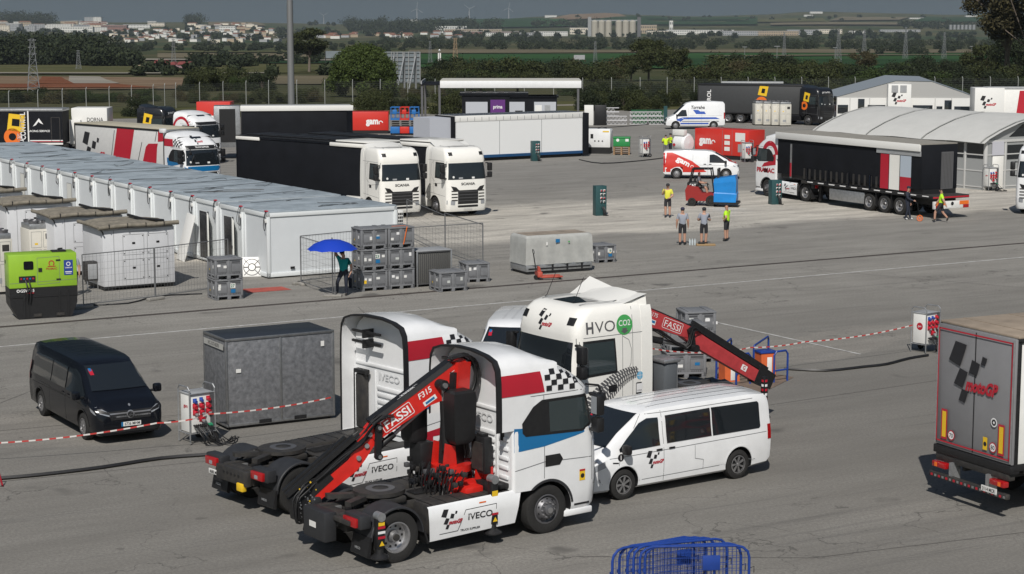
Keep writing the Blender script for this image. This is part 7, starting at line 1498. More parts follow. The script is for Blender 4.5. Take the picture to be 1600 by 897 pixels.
# ---- white plant boxes with rolled tarpaulin roofs
PB = mat('plant box white', (.56, .57, .59), .45, var=.06, scale=1.5); TPL = mat('khaki tarpaulin', (.19, .17, .135), .8, var=.3, scale=4, bump=.3)
def plantbox(label, loc, h, W=2.95, D=2.5, H=2.45):
    r = thing('plant_box', label, 'equipment box', loc, h, 'white plant boxes under khaki tarpaulins'); b = MB(); b.box(0, W, 0, D, .16, H, PB, .04); b.build('body', r); b = MB()
    for x in (.05, W-.45): b.box(x, x+.4, .05, D-.05, 0, .16, BLACK)
    b.box(.02, W-.02, .02, D-.02, .1, .17, BLACK); b.build('base', r)
    d = MB()
    for i in range(2):
        for j in range(2): x, z = .82+i*1.0, .40+j*.98; d.shp(outline([(x, z), (x+.86, z), (x+.86, z+.8), (x, z+.8)], .014), RIGHT, SEAM); d.shp(rrect(x+.37, z+.42, x+.50, z+.50, .02), RIGHT, BLACK, eps=.01); [d.shp(disc(x+a, z+c, .025, 8), RIGHT, INK, eps=.008) for a in (.05, .81) for c in (.06, .74)]
    d.shp(line([(.45, .2), (.45, H-.05)], .016), RIGHT, SEAM); d.shp(line([(.08, H-.06), (W-.08, H-.03)], .016), RIGHT, SEAM); d.shp(line([(1.1, H-.16), (2.2, H-.13)], .012), RIGHT, SEAM); d.build('hatch', r)
    t = MB(); ny = 14; V = []; rn = random.Random(int(loc[0]*10))
    n1, n2 = 14, 14; V = []
    for i in range(n1+1):
        for j in range(n2+1): V.append((-.12+(W+.24)*i/n1, -.1+(D+.2)*j/n2, H+.05+.10*sin(pi*i/n1)+rn.uniform(0, .03)+.03*sin(j*.9+i*.3)))
    t.add(V, [(i*(n2+1)+j, (i+1)*(n2+1)+j, (i+1)*(n2+1)+j+1, i*(n2+1)+j+1) for i in range(n1) for j in range(n2)], TPL)
    for y in (-.1,): t.tube([(-.2, y, H+.05), (W*.3, y-.02, H+.12), (W*.7, y-.02, H+.09), (W+.15, y, H+.13)], .09, TPL, 8)
    t.tube([(-.12, -.1, H+.05), (-.14, D*.5, H+.1), (-.12, D+.1, H+.08)], .08, TPL, 8); t.tube([(W*.62, D*.9, H+.28), (W*.7, D*.5, H+.2), (W*.85, 0, H+.22)], .06, BLACK, 6)
    for k in range(4): t.box(.2+k*.75, .23+k*.75, -.21, -.17, H+.02, H+.2, BLACK)
    t.tube([(-.15, -.1, H+.05), (-.05, -.16, H-.1), (0, -.1, H-.2)], .03, BLACK); t.build('tarpaulin', r, smooth=60, fix=False); return r
lp, hp_ = fit((162, 455.5), (0, 0), (275, 447), (2.95, 0)); plantbox('white plant box with khaki tarpaulin nearest the mesh fence', lp, hp_)
bx = MB(); 
for (px, py, lb) in ((84, 341, 'white plant box with khaki tarpaulin, second behind the mesh fence'), (10, 321.5, 'white plant box with khaki tarpaulin at the far left, third in the row'), (-62, 304, 'white plant box with grey cover cut by the left edge, farthest of the row')):
    A = G(px, py, 2.45); plantbox(lb, (A.x, A.y), hp_)
q = L2W(lp, hp_, -.45, 1.2); r = thing('switch_box', 'small dark grey switch box beside the nearest plant box', 'box', q, hp_); b = MB(); b.box(0, .5, -.5, 0, .35, 1.1, CHAS, .03); b.build('housing', r); b = MB(); b.box(.05, .42, -.52, -.5, .42, 1.02, GREY, .01); b.build('door', r); b = MB(); [b.box(x, x+.04, -.45, -.4, 0, .36, STEEL) for x in (.02, .44)]; b.build('leg', r)
def chiller(label, loc, h, W=1.1, D=1.1, H=1.9, group='cream chiller units'):
    cm = mat('cream cabinet', (.58, .56, .50), .5, var=.05); r = thing('chiller', label, 'chiller', loc, h, group); b = MB(); b.box(0, W, 0, D, .1, H, cm, .02); b.build('cabinet', r); b = MB(); b.box(.05, W-.05, .05, D-.05, 0, .1, BLACK); b.build('base', r)
    t = MB(); t.box(.03, W-.03, .03, D-.03, H, H+.22, STEEL, .03)
    for x in (.28, W-.28):
        for y in (.3, D-.3): t.lathe([(.2, 0), (.22, .12), (.18, .12), (.15, .03), (0, .02)], RIMD, (x, y, H+.22), Z_, 18)
    t.build('fan_top', r); d = MB()
    for a, b_ in (((.08, .3), (W/2-.04, H*.55)), ((W/2+.04, .3), (W-.08, H*.55)), ((.08, H*.6), (W/2-.04, H-.1)), ((W/2+.04, H*.6), (W-.08, H-.1))): d.shp(outline([a, (b_[0], a[1]), b_, (a[0], b_[1])], .012), RIGHT, SEAM)
    d.shp(rect(W*.62, H*.78, W*.88, H*.90), RIGHT, CHAS); d.shp(rect(W*.2, H*.66, W*.32, H*.70), RIGHT, YEL); d.shp(rect(.25, H*.2, .6, H*.3), RIGHT, GREY); d.build('panel', r); return r
A = G(41, 396); chiller('cream chiller with round fans right behind the lime generator', anchor((48, 430), (0, 0), hp_), hp_, 1.1, 1.3, 1.9)
chiller('cream chiller at the left edge behind the lime generator', anchor((-20, 462), (0, 0), hp_), hp_, 1.05, 1.2, 2.15)
for i, (px, w) in enumerate(((1180, 1.0), (1193, 1.0), (1206, 1.1), (1219, 1.1))): chiller('cream chiller cabinet by the dark trailer, %s from the left of four' % words[i], anchor((px, 196+i*.5), (0, 0), radians(8)), radians(8), w, 1.2, 2.15, 'four cream chillers by the dark trailer')
# ---- lime generator
GA, GB = G(10, 499), G(128, 493); loc, h = fit((26, 500), (0, 0), (124, 494), (2.4, 0)); r = thing('generator', 'lime green generator on a black skid at the left', 'generator', loc, h)
LIME = mat('lime paint', (.26, .46, .03), .4, coat=.2, var=.06, scale=2); LG = (G(124, 494)-G(26, 500)).length; b = MB(); b.prism([(.18, 0), (LG-.18, 0), (LG+.04, .52), (LG+.06, 1.12), (-.12, 1.12), (-.1, .5)], 0, 1.0, BLACK)
for x in (.35, .5, LG*.72, LG*.86): b.box(x, x+.06, -.03, 1.03, .05, 1.0, BLACK)
b.box(-.12, LG+.06, -.02, 1.02, .78, .82, BLACK); [b.box(x, x+.28, -.04, 0, .08, .18, CHAS) for x in (.7, 1.5)]; b.build('skid', r); b = MB(); x0, x1 = -.12, LG+.06; b.box(x0, x1, 0, 1.02, 1.12, 2.32, LIME, .03); b.build('canopy', r)
d = MB(); d.shp(outline([(x0+1.0, 1.22), (x1-.62, 1.26), (x1-.62, 2.2), (x0+1.0, 2.18)], .012), RIGHT, SEAM); d.shp(line([(x0+.02, 1.3), (x1-.02, 1.36)], .012), RIGHT, SEAM); d.shp(rrect(x0+.52, 1.78, x0+.86, 2.08, .05), RIGHT, BLKP, eps=.02); d.shp(rect(x0+.34, 1.33, x0+.92, 1.55), RIGHT, BLACK, eps=.02); d.shp(rect(x0+1.03, 1.68, x0+1.16, 1.82), RIGHT, BLACK, eps=.02)
for k in range(5): d.shp(disc(x0+.42+k*.105, 1.46, .035, 10), RIGHT, [REDM, BLUE, REDM, BLUE, REDM][k], eps=.03)
d.shp(ring(x0+1.5, 1.97, .07, .105, 20, -.9, pi+.9), RIGHT, REDM, eps=.008); d.shp(tf(text('PRAMAC', .07, .01, width=.38), 1, dx=x0+1.5, dy=1.74), RIGHT, REDM, eps=.008); d.shp(line([(x0+1.36, 1.86), (x0+1.64, 1.86)], .03), RIGHT, REDM, eps=.008)
for z in (1.36, 2.05): d.shp(rect(x1-.74, z, x1-.58, z+.05), RIGHT, BLACK, eps=.02)
d.shp(rect(x1-.46, 1.52, x1-.14, 2.06), RIGHT, mat('blue sticker', (.02, .05, .25), .5), eps=.008); d.shp(ring(x1-.30, 1.92, .05, .075), RIGHT, WINK, eps=.012); d.shp(tf(text('YAMAHA', .05, .01, width=.26), 1, dx=x1-.30, dy=1.76), RIGHT, WINK, eps=.012); d.shp(rect(x1-.42, 1.62, x1-.18, 1.65), RIGHT, WINK, eps=.012); d.shp(rect(x1-.4, 1.57, x1-.2, 1.59), RIGHT, WINK, eps=.012)
d.shp(tf(text('GSW 15', .1, .02), 1, dx=x0+.62, dy=.98), RIGHT, WINK, eps=.035); d.shp(line([(x0+.6, .94), (x0+.85, .94)], .03), RIGHT, REDM, eps=.035); d.shp(ring(x0+.3, 1.03, .03, .055), RIGHT, WINK, eps=.035); d.shp(rect(-.85, 1.95, -.65, 2.08), FR((x0, 0, 0), -Y_, Z_), BLACK); d.build('control_panel', r); b = MB()
for k in range(2): hoses(b, [(x0+.58+k*.12, -.03, 1.4), (x0+.6+k*.12, -.12, 1.1), (x0+.6+k*.12, -.1, .6)], 1, (0, 0, 0), .025, k)
b.box(x1-.8, x1-.3, .3, .7, 2.32, 2.37, BLACK, .01); b.tube([(x1-.6, .5, 2.35), (x1-.55, .5, 2.42), (x1-.4, .55, 2.42)], .03, BLACK); b.build('cable', r)

# ---- temporary fence panels
fence_panel('mesh fence panel left of the double post behind the lime generator', G(130, 482), G(243, 469)); fence_panel('mesh fence panel from the double post towards the crate pair', G(243, 469), G(358, 452))
fence_panel('mesh fence panel along the near cabin behind the umbrella', G(470, 444), G(556, 434), 1.95); fence_panel('mesh fence panel running towards the camera at the umbrella', G(470, 445), G(524, 464), 1.95)
fence_panel('mesh fence panel on the right leading away behind the dark cage', G(696, 403), G(636, 372), 1.9); fence_panel('mesh fence panel right of the crates reaching its far corner', G(755, 420), G(695, 398), 1.9); fence_panel('mesh fence panel joining the crates and the right corner', G(641, 428), G(755, 419), 1.95)
# ================================================================== BACK OF THE YARD
DKC = mat('black curtain', (.009, .010, .013), .75, var=.25, scale=1, spec=.15); WTOP = mat('pale trailer roof', (.36, .37, .37), .6, var=.1); KHR = mat('khaki trailer roof', (.40, .37, .29), .75, var=.12, scale=1)
def hitch(loc, h, ht, L, kp=.4): p = L2W(loc, h, kp, 0); v = R2(ht, L-1.7, 0); return (p[0]-v.x, p[1]-v.y)
# two white lorries with black box trailers
hs = radians(-60); locR = anchor((680, 336.5), (3.75, -1.22), hs); A, B = G(596, 253, 3), G(699, 251, 3); locL = (locR[0]+A.x-B.x, locR[1]+A.y-B.y)
for loc, nm in ((locR, 'right'), (locL, 'left')):
    tractor('scania', 'tractor_unit', 'white lorry with black grille, the %s one of the parked pair in the middle' % nm, loc, hs, white=OFFW, spoiler='fin' if nm == 'right' else True, group='two white lorries parked side by side')
    ht = radians(-44); L = 11.4; r = trailer('box_trailer', 'long black box trailer behind the %s lorry of the white pair' % nm, hitch(loc, hs, ht, L), ht, L, 3.85, DKC, BLACK, .95, frame=BLKP, group='black box trailers')
    b = MB(); b.box(L-3, L+.02, -1.31, -1.2, 3.6, 3.82, OFFW, .05); b.box(L-.12, L+.04, -1.31, 1.31, .9, 3.8, STEEL, .03); b.box(0, 2.2, -1.31, -1.2, 3.6, 3.8, OFFW, .05); b.box(L-2.6, L+.1, -1.2, 1.2, 3.85, 3.95, OFFW, .05)
    for k in range(6): b.box(.5+k*1.5, 1.7+k*1.5, -.9, .9, 3.86, 3.93, BLACK, .02)
    b.build('roof_trim', r)
# lorry and curtain trailer with red bands
hm_ = radians(-46); A = G(256, 201.7, 4.0); L = 10.2; v = R2(hm_, L, 0); side_ = R2(hm_, 0, 1.27); lt = (A.x-v.x+side_.x, A.y-v.y+side_.y)
r = trailer('curtain_trailer', 'white curtain trailer with red bands and chequered logo in front of the black box trailers', lt, hm_, L, 4.0, mat('dirty white curtain', (.55, .55, .54), .6, var=.05), KHR, 1.1, frame=BLACK)
d = MB(); fR = FR((0, -1.24, 0), X_, Z_); motogp(d, fR, 2.6, .9, 1.35)
def q_(p): d.shp(poly([(a*L, 1.15+b*2.7) for a, b in p]), fR, REDM, eps=.012)
q_([(.42, .1), (.60, .0), (.68, 1), (.49, 1)][:4]); q_([(.735, .0), (.90, -.0), (.92, .62), (.93, .72), (.83, .70), (.80, .62)]); q_([(.93, .76), (.99, .78), (.985, 1), (.935, 1)])
d.shp(line([(.40*L, 1.3), (.46*L, 3.7)], .05), fR, INK, eps=.012); d.shp(line([(.70*L, 1.6), (.76*L, 3.1)], .05), fR, INK, eps=.012); d.shp(line([(.90*L, 3.2), (.92*L, 3.8)], .05), fR, INK, eps=.012); d.build('livery', r)
d = MB(); d.box(L-.06, L+.03, -1.29, 1.29, 1.1, 3.95, STEEL, .02); d.box(L-.5, L+.05, -1.3, -1.1, 3.75, 4.02, WHITE, .04); d.build('front_post', r)
hc2 = radians(-52); p = (lt[0]+R2(hm_, L-1.7, 0).x, lt[1]+R2(hm_, L-1.7, 0).y); loc = (p[0]-R2(hc2, .4, 0).x, p[1]-R2(hc2, .4, 0).y)
r_, c_, bv_ = tractor('iveco', 'tractor_unit', 'white lorry with blue front band pulling the red banded curtain trailer', loc, hc2, spoiler='full'); livery(c_, bv_)
# black box set crosswise behind, white display trailer
h = radians(8); A = G(372, 166, 4.0); r = trailer('box_trailer', 'black box trailer with pale roof edge behind the curtain trailer, under the light mast', (A.x, A.y+1.27), h, 8.4, 4.0, DKC, WTOP, 1.0, frame=BLACK, wheels=False, group='black box trailers')
b = MB(); b.box(-.02, 8.5, -1.34, -1.25, 3.62, 4.02, PLATE, .02); b.box(8.0, 8.45, -1.33, -1.25, 1, 3.6, BLKP); b.build('roof_trim', r); b = MB(); b.box(-2.0, -.05, -1.3, 1.2, .9, 4.0, STEEL, .03); b.box(-2.02, -1.9, -1.2, 1.1, 1.2, 3.8, CHAS); b.box(-1.6, -.4, -1.33, -1.28, 1.3, 3.8, BLACK); b.build('front_frame', r)
loc, h = fit((697, 254.5), (0, 0), (895, 245), (9.6, 0)); LL = (G(895, 245)-G(697, 254.5)).length; r = thing('display_trailer', 'long white panelled box trailer with dark right end in the middle distance', 'trailer', loc, h); b = MB(); b.box(0, LL, 0, 2.5, .45, 3.0, mat('bright panel', (.74, .75, .75), .5)); b.build('wall', r); b = MB(); b.box(-.05, LL+.05, -.03, 2.6, 2.98, 3.42, PLATE, .02)
for k in range(18): b.box(.3+k*LL/18, .34+k*LL/18, -.04, .0, 3.02, 3.3, GREY)
b.box(0, LL, .1, 2.5, 3.42, 3.45, mat('dark panels', (.05, .06, .08), .2)); b.build('roof', r); b = MB(); [b.box(LL*k/3-.02, LL*k/3+.02, -.015, .02, .45, 3.0, GREY) for k in (1, 2)]; b.box(0, LL, .15, 2.4, 0.0, .45, BLACK); b.box(.2, LL+.3, -.06, .1, .25, .46, NAVY); b.build('base', r); b = MB(); b.box(LL, LL+.55, -.1, 2.55, .1, 3.35, DKC, .03); [b.cyl((LL+.3, .3+k*.5, .2), (LL+.3, .3+k*.5, 3.2), .05, BLACK) for k in range(4)]; b.build('end_frame', r)
b = MB(); b.box(-2.1, -.3, .3, 2.7, .5, 3.3, mat('grey side panel', (.45, .47, .52), .5)); b.box(-.3, 0, .1, 2.6, .3, 3.4, DKC); b.build('side_box', r)
# black office stack with purple panel, canopy
h = radians(-4); A = G(722, 181, 0); Y0 = 176; x0 = (722-800)/FPX*Y0; x1 = (870-800)/FPX*Y0; W = x1-x0; r = thing('office_container', 'black framed office container with purple and red poster under the canopy', 'container', (x0, Y0), 0); b = MB(); b.box(0, W, 0, 3, 0, 3.45, DKC); [b.box(W*a, W*c, -.04, 0, .9, 2.9, mat('pale wall', (.42, .44, .48), .6)) for a, c in ((.04, .27), (.5, .66), (.76, .99))]; b.build('wall', r); b = MB(); b.box(-.2, W*.7, -.1, 3.1, 3.45, 3.75, BLKP, .03); b.box(W*.5, W+.15, -.1, 3, 3.3, 3.45, BLKP); [b.box(.3+k*1.0, .9+k*1.0, .3, 2.6, 3.75, 3.8, CHAS) for k in range(5)]; b.build('roof', r); b = MB(); b.box(W*.3, W*.455, -.08, -.04, .9, 3.1, mat('purple poster', (.10, .02, .16), .5)); fp_ = FR((0, -.08, 0), X_, Z_); b.shp(poly([(W*.3, .9), (W*.455, .9), (W*.455, 1.75), (W*.3, 1.3)]), fp_, REDM, eps=.01); b.shp(line([(W*.3, 1.35), (W*.455, 1.85)], .12), fp_, WINK, eps=.015); b.shp(tf(text('prima', .32, .02, width=.85), 1, dx=W*.377, dy=2.3), fp_, WINK, eps=.01); b.shp(tf(text('PRAMAC', .2, .03, width=1.1), 1, dx=W*.377, dy=.98), fp_, WINK, eps=.014); b.build('poster', r); b = MB(); b.box(W*.56, W*.64, -.06, -.03, 1.8, 2.1, BLACK); b.box(W*.87, W*.93, -.06, -.03, 1.7, 2.6, GREY); b.box(W*.77, W*.84, -.06, -.03, .9, 2.6, PLATE); b.build('window', r)
Y0 = 178; x0, x1 = (688-800)/FPX*Y0, (908-800)/FPX*Y0; r = thing('canopy', 'open white roofed canopy on thin posts behind the office container', 'canopy', (x0, Y0), 0); W = x1-x0; b = MB(); b.box(0, W, 0, 7, 4.1, 4.75, WHITE, .03); b.box(0, W, .3, 7, 4.75, 4.8, mat('canopy top', (.45, .44, .40), .7)); b.build('roof', r); b = MB(); b.box(-1.8, 0, .2, 8, 4.35, 4.45, DKC); b.box(-1.8, -1.7, .2, 8, 4.45, 4.75, GREY); b.build('side_roof', r)
for x, y in ((-1.7, .4), (-.05, .2), (W*.28, 6), (W*.55, 6), (W-.3, .2), (W-.1, 6.5), (-1.7, 7)): b = MB(); b.box(x-.1, x+.1, y-.1, y+.1, 0, 4.35, RIMD); b.build('post', r)
# left: text trailer, white box, motorcycle, tent frames
A = G(-26, 171, 4.0); B = G(108, 168.5, 4.0); L = B.x-A.x; r = thing('box_trailer', 'black box trailer with yellow square, orange ring and white lettering at the left edge', 'trailer', (A.x, A.y), radians(2), 'box trailers at the left'); b = MB(); b.box(0, L, 0, 2.5, 1.5, 3.95, DKC); b.build('body', r); b = MB(); b.box(-.05, L+.05, -.03, 2.55, 3.85, 4.03, STEEL, .02); [b.box(x, x+.1, -.03, .05, 1.5, 3.9, PLATE) for x in (L*.555,)]; b.box(0, L, -.03, .03, 1.42, 1.55, PLATE); b.box(0, L, .3, 2.2, .9, 1.42, CHAS); b.build('frame', r); d = MB(); f = FR((0, 0, 0), X_, Z_); u = L/148
d.shp(tf(rect(-.9, -.9, .9, .9), 1, rot=-.15, dx=59*u, dy=3.25) if 0 else tf(poly([(-.62, -.55), (.55, -.68), (.66, .5), (-.45, .62)]), 1.05, dx=60*u, dy=3.05), f, YEL, eps=.02); d.shp(tf(poly([(-.3, -.24), (.26, -.3), (.3, .22), (-.24, .28)]), 1, dx=60*u, dy=3.05), f, DKC, eps=.03); d.shp(ring(53*u, 2.0, .27, .62), f, ORNG, eps=.02)
d.shp(tf(text('JEF', .33, .02), 1, rot=pi/2, dx=71*u, dy=1.98), f, WINK, eps=.02); d.shp(tf(text('CONTROL', .38, .02, width=2.0), 1, rot=pi/2, dx=78*u, dy=2.78), f, WINK, eps=.02)
d.shp(poly([(92*u, 2.75), (102*u, 3.25), (104*u, 3.35), (112*u, 2.9), (106*u, 3.0), (103*u, 3.1), (98*u, 2.85)]), f, WINK, eps=.02); d.shp(tf(text('RACING SERVICE', .14, .02, width=1.6), 1, dx=103*u, dy=2.35), f, WINK, eps=.02); d.shp(line([(86*u, 1.72), (L, 1.72)], .07), f, WINK, eps=.02); d.shp(line([(86*u, 1.64), (L, 1.64)], .06), f, REDM, eps=.02); d.shp(outline([(127*u, 1.6), (143*u, 1.6), (143*u, 3.4), (127*u, 3.4)], .05), f, CHAS, eps=.02); d.build('livery', r)
A = G(109, 169.5, 3.95); r = thing('box_trailer', 'plain white box trailer with scribbled lettering right of the lettered black trailer', 'trailer', (A.x, A.y+.4), radians(2), 'box trailers at the left'); b = MB(); b.box(0, 2.65, 0, 2.5, 1.1, 3.95, PLATE, .03); b.build('body', r); b = MB(); b.box(-.05, .75, -.5, -.05, 1.3, 3.1, PLATE, .03); b.box(.55, .6, -.53, -.5, 2.1, 2.3, BLACK); b.build('door', r); b = MB(); b.shp(tf(text('DORNA', .3, 0, width=1.2), 1, dx=1.75, dy=2.95), RIGHT, INK, eps=.02); b.build('lettering', r)
q = G(112, 243); r = thing('motorcycle', 'parked dark motorcycle between the box trailers and the cabins', 'motorcycle', (q.x, q.y), radians(60)); b = MB(); b.prism([(-.5, .55), (.35, .5), (.5, .85), (.1, .95), (-.6, .95)], -.14, .14, BLKP); b.box(.35, .5, -.18, .18, .7, 1.1, BLKP, .05); b.tube([(.5, 0, .9), (.68, 0, .33)], .04, STEEL); b.tube([(.42, -.35, 1.08), (.42, .35, 1.08)], .02, BLACK); b.build('body', r)
for x in (-.65, .68): b = MB(); b.lathe([(.2, -.06), (.3, -.05), (.33, 0), (.3, .05), (.2, .06), (.2, -.06)], TYRE, (x, 0, .33), Y_, 20); b.build('wheel', r)
b = MB(); [b.tube([G(x, 232), G(x, 216), ] if 0 else [G(x, 240), G(x, 240)+Vector((0, 0, .9))], .05, STEEL) for x in (36, 60, 90, 104)]; P0, P1 = G(34, 240), G(106, 240); b.box(P0.x, P1.x, P0.y-.1, P0.y+.6, .9, .96, GREY); b.build('steel_table', label='long low steel bench frame in front of the lettered black trailer', cat='bench')
r_, c_, bv_ = tractor('iveco', 'tractor_unit', 'white lorry cab with red arc behind the black box trailer frame', G(258, 252).xy, radians(-40), spoiler='full', panel=False); d = MB(); d.shp(ring(-3.4, 2.55, .55, .75, 20, 0, pi), LEFT, REDM, bv_); d.shp(ring(3.4, 2.55, .75, .95, 20, 0, pi), RIGHT, REDM, bv_); motogp(d, RIGHT, .5, 3.9, 3.0, bv_); d.build('livery', c_)
bk = mat('black lorry paint', (.01, .01, .012), .3, coat=.5)
def jef(loc, h, lab):
    r_, c_, bv_ = tractor('scania', 'tractor_unit', lab, loc, h, white=bk, spoiler=True, group='black lorries with yellow square'); d = MB()
    for F_, s in ((RIGHT, 1), (LEFT, -1)): d.shp(poly([(s*3.15, 2.45), (s*3.85, 2.3), (s*4.0, 3.15), (s*3.3, 3.3)]), F_, YEL, bv_, eps=.01); d.shp(poly([(s*3.4, 2.6), (s*3.68, 2.55), (s*3.76, 2.95), (s*3.48, 3.0)]), F_, bk, bv_, eps=.016); d.shp(ring(s*3.3, 1.95, .2, .42), F_, ORNG, bv_, eps=.014)
    d.shp(text('JEF CONTROL', .14, .02), FR((0, 0, 3.2), Y_, Z_), WINK, bv_); d.build('livery', c_); return r_
jef(G(178, 240).xy, radians(-15), 'black lorry cab with yellow square behind the curtain trailer'); 
hj = radians(-48); lj = anchor((1262, 196), (3.75, -1.2), hj); jef(lj, hj, 'black lorry with yellow square and orange ring in front of the dark trailer'); hd_ = radians(-22); L = 11.0; r = trailer('curtain_trailer', 'dark grey curtain trailer beyond the white high roof van', hitch(lj, hj, hd_, L), hd_, L, 3.95, mat('charcoal curtain', (.04, .042, .044), .6, var=.1), BLACK, 1.1, frame=BLACK)
d = MB(); f = FR((0, -1.24, 0), X_, Z_); d.shp(poly([(6.3, 2.9), (7.2, 2.75), (7.4, 3.75), (6.5, 3.8)]), f, YEL, eps=.02); d.shp(poly([(6.65, 3.1), (7.0, 3.05), (7.08, 3.5), (6.75, 3.55)]), f, DKC, eps=.03); d.shp(ring(6.7, 2.1, .3, .62), f, ORNG, eps=.02); d.shp(tf(text('TROL', .4, .02, width=1.5), 1, rot=pi/2, dx=1.4, dy=2.6), f, WINK, eps=.02); d.build('livery', r)
def redbands(r, L, x0=0.): d = MB(); f = FR((0, -1.24, 0), X_, Z_); [d.shp(poly([(x0+a, 1.2), (x0+b, 1.2), (x0+b+.3, 3.8), (x0+a+.3, 3.8)]), f, REDM, eps=.02) for a, b in ((1.5, 2.6), (4.3, 5.3))]; d.build('livery', r)
r = trailer('curtain_trailer', 'white trailer with red bands half hidden behind the black lorry at the right', (21.9, 199), radians(-8), 6.4, 4.0, CURT, WTOP, 1.1, frame=STEEL, wheels=False, group='white trailers with red bands at the right'); redbands(r, 6, .6)
r = trailer('curtain_trailer', 'white trailer with logo box and red bands at the far right edge', (45.0, 181), radians(-4), 9, 4.1, CURT, WTOP, .4, frame=STEEL, wheels=False, group='white trailers with red bands at the right'); redbands(r, 9, 1.2); d = MB(); d.box(-1.2, 1.55, -1.5, 1.2, .3, 4.05, PLATE, .03); motogp(d, FR((0, -1.5, 0), X_, Z_), 1.5, -.7, 2.1); d.build('logo_box', r)
# rental compound: red containers, tank, generator, tote
gr_ = mat('rental red', (.42, .022, .018), .4); 
def redbox(label, loc, h, L, H, D=2.4, tx=.3, lz=.5):
    r = thing('power_container', label, 'container', loc, h, 'red rental containers'); b = MB(); b.box(0, L, 0, D, .3, H, gr_, .02); b.build('body', r); b = MB(); b.box(.05, L-.05, .05, D-.05, 0, .3, BLACK); b.build('base', r); d = MB(); d.shp(tf(text('gam', .55, .05, width=1.15), 1, dx=L*tx, dy=H*lz), RIGHT, WINK, eps=.01); d.shp(ring(L*tx+.78, H*lz+.1, .12, .2, 12, 0, 4), RIGHT, WINK, eps=.01); d.build('lettering', r); return r
loc, h = fit((1073, 245), (0, 0), (1156, 250.5), (3.6, 0)); LR = (G(1156, 250.5)-G(1073, 245)).length; r = redbox('red container with vents and lettering behind the red and white van', loc, h, LR, 2.25, D=2.0, tx=.2, lz=.5); d = MB(); fR = RIGHT
for k in range(3): d.shp(poly([(LR*.56, .65+k*.45), (LR*.66, .65+k*.45), (LR*.66, .95+k*.45), (LR*.56, .95+k*.45)]), fR, PLATE, eps=.01)
d.shp(rect(LR*.76, 1.4, LR*.94, 2.05), fR, PLATE, eps=.01); d.shp(rect(LR*.81, .6, LR*.88, 1.2), fR, GREY, eps=.01); [d.shp(line([(LR*k, .35), (LR*k, 2.2)], .03), fR, SEAM) for k in (.52, .7)]; d.build('vent', r)
A = G(541, 209); redbox('red container with lettering behind the black box trailer right of the light mast', (A.x, A.y), radians(2), 3.9, 2.0, tx=.62, lz=.45)
q = G(327, 218); redbox('red lettered container between the white cab and the black trailer frame', (q.x-1.4, q.y+2), 0, 3.0, 3.2, tx=.6)
A = G(1049, 246); r = thing('fuel_tank', 'white horizontal fuel tank left of the red container', 'tank', (A.x, A.y), h); b = MB(); b.lathe([(0, 0), (.5, .02), (.72, .12), (.75, .25), (.75, 1.0), (.6, 1.15), (0, 1.2)], WHITE, (0, .7, 1.1), X_, 24); b.build('tank', r); b = MB(); b.box(.1, 1.1, .2, 1.2, 0, .65, PLATE); b.box(.0, 1.1, .1, .5, 1.7, 2.15, PLATE, .02); b.build('frame', r); b = MB(); b.shp(poly([(.15, 1.0), (.3, .85), (.45, 1.0), (.3, 1.15)]), FR((0, -.06, 0), X_, Z_), REDM, eps=.0); b.build('sticker', r)
loc, h = fit((918, 240), (0, 0), (957, 240), (2.3, 0)); LG = (G(957, 240)-G(918, 240)).length; r = thing('generator', 'white generator with black base beside the green tote', 'generator', loc, radians(-12)); b = MB(); b.box(0, LG, 0, 1.2, .5, 1.95, WHITE, .04); b.build('canopy', r); b = MB(); b.box(.02, LG-.02, .02, 1.18, 0, .5, BLACK); b.build('skid', r); b = MB(); b.shp(rect(.4, 1.2, .62, 1.55), RIGHT, BLACK, eps=.01); [b.shp(disc(.75+k*.3, 1.0, .06), RIGHT, BLACK, eps=.01) for k in range(3)]; b.shp(rect(LG-.6, 1.7, LG-.1, 1.8), RIGHT, YEL, eps=.01); b.tube([(.9, .4, 1.95), (1.2, .5, 2.08), (1.6, .5, 2.0)], .04, BLACK); b.build('control_panel', r)
A = G(958, 242); GT_ = mat('tote green', (.02, .22, .06), .5)
for k in range(4):
    r = thing('pallet', 'wooden pallet under the green tote, %s of four from the ground' % words[k], 'pallet', (A.x, A.y, k*.16), radians(-6), 'stacked wooden pallets'); wd_ = mat('pallet wood', (.35, .22, .12), .8, var=.25); b = MB(); [b.box(.0, 1.3, y, y+.18, .12, .145, wd_) for y in (0, .35, .7)]; b.build('deck', r); b = MB(); [b.box(x, x+.12, .02, .85, .0, .12, wd_) for x in (0, .58, 1.18)]; b.build('block', r)
r = thing('tote', 'green lidded tote on the stack of wooden pallets', 'crate', (A.x, A.y, .65), radians(-6)); b = MB(); b.box(0, 1.3, 0, .9, 0, .62, GT_, .03); b.build('box', r); b = MB(); b.box(-.03, 1.33, -.03, .93, .62, .74, GT_, .02); b.build('lid', r); b = MB(); b.shp(disc(.35, .5, .12), RIGHT, WINK, eps=.01); b.shp(rect(.95, .4, 1.2, .6), RIGHT, WINK, eps=.01); b.build('sticker', r)
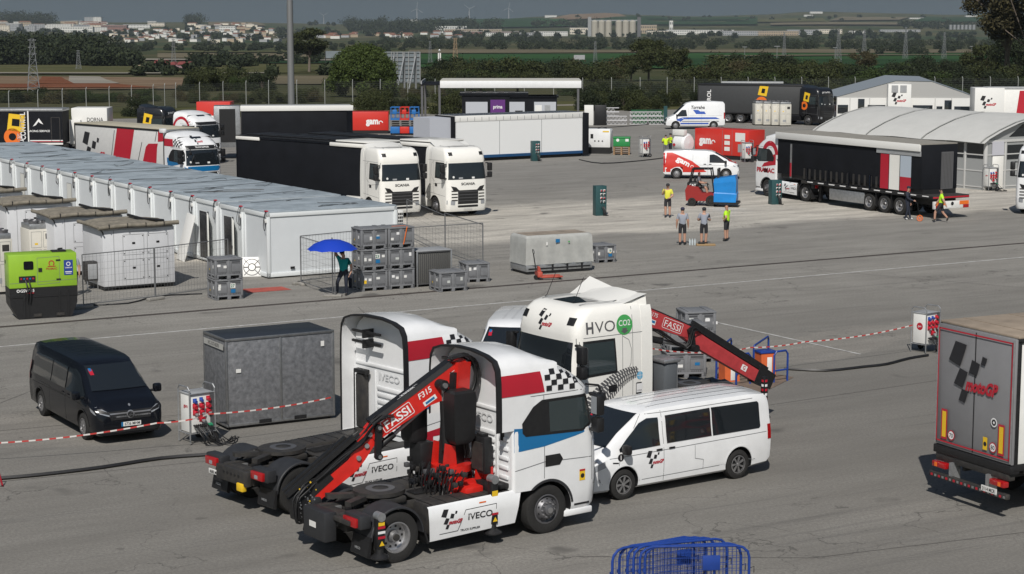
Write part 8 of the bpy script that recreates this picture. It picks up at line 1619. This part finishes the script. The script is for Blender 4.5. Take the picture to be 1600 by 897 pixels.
# scissor lifts
for i, (px, m_, nm) in enumerate(((617, BLUEF, 'left blue'), (632, gr_, 'red middle'), (647, BLUEF, 'right blue'))):
    A = G(px-7, 211); r = thing('scissor_lift', '%s scissor lift beside the red container' % nm, 'lift', (A.x, A.y), 0, 'scissor lifts'); b = MB(); mm = mat('lift blue', (.02, .14, .40), .4) if m_ is BLUEF else gr_; b.box(0, .85, 0, 1.6, .15, .75, mm if i != 1 else gr_, .02); b.build('chassis', r); b = MB()
    for k in range(3): z = .75+k*.2; b.box(.1, .75, .1, 1.5, z, z+.06, CHAS)
    b.build('scissor', r); b = MB(); b.box(0, .85, 0, 1.6, 1.35, 1.5, mm, .01); [b.tube([(x, y, 1.5), (x, y, 2.5)], .03, mm) for x in (.03, .42, .82) for y in (.03, 1.55)]; [b.tube([(.03, y, z), (.82, y, z)], .03, mm) for y in (.03, 1.55) for z in (2.0, 2.5)]; [b.tube([(x, .03, 2.5), (x, 1.55, 2.5)], .03, mm) for x in (.03, .82)]; b.box(.2, .6, -.05, .1, 1.9, 2.3, mm, .02); b.build('platform', r); b = MB(); [b.cyl((x, y, .15), (x+.1, y, .15), .15, BLACK) for x in (0, .75) for y in (.3, 1.3)]; b.build('wheel', r)
# stacked trusses, skips, cabinet
A = G(930, 195); tr_ = mat('truss aluminium', (.55, .55, .56), .45, .3)
for i, (dx, z, L) in enumerate(((0, 0, 3.2), (0, .42, 3.2), (0, .84, 2.4), (0, 1.26, 2.4), (3.5, 0, 3.4), (3.5, .42, 3.4), (3.5, .84, 3.2))):
    r = thing('truss', 'silver lattice truss, %s up in the %s stack behind the white generator' % (words[i % 4] , 'left' if i < 4 else 'right'), 'truss', (A.x+dx, A.y+i*.05, z), radians(3), 'stacked silver trusses'); b = MB()
    for y in (0, .38):
        for zz in (.03, .4): b.tube([(0, y, zz), (L, y, zz)], .04, tr_)
        for k in range(int(L/.4)): b.tube([(k*.4, y, .03), (k*.4+.2, y, .4), (k*.4+.4, y, .03)], .028, tr_, 4)
    b.build('lattice', r, smooth=0)
A = G(913, 196); r = thing('cabinet', 'grey white cabinet at the left end of the truss stacks', 'cabinet', (A.x, A.y), 0); b = MB(); b.box(0, .9, 0, .6, 0, 2.0, PLATE, .02); b.build('body', r); b = MB(); b.box(1.0, 2.2, .1, .7, 0, 2.0, BLACK, .05); b.build('cover', r)
for px, w, lb in ((987, 1.6, 'green skip right of the truss stacks'), (1013, 1.5, 'dark green skip behind the gate bars')): A = G(px, 193); r = thing('skip', lb, 'skip', (A.x, A.y), 0, 'green skips'); b = MB(); b.prism([(.1, 0), (w-.1, 0), (w, 1.25), (0, 1.25)], 0, 1.2, mat('skip green', (.015, .10, .035), .6, var=.2)); b.build('tub', r); b = MB(); b.box(-.03, w+.03, -.03, 1.23, 1.25, 1.33, mat('skip green', (0, 0, 0))); b.build('rim', r)
A = G(1037, 194); r = thing('post', 'teal square post beside the high roof van', 'post', (A.x, A.y), 0); b = MB(); b.box(0, .36, 0, .36, 0, 1.8, mat('dark green cabinet paint', (0, 0, 0))); b.build('post', r); b = MB(); [b.tube([(-1.6+k*.2, 0, 0), (-1.6+k*.2, 0, 1.5)], .02, BLACK) for k in range(8)]; b.tube([(-1.7, 0, 1.5), (0, 0, 1.5)], .02, BLACK); b.build('gate', r)
# ---- tents
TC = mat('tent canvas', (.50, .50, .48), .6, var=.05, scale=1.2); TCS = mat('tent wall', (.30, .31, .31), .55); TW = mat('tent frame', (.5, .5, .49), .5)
h = radians(123); C = G(1538, 297.5); gx = radians(33)
r = thing('marquee', 'large white barrel roofed marquee with grey panelled walls behind the long black trailer', 'tent', (C.x, C.y), gx); D, W, He, Hr = 15.2, 10.5, 3.05, 4.5     # x along gable, y back along the eave
prof = [(-.45, He-.12), (0, He+.15), (1.2, He+.62), (2.6, He+1.05), (4.0, He+1.33), (5.25, Hr), (6.5, He+1.33), (7.9, He+1.05), (9.3, He+.62), (10.5, He+.15), (10.95, He-.12)]
b = MB()
for k in range(3): b.loft([[(x, y, z+(.06 if yy == 1 else 0)) for x, z in prof] for yy, y in ((0, k*D/3-.3*(k == 0)), (1, (k+.5)*D/3), (0, (k+1)*D/3+.3*(k == 2)))], TC, close=False, cap=False)
ob = b.build('roof', r, smooth=30, fix=False); b = MB()
for k in range(4): b.loft([[(x, y, z+.07) for x, z in prof] for y in (k*D/3-.06, k*D/3+.06)], mat('roof keder', (.30, .30, .28), .6), close=False, cap=False)
b.build('roof_seam', ob, fix=False); b = MB(); b.box(0, .1, 0, D, 0, He, TCS); b.box(0, W, D-.1, D, 0, He, TCS); b.prism([(0, 0), (W, 0)]+[(x, z-.15) for x, z in prof[9:0:-1]], 0, .1, TCS); b.build('wall', r); b = MB()
for k in range(10): b.box(-.05, .12, k*D/9-.06, k*D/9+.06, 0, He, TW, .01)
for k in range(7): b.box(k*W/6-.06, k*W/6+.06, -.05, .12, 0, He+.0, TW, .01)
for z in (1.15, He-.9, .15): b.box(-.03, .1, 0, D, z, z+.07, TW); b.box(0, W, -.03, .1, z, z+.07, TW)
b.box(0, W, -.06, .12, He-.1, He+.05, TW); b.build('wall_frame', r); b = MB(); fl = FR((0, 0, 0), -Y_, Z_)
for k in range(9): b.shp(rect(-(k+1)*D/9+.15, 1.95, -k*D/9-.15, 2.85), fl, GLASS, eps=.02)
for k in (1, 2, 3, 4): b.shp(rect(k*W/6+.15, 1.85, (k+1)*W/6-.15, 2.75), RIGHT, GLASS, eps=.02)
b.shp(poly([(2.0, He+.2), (8.5, He+.2), (7.8, He+.8), (5.25, Hr-.35), (3.2, He+.95)]), RIGHT, GLASS, eps=.01); b.build('window', r); b = MB(); b.box(.55, 1.5, -.12, -.05, .1, 2.1, OFFW, .01); b.box(.5, 1.5, -.12, -.05, 2.15, 3.0, mat('sign grey', (.50, .50, .55), .5)); b.build('door', r)
Y0 = 190; r = thing('marquee', 'white rear marquee with a grey roof and a tall entrance box bearing the chequered logo', 'tent', ((1305-800)/FPX*Y0, Y0), radians(-6)); k_ = Y0/FPX; xs = [0, 90*k_, 215*k_]
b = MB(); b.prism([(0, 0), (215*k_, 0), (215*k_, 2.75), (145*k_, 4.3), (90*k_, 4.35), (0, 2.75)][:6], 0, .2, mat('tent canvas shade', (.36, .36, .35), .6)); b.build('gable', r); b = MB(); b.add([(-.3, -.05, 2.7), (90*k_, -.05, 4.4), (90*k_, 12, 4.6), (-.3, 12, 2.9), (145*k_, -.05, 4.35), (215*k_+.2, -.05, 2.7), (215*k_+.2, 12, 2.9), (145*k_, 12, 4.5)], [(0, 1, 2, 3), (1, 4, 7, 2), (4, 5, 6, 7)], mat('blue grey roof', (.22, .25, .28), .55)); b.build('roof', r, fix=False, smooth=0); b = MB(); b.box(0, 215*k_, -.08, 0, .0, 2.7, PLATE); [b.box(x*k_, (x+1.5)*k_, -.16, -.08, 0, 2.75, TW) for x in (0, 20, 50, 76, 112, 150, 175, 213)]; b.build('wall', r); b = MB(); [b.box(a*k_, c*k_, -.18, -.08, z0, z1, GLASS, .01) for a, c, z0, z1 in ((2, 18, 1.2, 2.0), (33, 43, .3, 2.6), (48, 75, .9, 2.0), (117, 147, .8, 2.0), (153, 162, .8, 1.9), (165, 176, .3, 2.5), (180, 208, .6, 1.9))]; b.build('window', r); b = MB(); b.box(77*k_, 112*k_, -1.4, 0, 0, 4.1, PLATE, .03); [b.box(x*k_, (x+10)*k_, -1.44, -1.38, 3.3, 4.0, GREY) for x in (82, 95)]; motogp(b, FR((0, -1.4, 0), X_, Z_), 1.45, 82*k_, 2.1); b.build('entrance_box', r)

# ---- long black trailer and its lorry on the right
hp = radians(118.6); r = thing('stage_trailer', 'long black stage trailer with red and white door panels on a flatbed at the right', 'trailer', anchor((1405, 336), (5.2, 1.2), hp), hp); L = 16.4; bx0 = 3.45; dr = 2.45
b = MB(); b.box(dr, L-2.5, -1.27, 1.27, 1.08, 1.25, CHAS, .02); b.box(dr, L-3.2, 1.27, 1.30, 1.10, 1.22, BLACK)
for k in range(11): b.box(dr+.3+k*1.0, dr+.8+k*1.0, 1.29, 1.315, 1.18, 1.23, WINK)
b.box(dr-.01, dr+.05, -1.25, 1.25, 1.12, 1.2, REDM); b.build('deck', r); b = MB(); [b.box(dr+.2, L-3, s*.5, s*.4, .65, 1.08, CHAS) for s in (-1, 1)]; b.box(8.2, 11.3, 1.0, 1.22, .35, .98, STEEL, .02); b.box(8.2, 11.3, -1.22, -1, .35, .98, STEEL, .02); [b.box(12.6, 12.8, s*.8, s*.65, .1, 1.08, BLACK) for s in (-1, 1)]; b.build('chassis', r)
for x in (5.2, 6.5, 7.8):
    for s in (-1, 1): wheel(r, x, s*1.2, .5, .38, s, 'dish'); m = MB(); m.box(x-.62, x-.56, s*1.2, s*.8, .3, 1.05, BLACK); m.build('mud_flap', r)
b = MB(); b.box(bx0, L-.1, -1.25, 1.2, 1.5, 3.9, DKC, .02); b.box(bx0, L-.4, -1.2, 1.1, 1.25, 1.5, BLACK); b.build('body', r); b = MB(); b.box(bx0+.1, L, -1.3, 1.3, 3.9, 3.96, mat('worn roof', (.26, .245, .215), .7, var=.15)); b.box(bx0+.1, L, 1.22, 1.32, 3.55, 3.94, PLATE, .01); b.box(bx0+.1, 7.2, 1.2, 1.25, 3.28, 3.55, GREY); b.build('roof', r); b = MB(); b.box(L-1.5, L-1.4, 1.2, 1.26, 1.3, 3.3, STEEL); b.box(L-1.55, L-1.45, 1.26, 1.3, 1.4, 2.2, REDM)
for k in range(14): b.box(7.1+k*.5, 7.22+k*.5, 1.2, 1.25, 1.35, 1.95, CHAS)
for k in range(4): b.box(7.6+k*1.9, 7.7+k*1.9, 1.24, 1.3, 1.2, 2.0, BLKP)
b.build('side_frame', r); b = MB(); fL = FR((0, 1.2, 0), -X_, Z_); [b.shp(rect(-c, z0, -a, z1), fL, m_, eps=.03) for a, c, z0, z1, m_ in ((6.15, 6.85, 1.35, 3.25, REDM), (5.25, 6.1, 1.35, 3.25, OFFW), (4.3, 5.2, 2.1, 3.25, mat('pale blue panel', (.42, .48, .55), .5)), (4.3, 5.2, 1.35, 2.1, REDM))]; b.build('door', r)
b = MB(); f = FR((bx0, 0, 0), -Y_, Z_); b.shp(rect(.1, 1.5, .95, 3.5), f, mat('ribbed grey door', (.10, .10, .105), .5), eps=.02); [b.shp(rect(.14+k*.1, 1.55, .16+k*.1, 3.45), f, CHAS, eps=.03) for k in range(8)]; b.build('rear_door', r); b = MB(); b.box(dr-.1, dr+.1, -1.2, 1.2, .55, .95, PLATE, .02); f = FR((dr-.1, 0, 0), -Y_, Z_); [b.shp(rect(s*1.15, .75, s*.5, .95), f, ORNG, eps=.01) for s in (-1, 1)]; [b.shp(rect(s*1.15, .57, s*.75, .74), f, REDL, eps=.015) for s in (-1, 1)]; b.shp(disc(0, .82, .1), f, INK, eps=.012); b.shp(rect(-.5, .6, -.1, .72), f, WINK, eps=.016); b.build('rear_bumper', r)
lc = anchor((1196, 307), (3.7, 1.33), hp); r_, c_, bv_ = tractor('iveco', 'tractor_unit', 'white lorry with red arch and team lettering pulling the long black trailer', lc, hp, spoiler='short', decals=True); d = MB(); d.shp(ring(-3.45, 2.55, .5, .8, 20, 0, pi), LEFT, REDM, bv_); d.shp(poly([(-4.25, 1.75), (-2.85, 1.95), (-2.85, 2.6), (-3.1, 2.55), (-3.6, 2.1), (-4.0, 2.0)]), LEFT, REDM, bv_, eps=.008); d.shp(tf(text('PRAMAC', .26, .05, width=1.75), 1, dx=-3.85, dy=1.45), LEFT, REDM, bv_, eps=.008); d.build('livery', c_)
h = radians(-118); tractor('scania', 'tractor_unit', 'white lorry front cut off by the right edge beside the marquee', anchor((1587, 326), (5.1, -1.2, .3), h), h, white=WHITE, group='edge lorry')

# ---- forklift with blue wrapped load
h = radians(-12); lf = anchor((1081, 322), (0, -.5), h); r = thing('forklift', 'red and black forklift carrying the blue wrapped load', 'forklift', lf, h); b = MB(); b.prism([(-.35, .3), (-.4, .9), (-.25, 1.2), (.35, 1.1), (.55, .75), (1.25, .75), (1.35, .3)], -.5, .5, mat('forklift red', (.26, .016, .014), .45)); b.box(-.3, .35, -.45, .45, 1.1, 1.35, BLACK, .06); b.shp(tf(text('CAT', .14, .03), 1, dx=0.02, dy=1.12), FR((0, -.47, 0), X_, Z_), WINK, eps=.0); b.build('body', r); b = MB()
for y in (-.46, .46): b.tube([(-.2, y, 1.2), (.0, y, 2.1), (1.05, y, 2.12), (1.25, y, .8)], .05, BLACK)
b.tube([(0, -.46, 2.1), (0, .46, 2.1)], .05, BLACK); b.tube([(1.05, -.46, 2.12), (1.05, .46, 2.12)], .05, BLACK); [b.box(.1+k*.2, .2+k*.2, -.46, .46, 2.1, 2.14, BLACK) for k in range(5)]; b.build('overhead_guard', r); b = MB(); b.box(.1, .5, -.25, .25, 1.0, 1.15, BLACK, .05); b.box(.05, .15, -.25, .25, 1.1, 1.6, BLACK, .05); b.tube([(.9, 0, .9), (.8, 0, 1.25)], .03, BLACK); b.lathe([(.14, -.015), (.17, 0), (.14, .015)], BLACK, (.78, 0, 1.27), (.5, 0, 1), 14); b.build('seat', r); b = MB(); [b.box(1.4, 1.52, s*.38, s*.26, .1, 2.15, BLACK, .01) for s in (-1, 1)]; b.box(1.4, 1.5, -.38, .38, 2.0, 2.12, BLACK); b.box(1.55, 1.6, -.5, .5, .3, .9, BLACK); [b.box(1.55, 2.7, s*.35, s*.22, .18, .24, BLACK) for s in (-1, 1)]; b.build('mast', r)
for x, rr_2 in ((0, .24), (1.1, .32)):
    for s in (-1, 1): b = MB(); b.lathe([(0, .0), (rr_2*.5, .0), (rr_2*.55, -.03), (rr_2*.6, .02), (rr_2*.95, .02), (rr_2, -.02), (rr_2, -.18), (0, -.18)], TYRE, (x, s*.52, rr_2), Y_*s, 22); b.build('wheel', r)
b = MB(); BW = mat('blue wrapping', (.01, .20, .55), .35, var=.12, scale=1.5, bump=.3); 
q = L2W(lf, h, 1.28, -.9); r = thing('wrapped_load', 'tall load wrapped in bright blue film on the forklift tines', 'load', (q[0], q[1], .24), h); b.loft([[(0, 0, .05), (1.25, -.05, .05), (1.28, 1.2, .05), (0, 1.2, .05)], [(0, 0, .55), (1.3, -.04, .5), (1.28, 1.2, .55), (0, 1.2, .55)], [(.03, .02, .6), (1.24, 0, .56), (1.25, 1.2, .6), (0, 1.2, .6)], [(-.02, -.02, 1.1), (1.26, -.03, 1.25), (1.25, 1.22, 1.2), (0, 1.2, 1.1)], [(0, 0, 1.35), (1.18, .0, 1.55), (1.2, 1.2, 1.55), (0, 1.2, 1.35)]], BW); b.build('wrapping', r, smooth=0); b = MB(); b.box(0, 1.4, 0, 1.2, -.06, .06, BLACK); b.build('pallet', r)

# ---- people
CY = mat('yellow shirt', (.62, .60, .06), .8); CHV = mat('hi-vis shirt', (.42, .75, .02), .8); CG = mat('grey shirt', (.26, .28, .33), .85); CB = mat('black shorts', (.02, .02, .024), .8); SH = mat('dark shoes', (.03, .028, .027), .6); CN = mat('navy clothes', (.012, .016, .03), .8); TEAL = mat('teal shirt', (.0, .28, .27), .8)
armbend = dict(elL=(.05, .28, 1.17), wrL=(.28, .17, 1.20), haL=(.35, .12, 1.22), elR=(.05, -.28, 1.17), wrR=(.27, -.16, 1.22), haR=(.34, -.10, 1.25))
person('man in a yellow shirt and black cap holding something to his mouth, facing the camera', G(1043, 340).xy, radians(-100), dict(elR=(.06, -.28, 1.2), wrR=(.22, -.20, 1.40), haR=(.25, -.15, 1.48), elL=(.05, .27, 1.16), wrL=(.2, .12, 1.05), haL=(.24, .05, 1.03)), (CY, CB, SH), cap=CB, h=1.82)
person('man in a grey shirt and dark cap, arms hanging, seen from behind', G(1066, 383).xy, radians(88), {}, (CG, CB, SH), cap=mat('navy cap', (.02, .02, .05), .8), h=1.78)
person('man in a grey shirt and black cap with forearms raised, seen from behind', G(1099.5, 383).xy, radians(82), dict(armbend, anR=(.03, -.08, .09), toR=(.16, -.1, .045)), (CG, CB, SH), cap=CB, h=1.78)
person('bald man in a hi-vis yellow shirt with hand on hip, looking left', G(1135, 377).xy, radians(150), dict(elL=(-.12, .34, 1.18), wrL=(.06, .22, 1.02), haL=(.1, .15, 1.0), elR=(.04, -.26, 1.16), wrR=(.16, -.12, 1.1), haR=(.2, -.05, 1.1)), (CHV, CB, SH), h=1.76, hair=(.40, .22, .15))
person('man in dark navy clothes and cap pushing an orange measuring wheel', G(1418, 343.5).xy, radians(-25), dict(elR=(.04, -.26, 1.16), wrR=(.32, -.22, 1.06), haR=(.40, -.20, 1.04), anL=(.12, .1, .09), toL=(.26, .12, .045), anR=(-.1, -.1, .09), toR=(.04, -.12, .045)), (CN, CN, mat('white shoes', (.5, .5, .5), .6)), cap=CN, h=1.78, longp=True, longs=True)
q = G(1437, 346); r = thing('measuring_wheel', 'orange measuring wheel held by the man in navy clothes', 'measuring wheel', (q.x, q.y), radians(-25)); b = MB(); b.lathe([(.15, -.02), (.17, 0), (.15, .02), (.13, 0), (.15, -.02)], ORNG, (0, 0, .17), Y_, 22); [b.tube([(cos(a)*.15, 0, .17+sin(a)*.15), (-cos(a)*.15, 0, .17-sin(a)*.15)], .012, ORNG) for a in (0, .8, 1.57, 2.36)]; b.build('wheel', r); b = MB(); b.tube([(0, .03, .17), (-.16, .03, .95), (-.24, .03, 1.02)], .014, BLACK); b.build('handle', r)
person('man in a hi-vis shirt striding left at the rear of the black trailer', G(1470, 347.5).xy, radians(165), dict(elL=(-.12, .27, 1.18), wrL=(-.24, .3, .96), haL=(-.27, .3, .88), elR=(.12, -.26, 1.18), wrR=(.26, -.26, .98), haR=(.30, -.25, .9), knL=(.30, .1, .54), anL=(.32, .1, .12), toL=(.46, .12, .09), knR=(-.08, -.1, .52), anR=(-.36, -.1, .2), toR=(-.28, -.11, .07), hiL=(.03, .1, .92)), (CHV, CB, SH), h=1.78)
wk = dict(cols=(mat('hi-vis vest', (.55, .75, .02), .8), mat('grey work trousers', (.14, .145, .15), .85), SH), longp=True, longs=True)
person('worker in hi-vis top and grey trousers, back turned, left of the fuel tank', G(1040, 247).xy, radians(80), armbend, wk['cols'], h=1.8, longp=True); person('worker in hi-vis top leaning at the white fuel tank', G(1047, 244).xy, radians(20), armbend, (mat('hi-vis vest', (0, 0, 0)), CN, SH), h=1.76, longp=True, cap=CB)
person('forklift driver in a grey top sitting under the overhead guard', L2W(lf, h if 0 else radians(-12), .32, 0), radians(-12), dict(hiL=(.05, .1, .9), hiR=(.05, -.1, .9), knL=(.45, .13, .86), anL=(.55, .13, .45), toL=(.68, .13, .40), knR=(.45, -.13, .86), anR=(.55, -.13, .45), toR=(.68, -.13, .40), elL=(.1, .25, 1.15), wrL=(.36, .15, 1.12), haL=(.43, .1, 1.13), elR=(.1, -.25, 1.15), wrR=(.36, -.15, 1.12), haR=(.43, -.1, 1.13)), (mat('dark grey top', (.12, .12, .14), .8), CB, SH), h=1.7, z=.22)
r_ = None
um = G(520, 463); person('person in a black and teal top under the blue umbrella', (um.x+.42, um.y+.25), radians(-115), dict(elR=(.05, -.32, 1.62), wrR=(.02, -.40, 1.85), haR=(.0, -.42, 1.93), elL=(-.1, .28, 1.18), wrL=(-.05, .3, .95), hiL=(0, .1, .92), knR=(.18, -.2, .55), anR=(.02, -.3, .12), toR=(.14, -.34, .05), knL=(.05, .12, .5), hd1=(.05, -.05, 1.68)), (TEAL, CN, SH), h=1.74, longp=True, cap=CN)
r = thing('umbrella', 'bright blue parasol on a grey pole beside the crate stack', 'umbrella', (um.x, um.y), 0); b = MB(); UB = mat('umbrella blue', (.008, .045, .42), .5); n = 10; V = [(0, 0, 2.22)]; F = []
for j, (rr_2, z) in enumerate(((.35, 2.18), (.7, 2.04), (.98, 1.82))):
    for i in range(n*2): a = 2*pi*i/(n*2); k = 1 if i % 2 == 0 else .965; V.append((cos(a)*rr_2*k, sin(a)*rr_2*k, z-(.0 if i % 2 == 0 else -.015*j)))
m2 = n*2
F += [(0, 1+i, 1+(i+1) % m2) for i in range(m2)]
for j in range(2): F += [(1+j*m2+i, 1+j*m2+(i+1) % m2, 1+(j+1)*m2+(i+1) % m2, 1+(j+1)*m2+i) for i in range(m2)]
b.add(V, F, UB); b.build('canopy', r, smooth=60, fix=False); b = MB(); b.cyl((0, 0, 0), (0, 0, 2.28), .022, RIMD, n=10); b.build('pole', r); b = MB(); [b.tube([(0, 0, 2.16), (cos(2*pi*i/n)*.97, sin(2*pi*i/n)*.97, 1.80)], .006, STEEL, 4) for i in range(n)]; b.build('rib', r); b = MB(); b.box(-.35, .35, -.2, .2, 0, .08, mat('concrete foot', (.25, .24, .22), .9), .02); b.build('foot', r)
q = G(557, 449); b = MB(); b.loft([[(q.x-.3, q.y-.15, .0), (q.x+.3, q.y-.15, 0), (q.x+.3, q.y+.2, 0), (q.x-.3, q.y+.2, 0)], [(q.x-.32, q.y-.15, .5), (q.x+.3, q.y-.17, .55), (q.x+.3, q.y+.2, .5), (q.x-.3, q.y+.2, .55)], [(q.x-.2, q.y-.1, .8), (q.x+.2, q.y-.1, .85), (q.x+.2, q.y+.1, .85), (q.x-.2, q.y+.1, .8)]], CN); b.build('rubbish_bag', label='black bag beside the crate stack behind the person with the umbrella', cat='bag', smooth=60)
person('person behind the lime generator, only the head showing', G(115, 462).xy, radians(-90), {}, (CG, CB, SH), h=1.72, hair=(.2, .1, .06)); 
# bottles and mat on the ground by the group
q = G(1078, 383)
for i in range(6): b = MB(); x = q.x+(i % 3)*.12; y = q.y+(i//3)*.14; b.lathe([(0, 0), (.04, 0), (.042, .2), (.015, .27), (.015, .3), (0, .3)], mat('clear bottle', (.45, .5, .52), .15), (x, y, 0), Z_, 10); b.build('bottle', label='clear water bottle standing on the ground between the two men in grey', cat='bottle', group='water bottles on the ground')
q = G(1088, 384); b = MB(); b.box(q.x, q.x+.9, q.y-.1, q.y+.25, .0, .08, mat('wood board', (.3, .2, .1), .8), .02); b.box(q.x+.1, q.x+.4, q.y, q.y+.2, .08, .16, BLACK, .02); b.build('tool_board', label='small wooden board with tools at the feet of the man with raised forearms', cat='board')
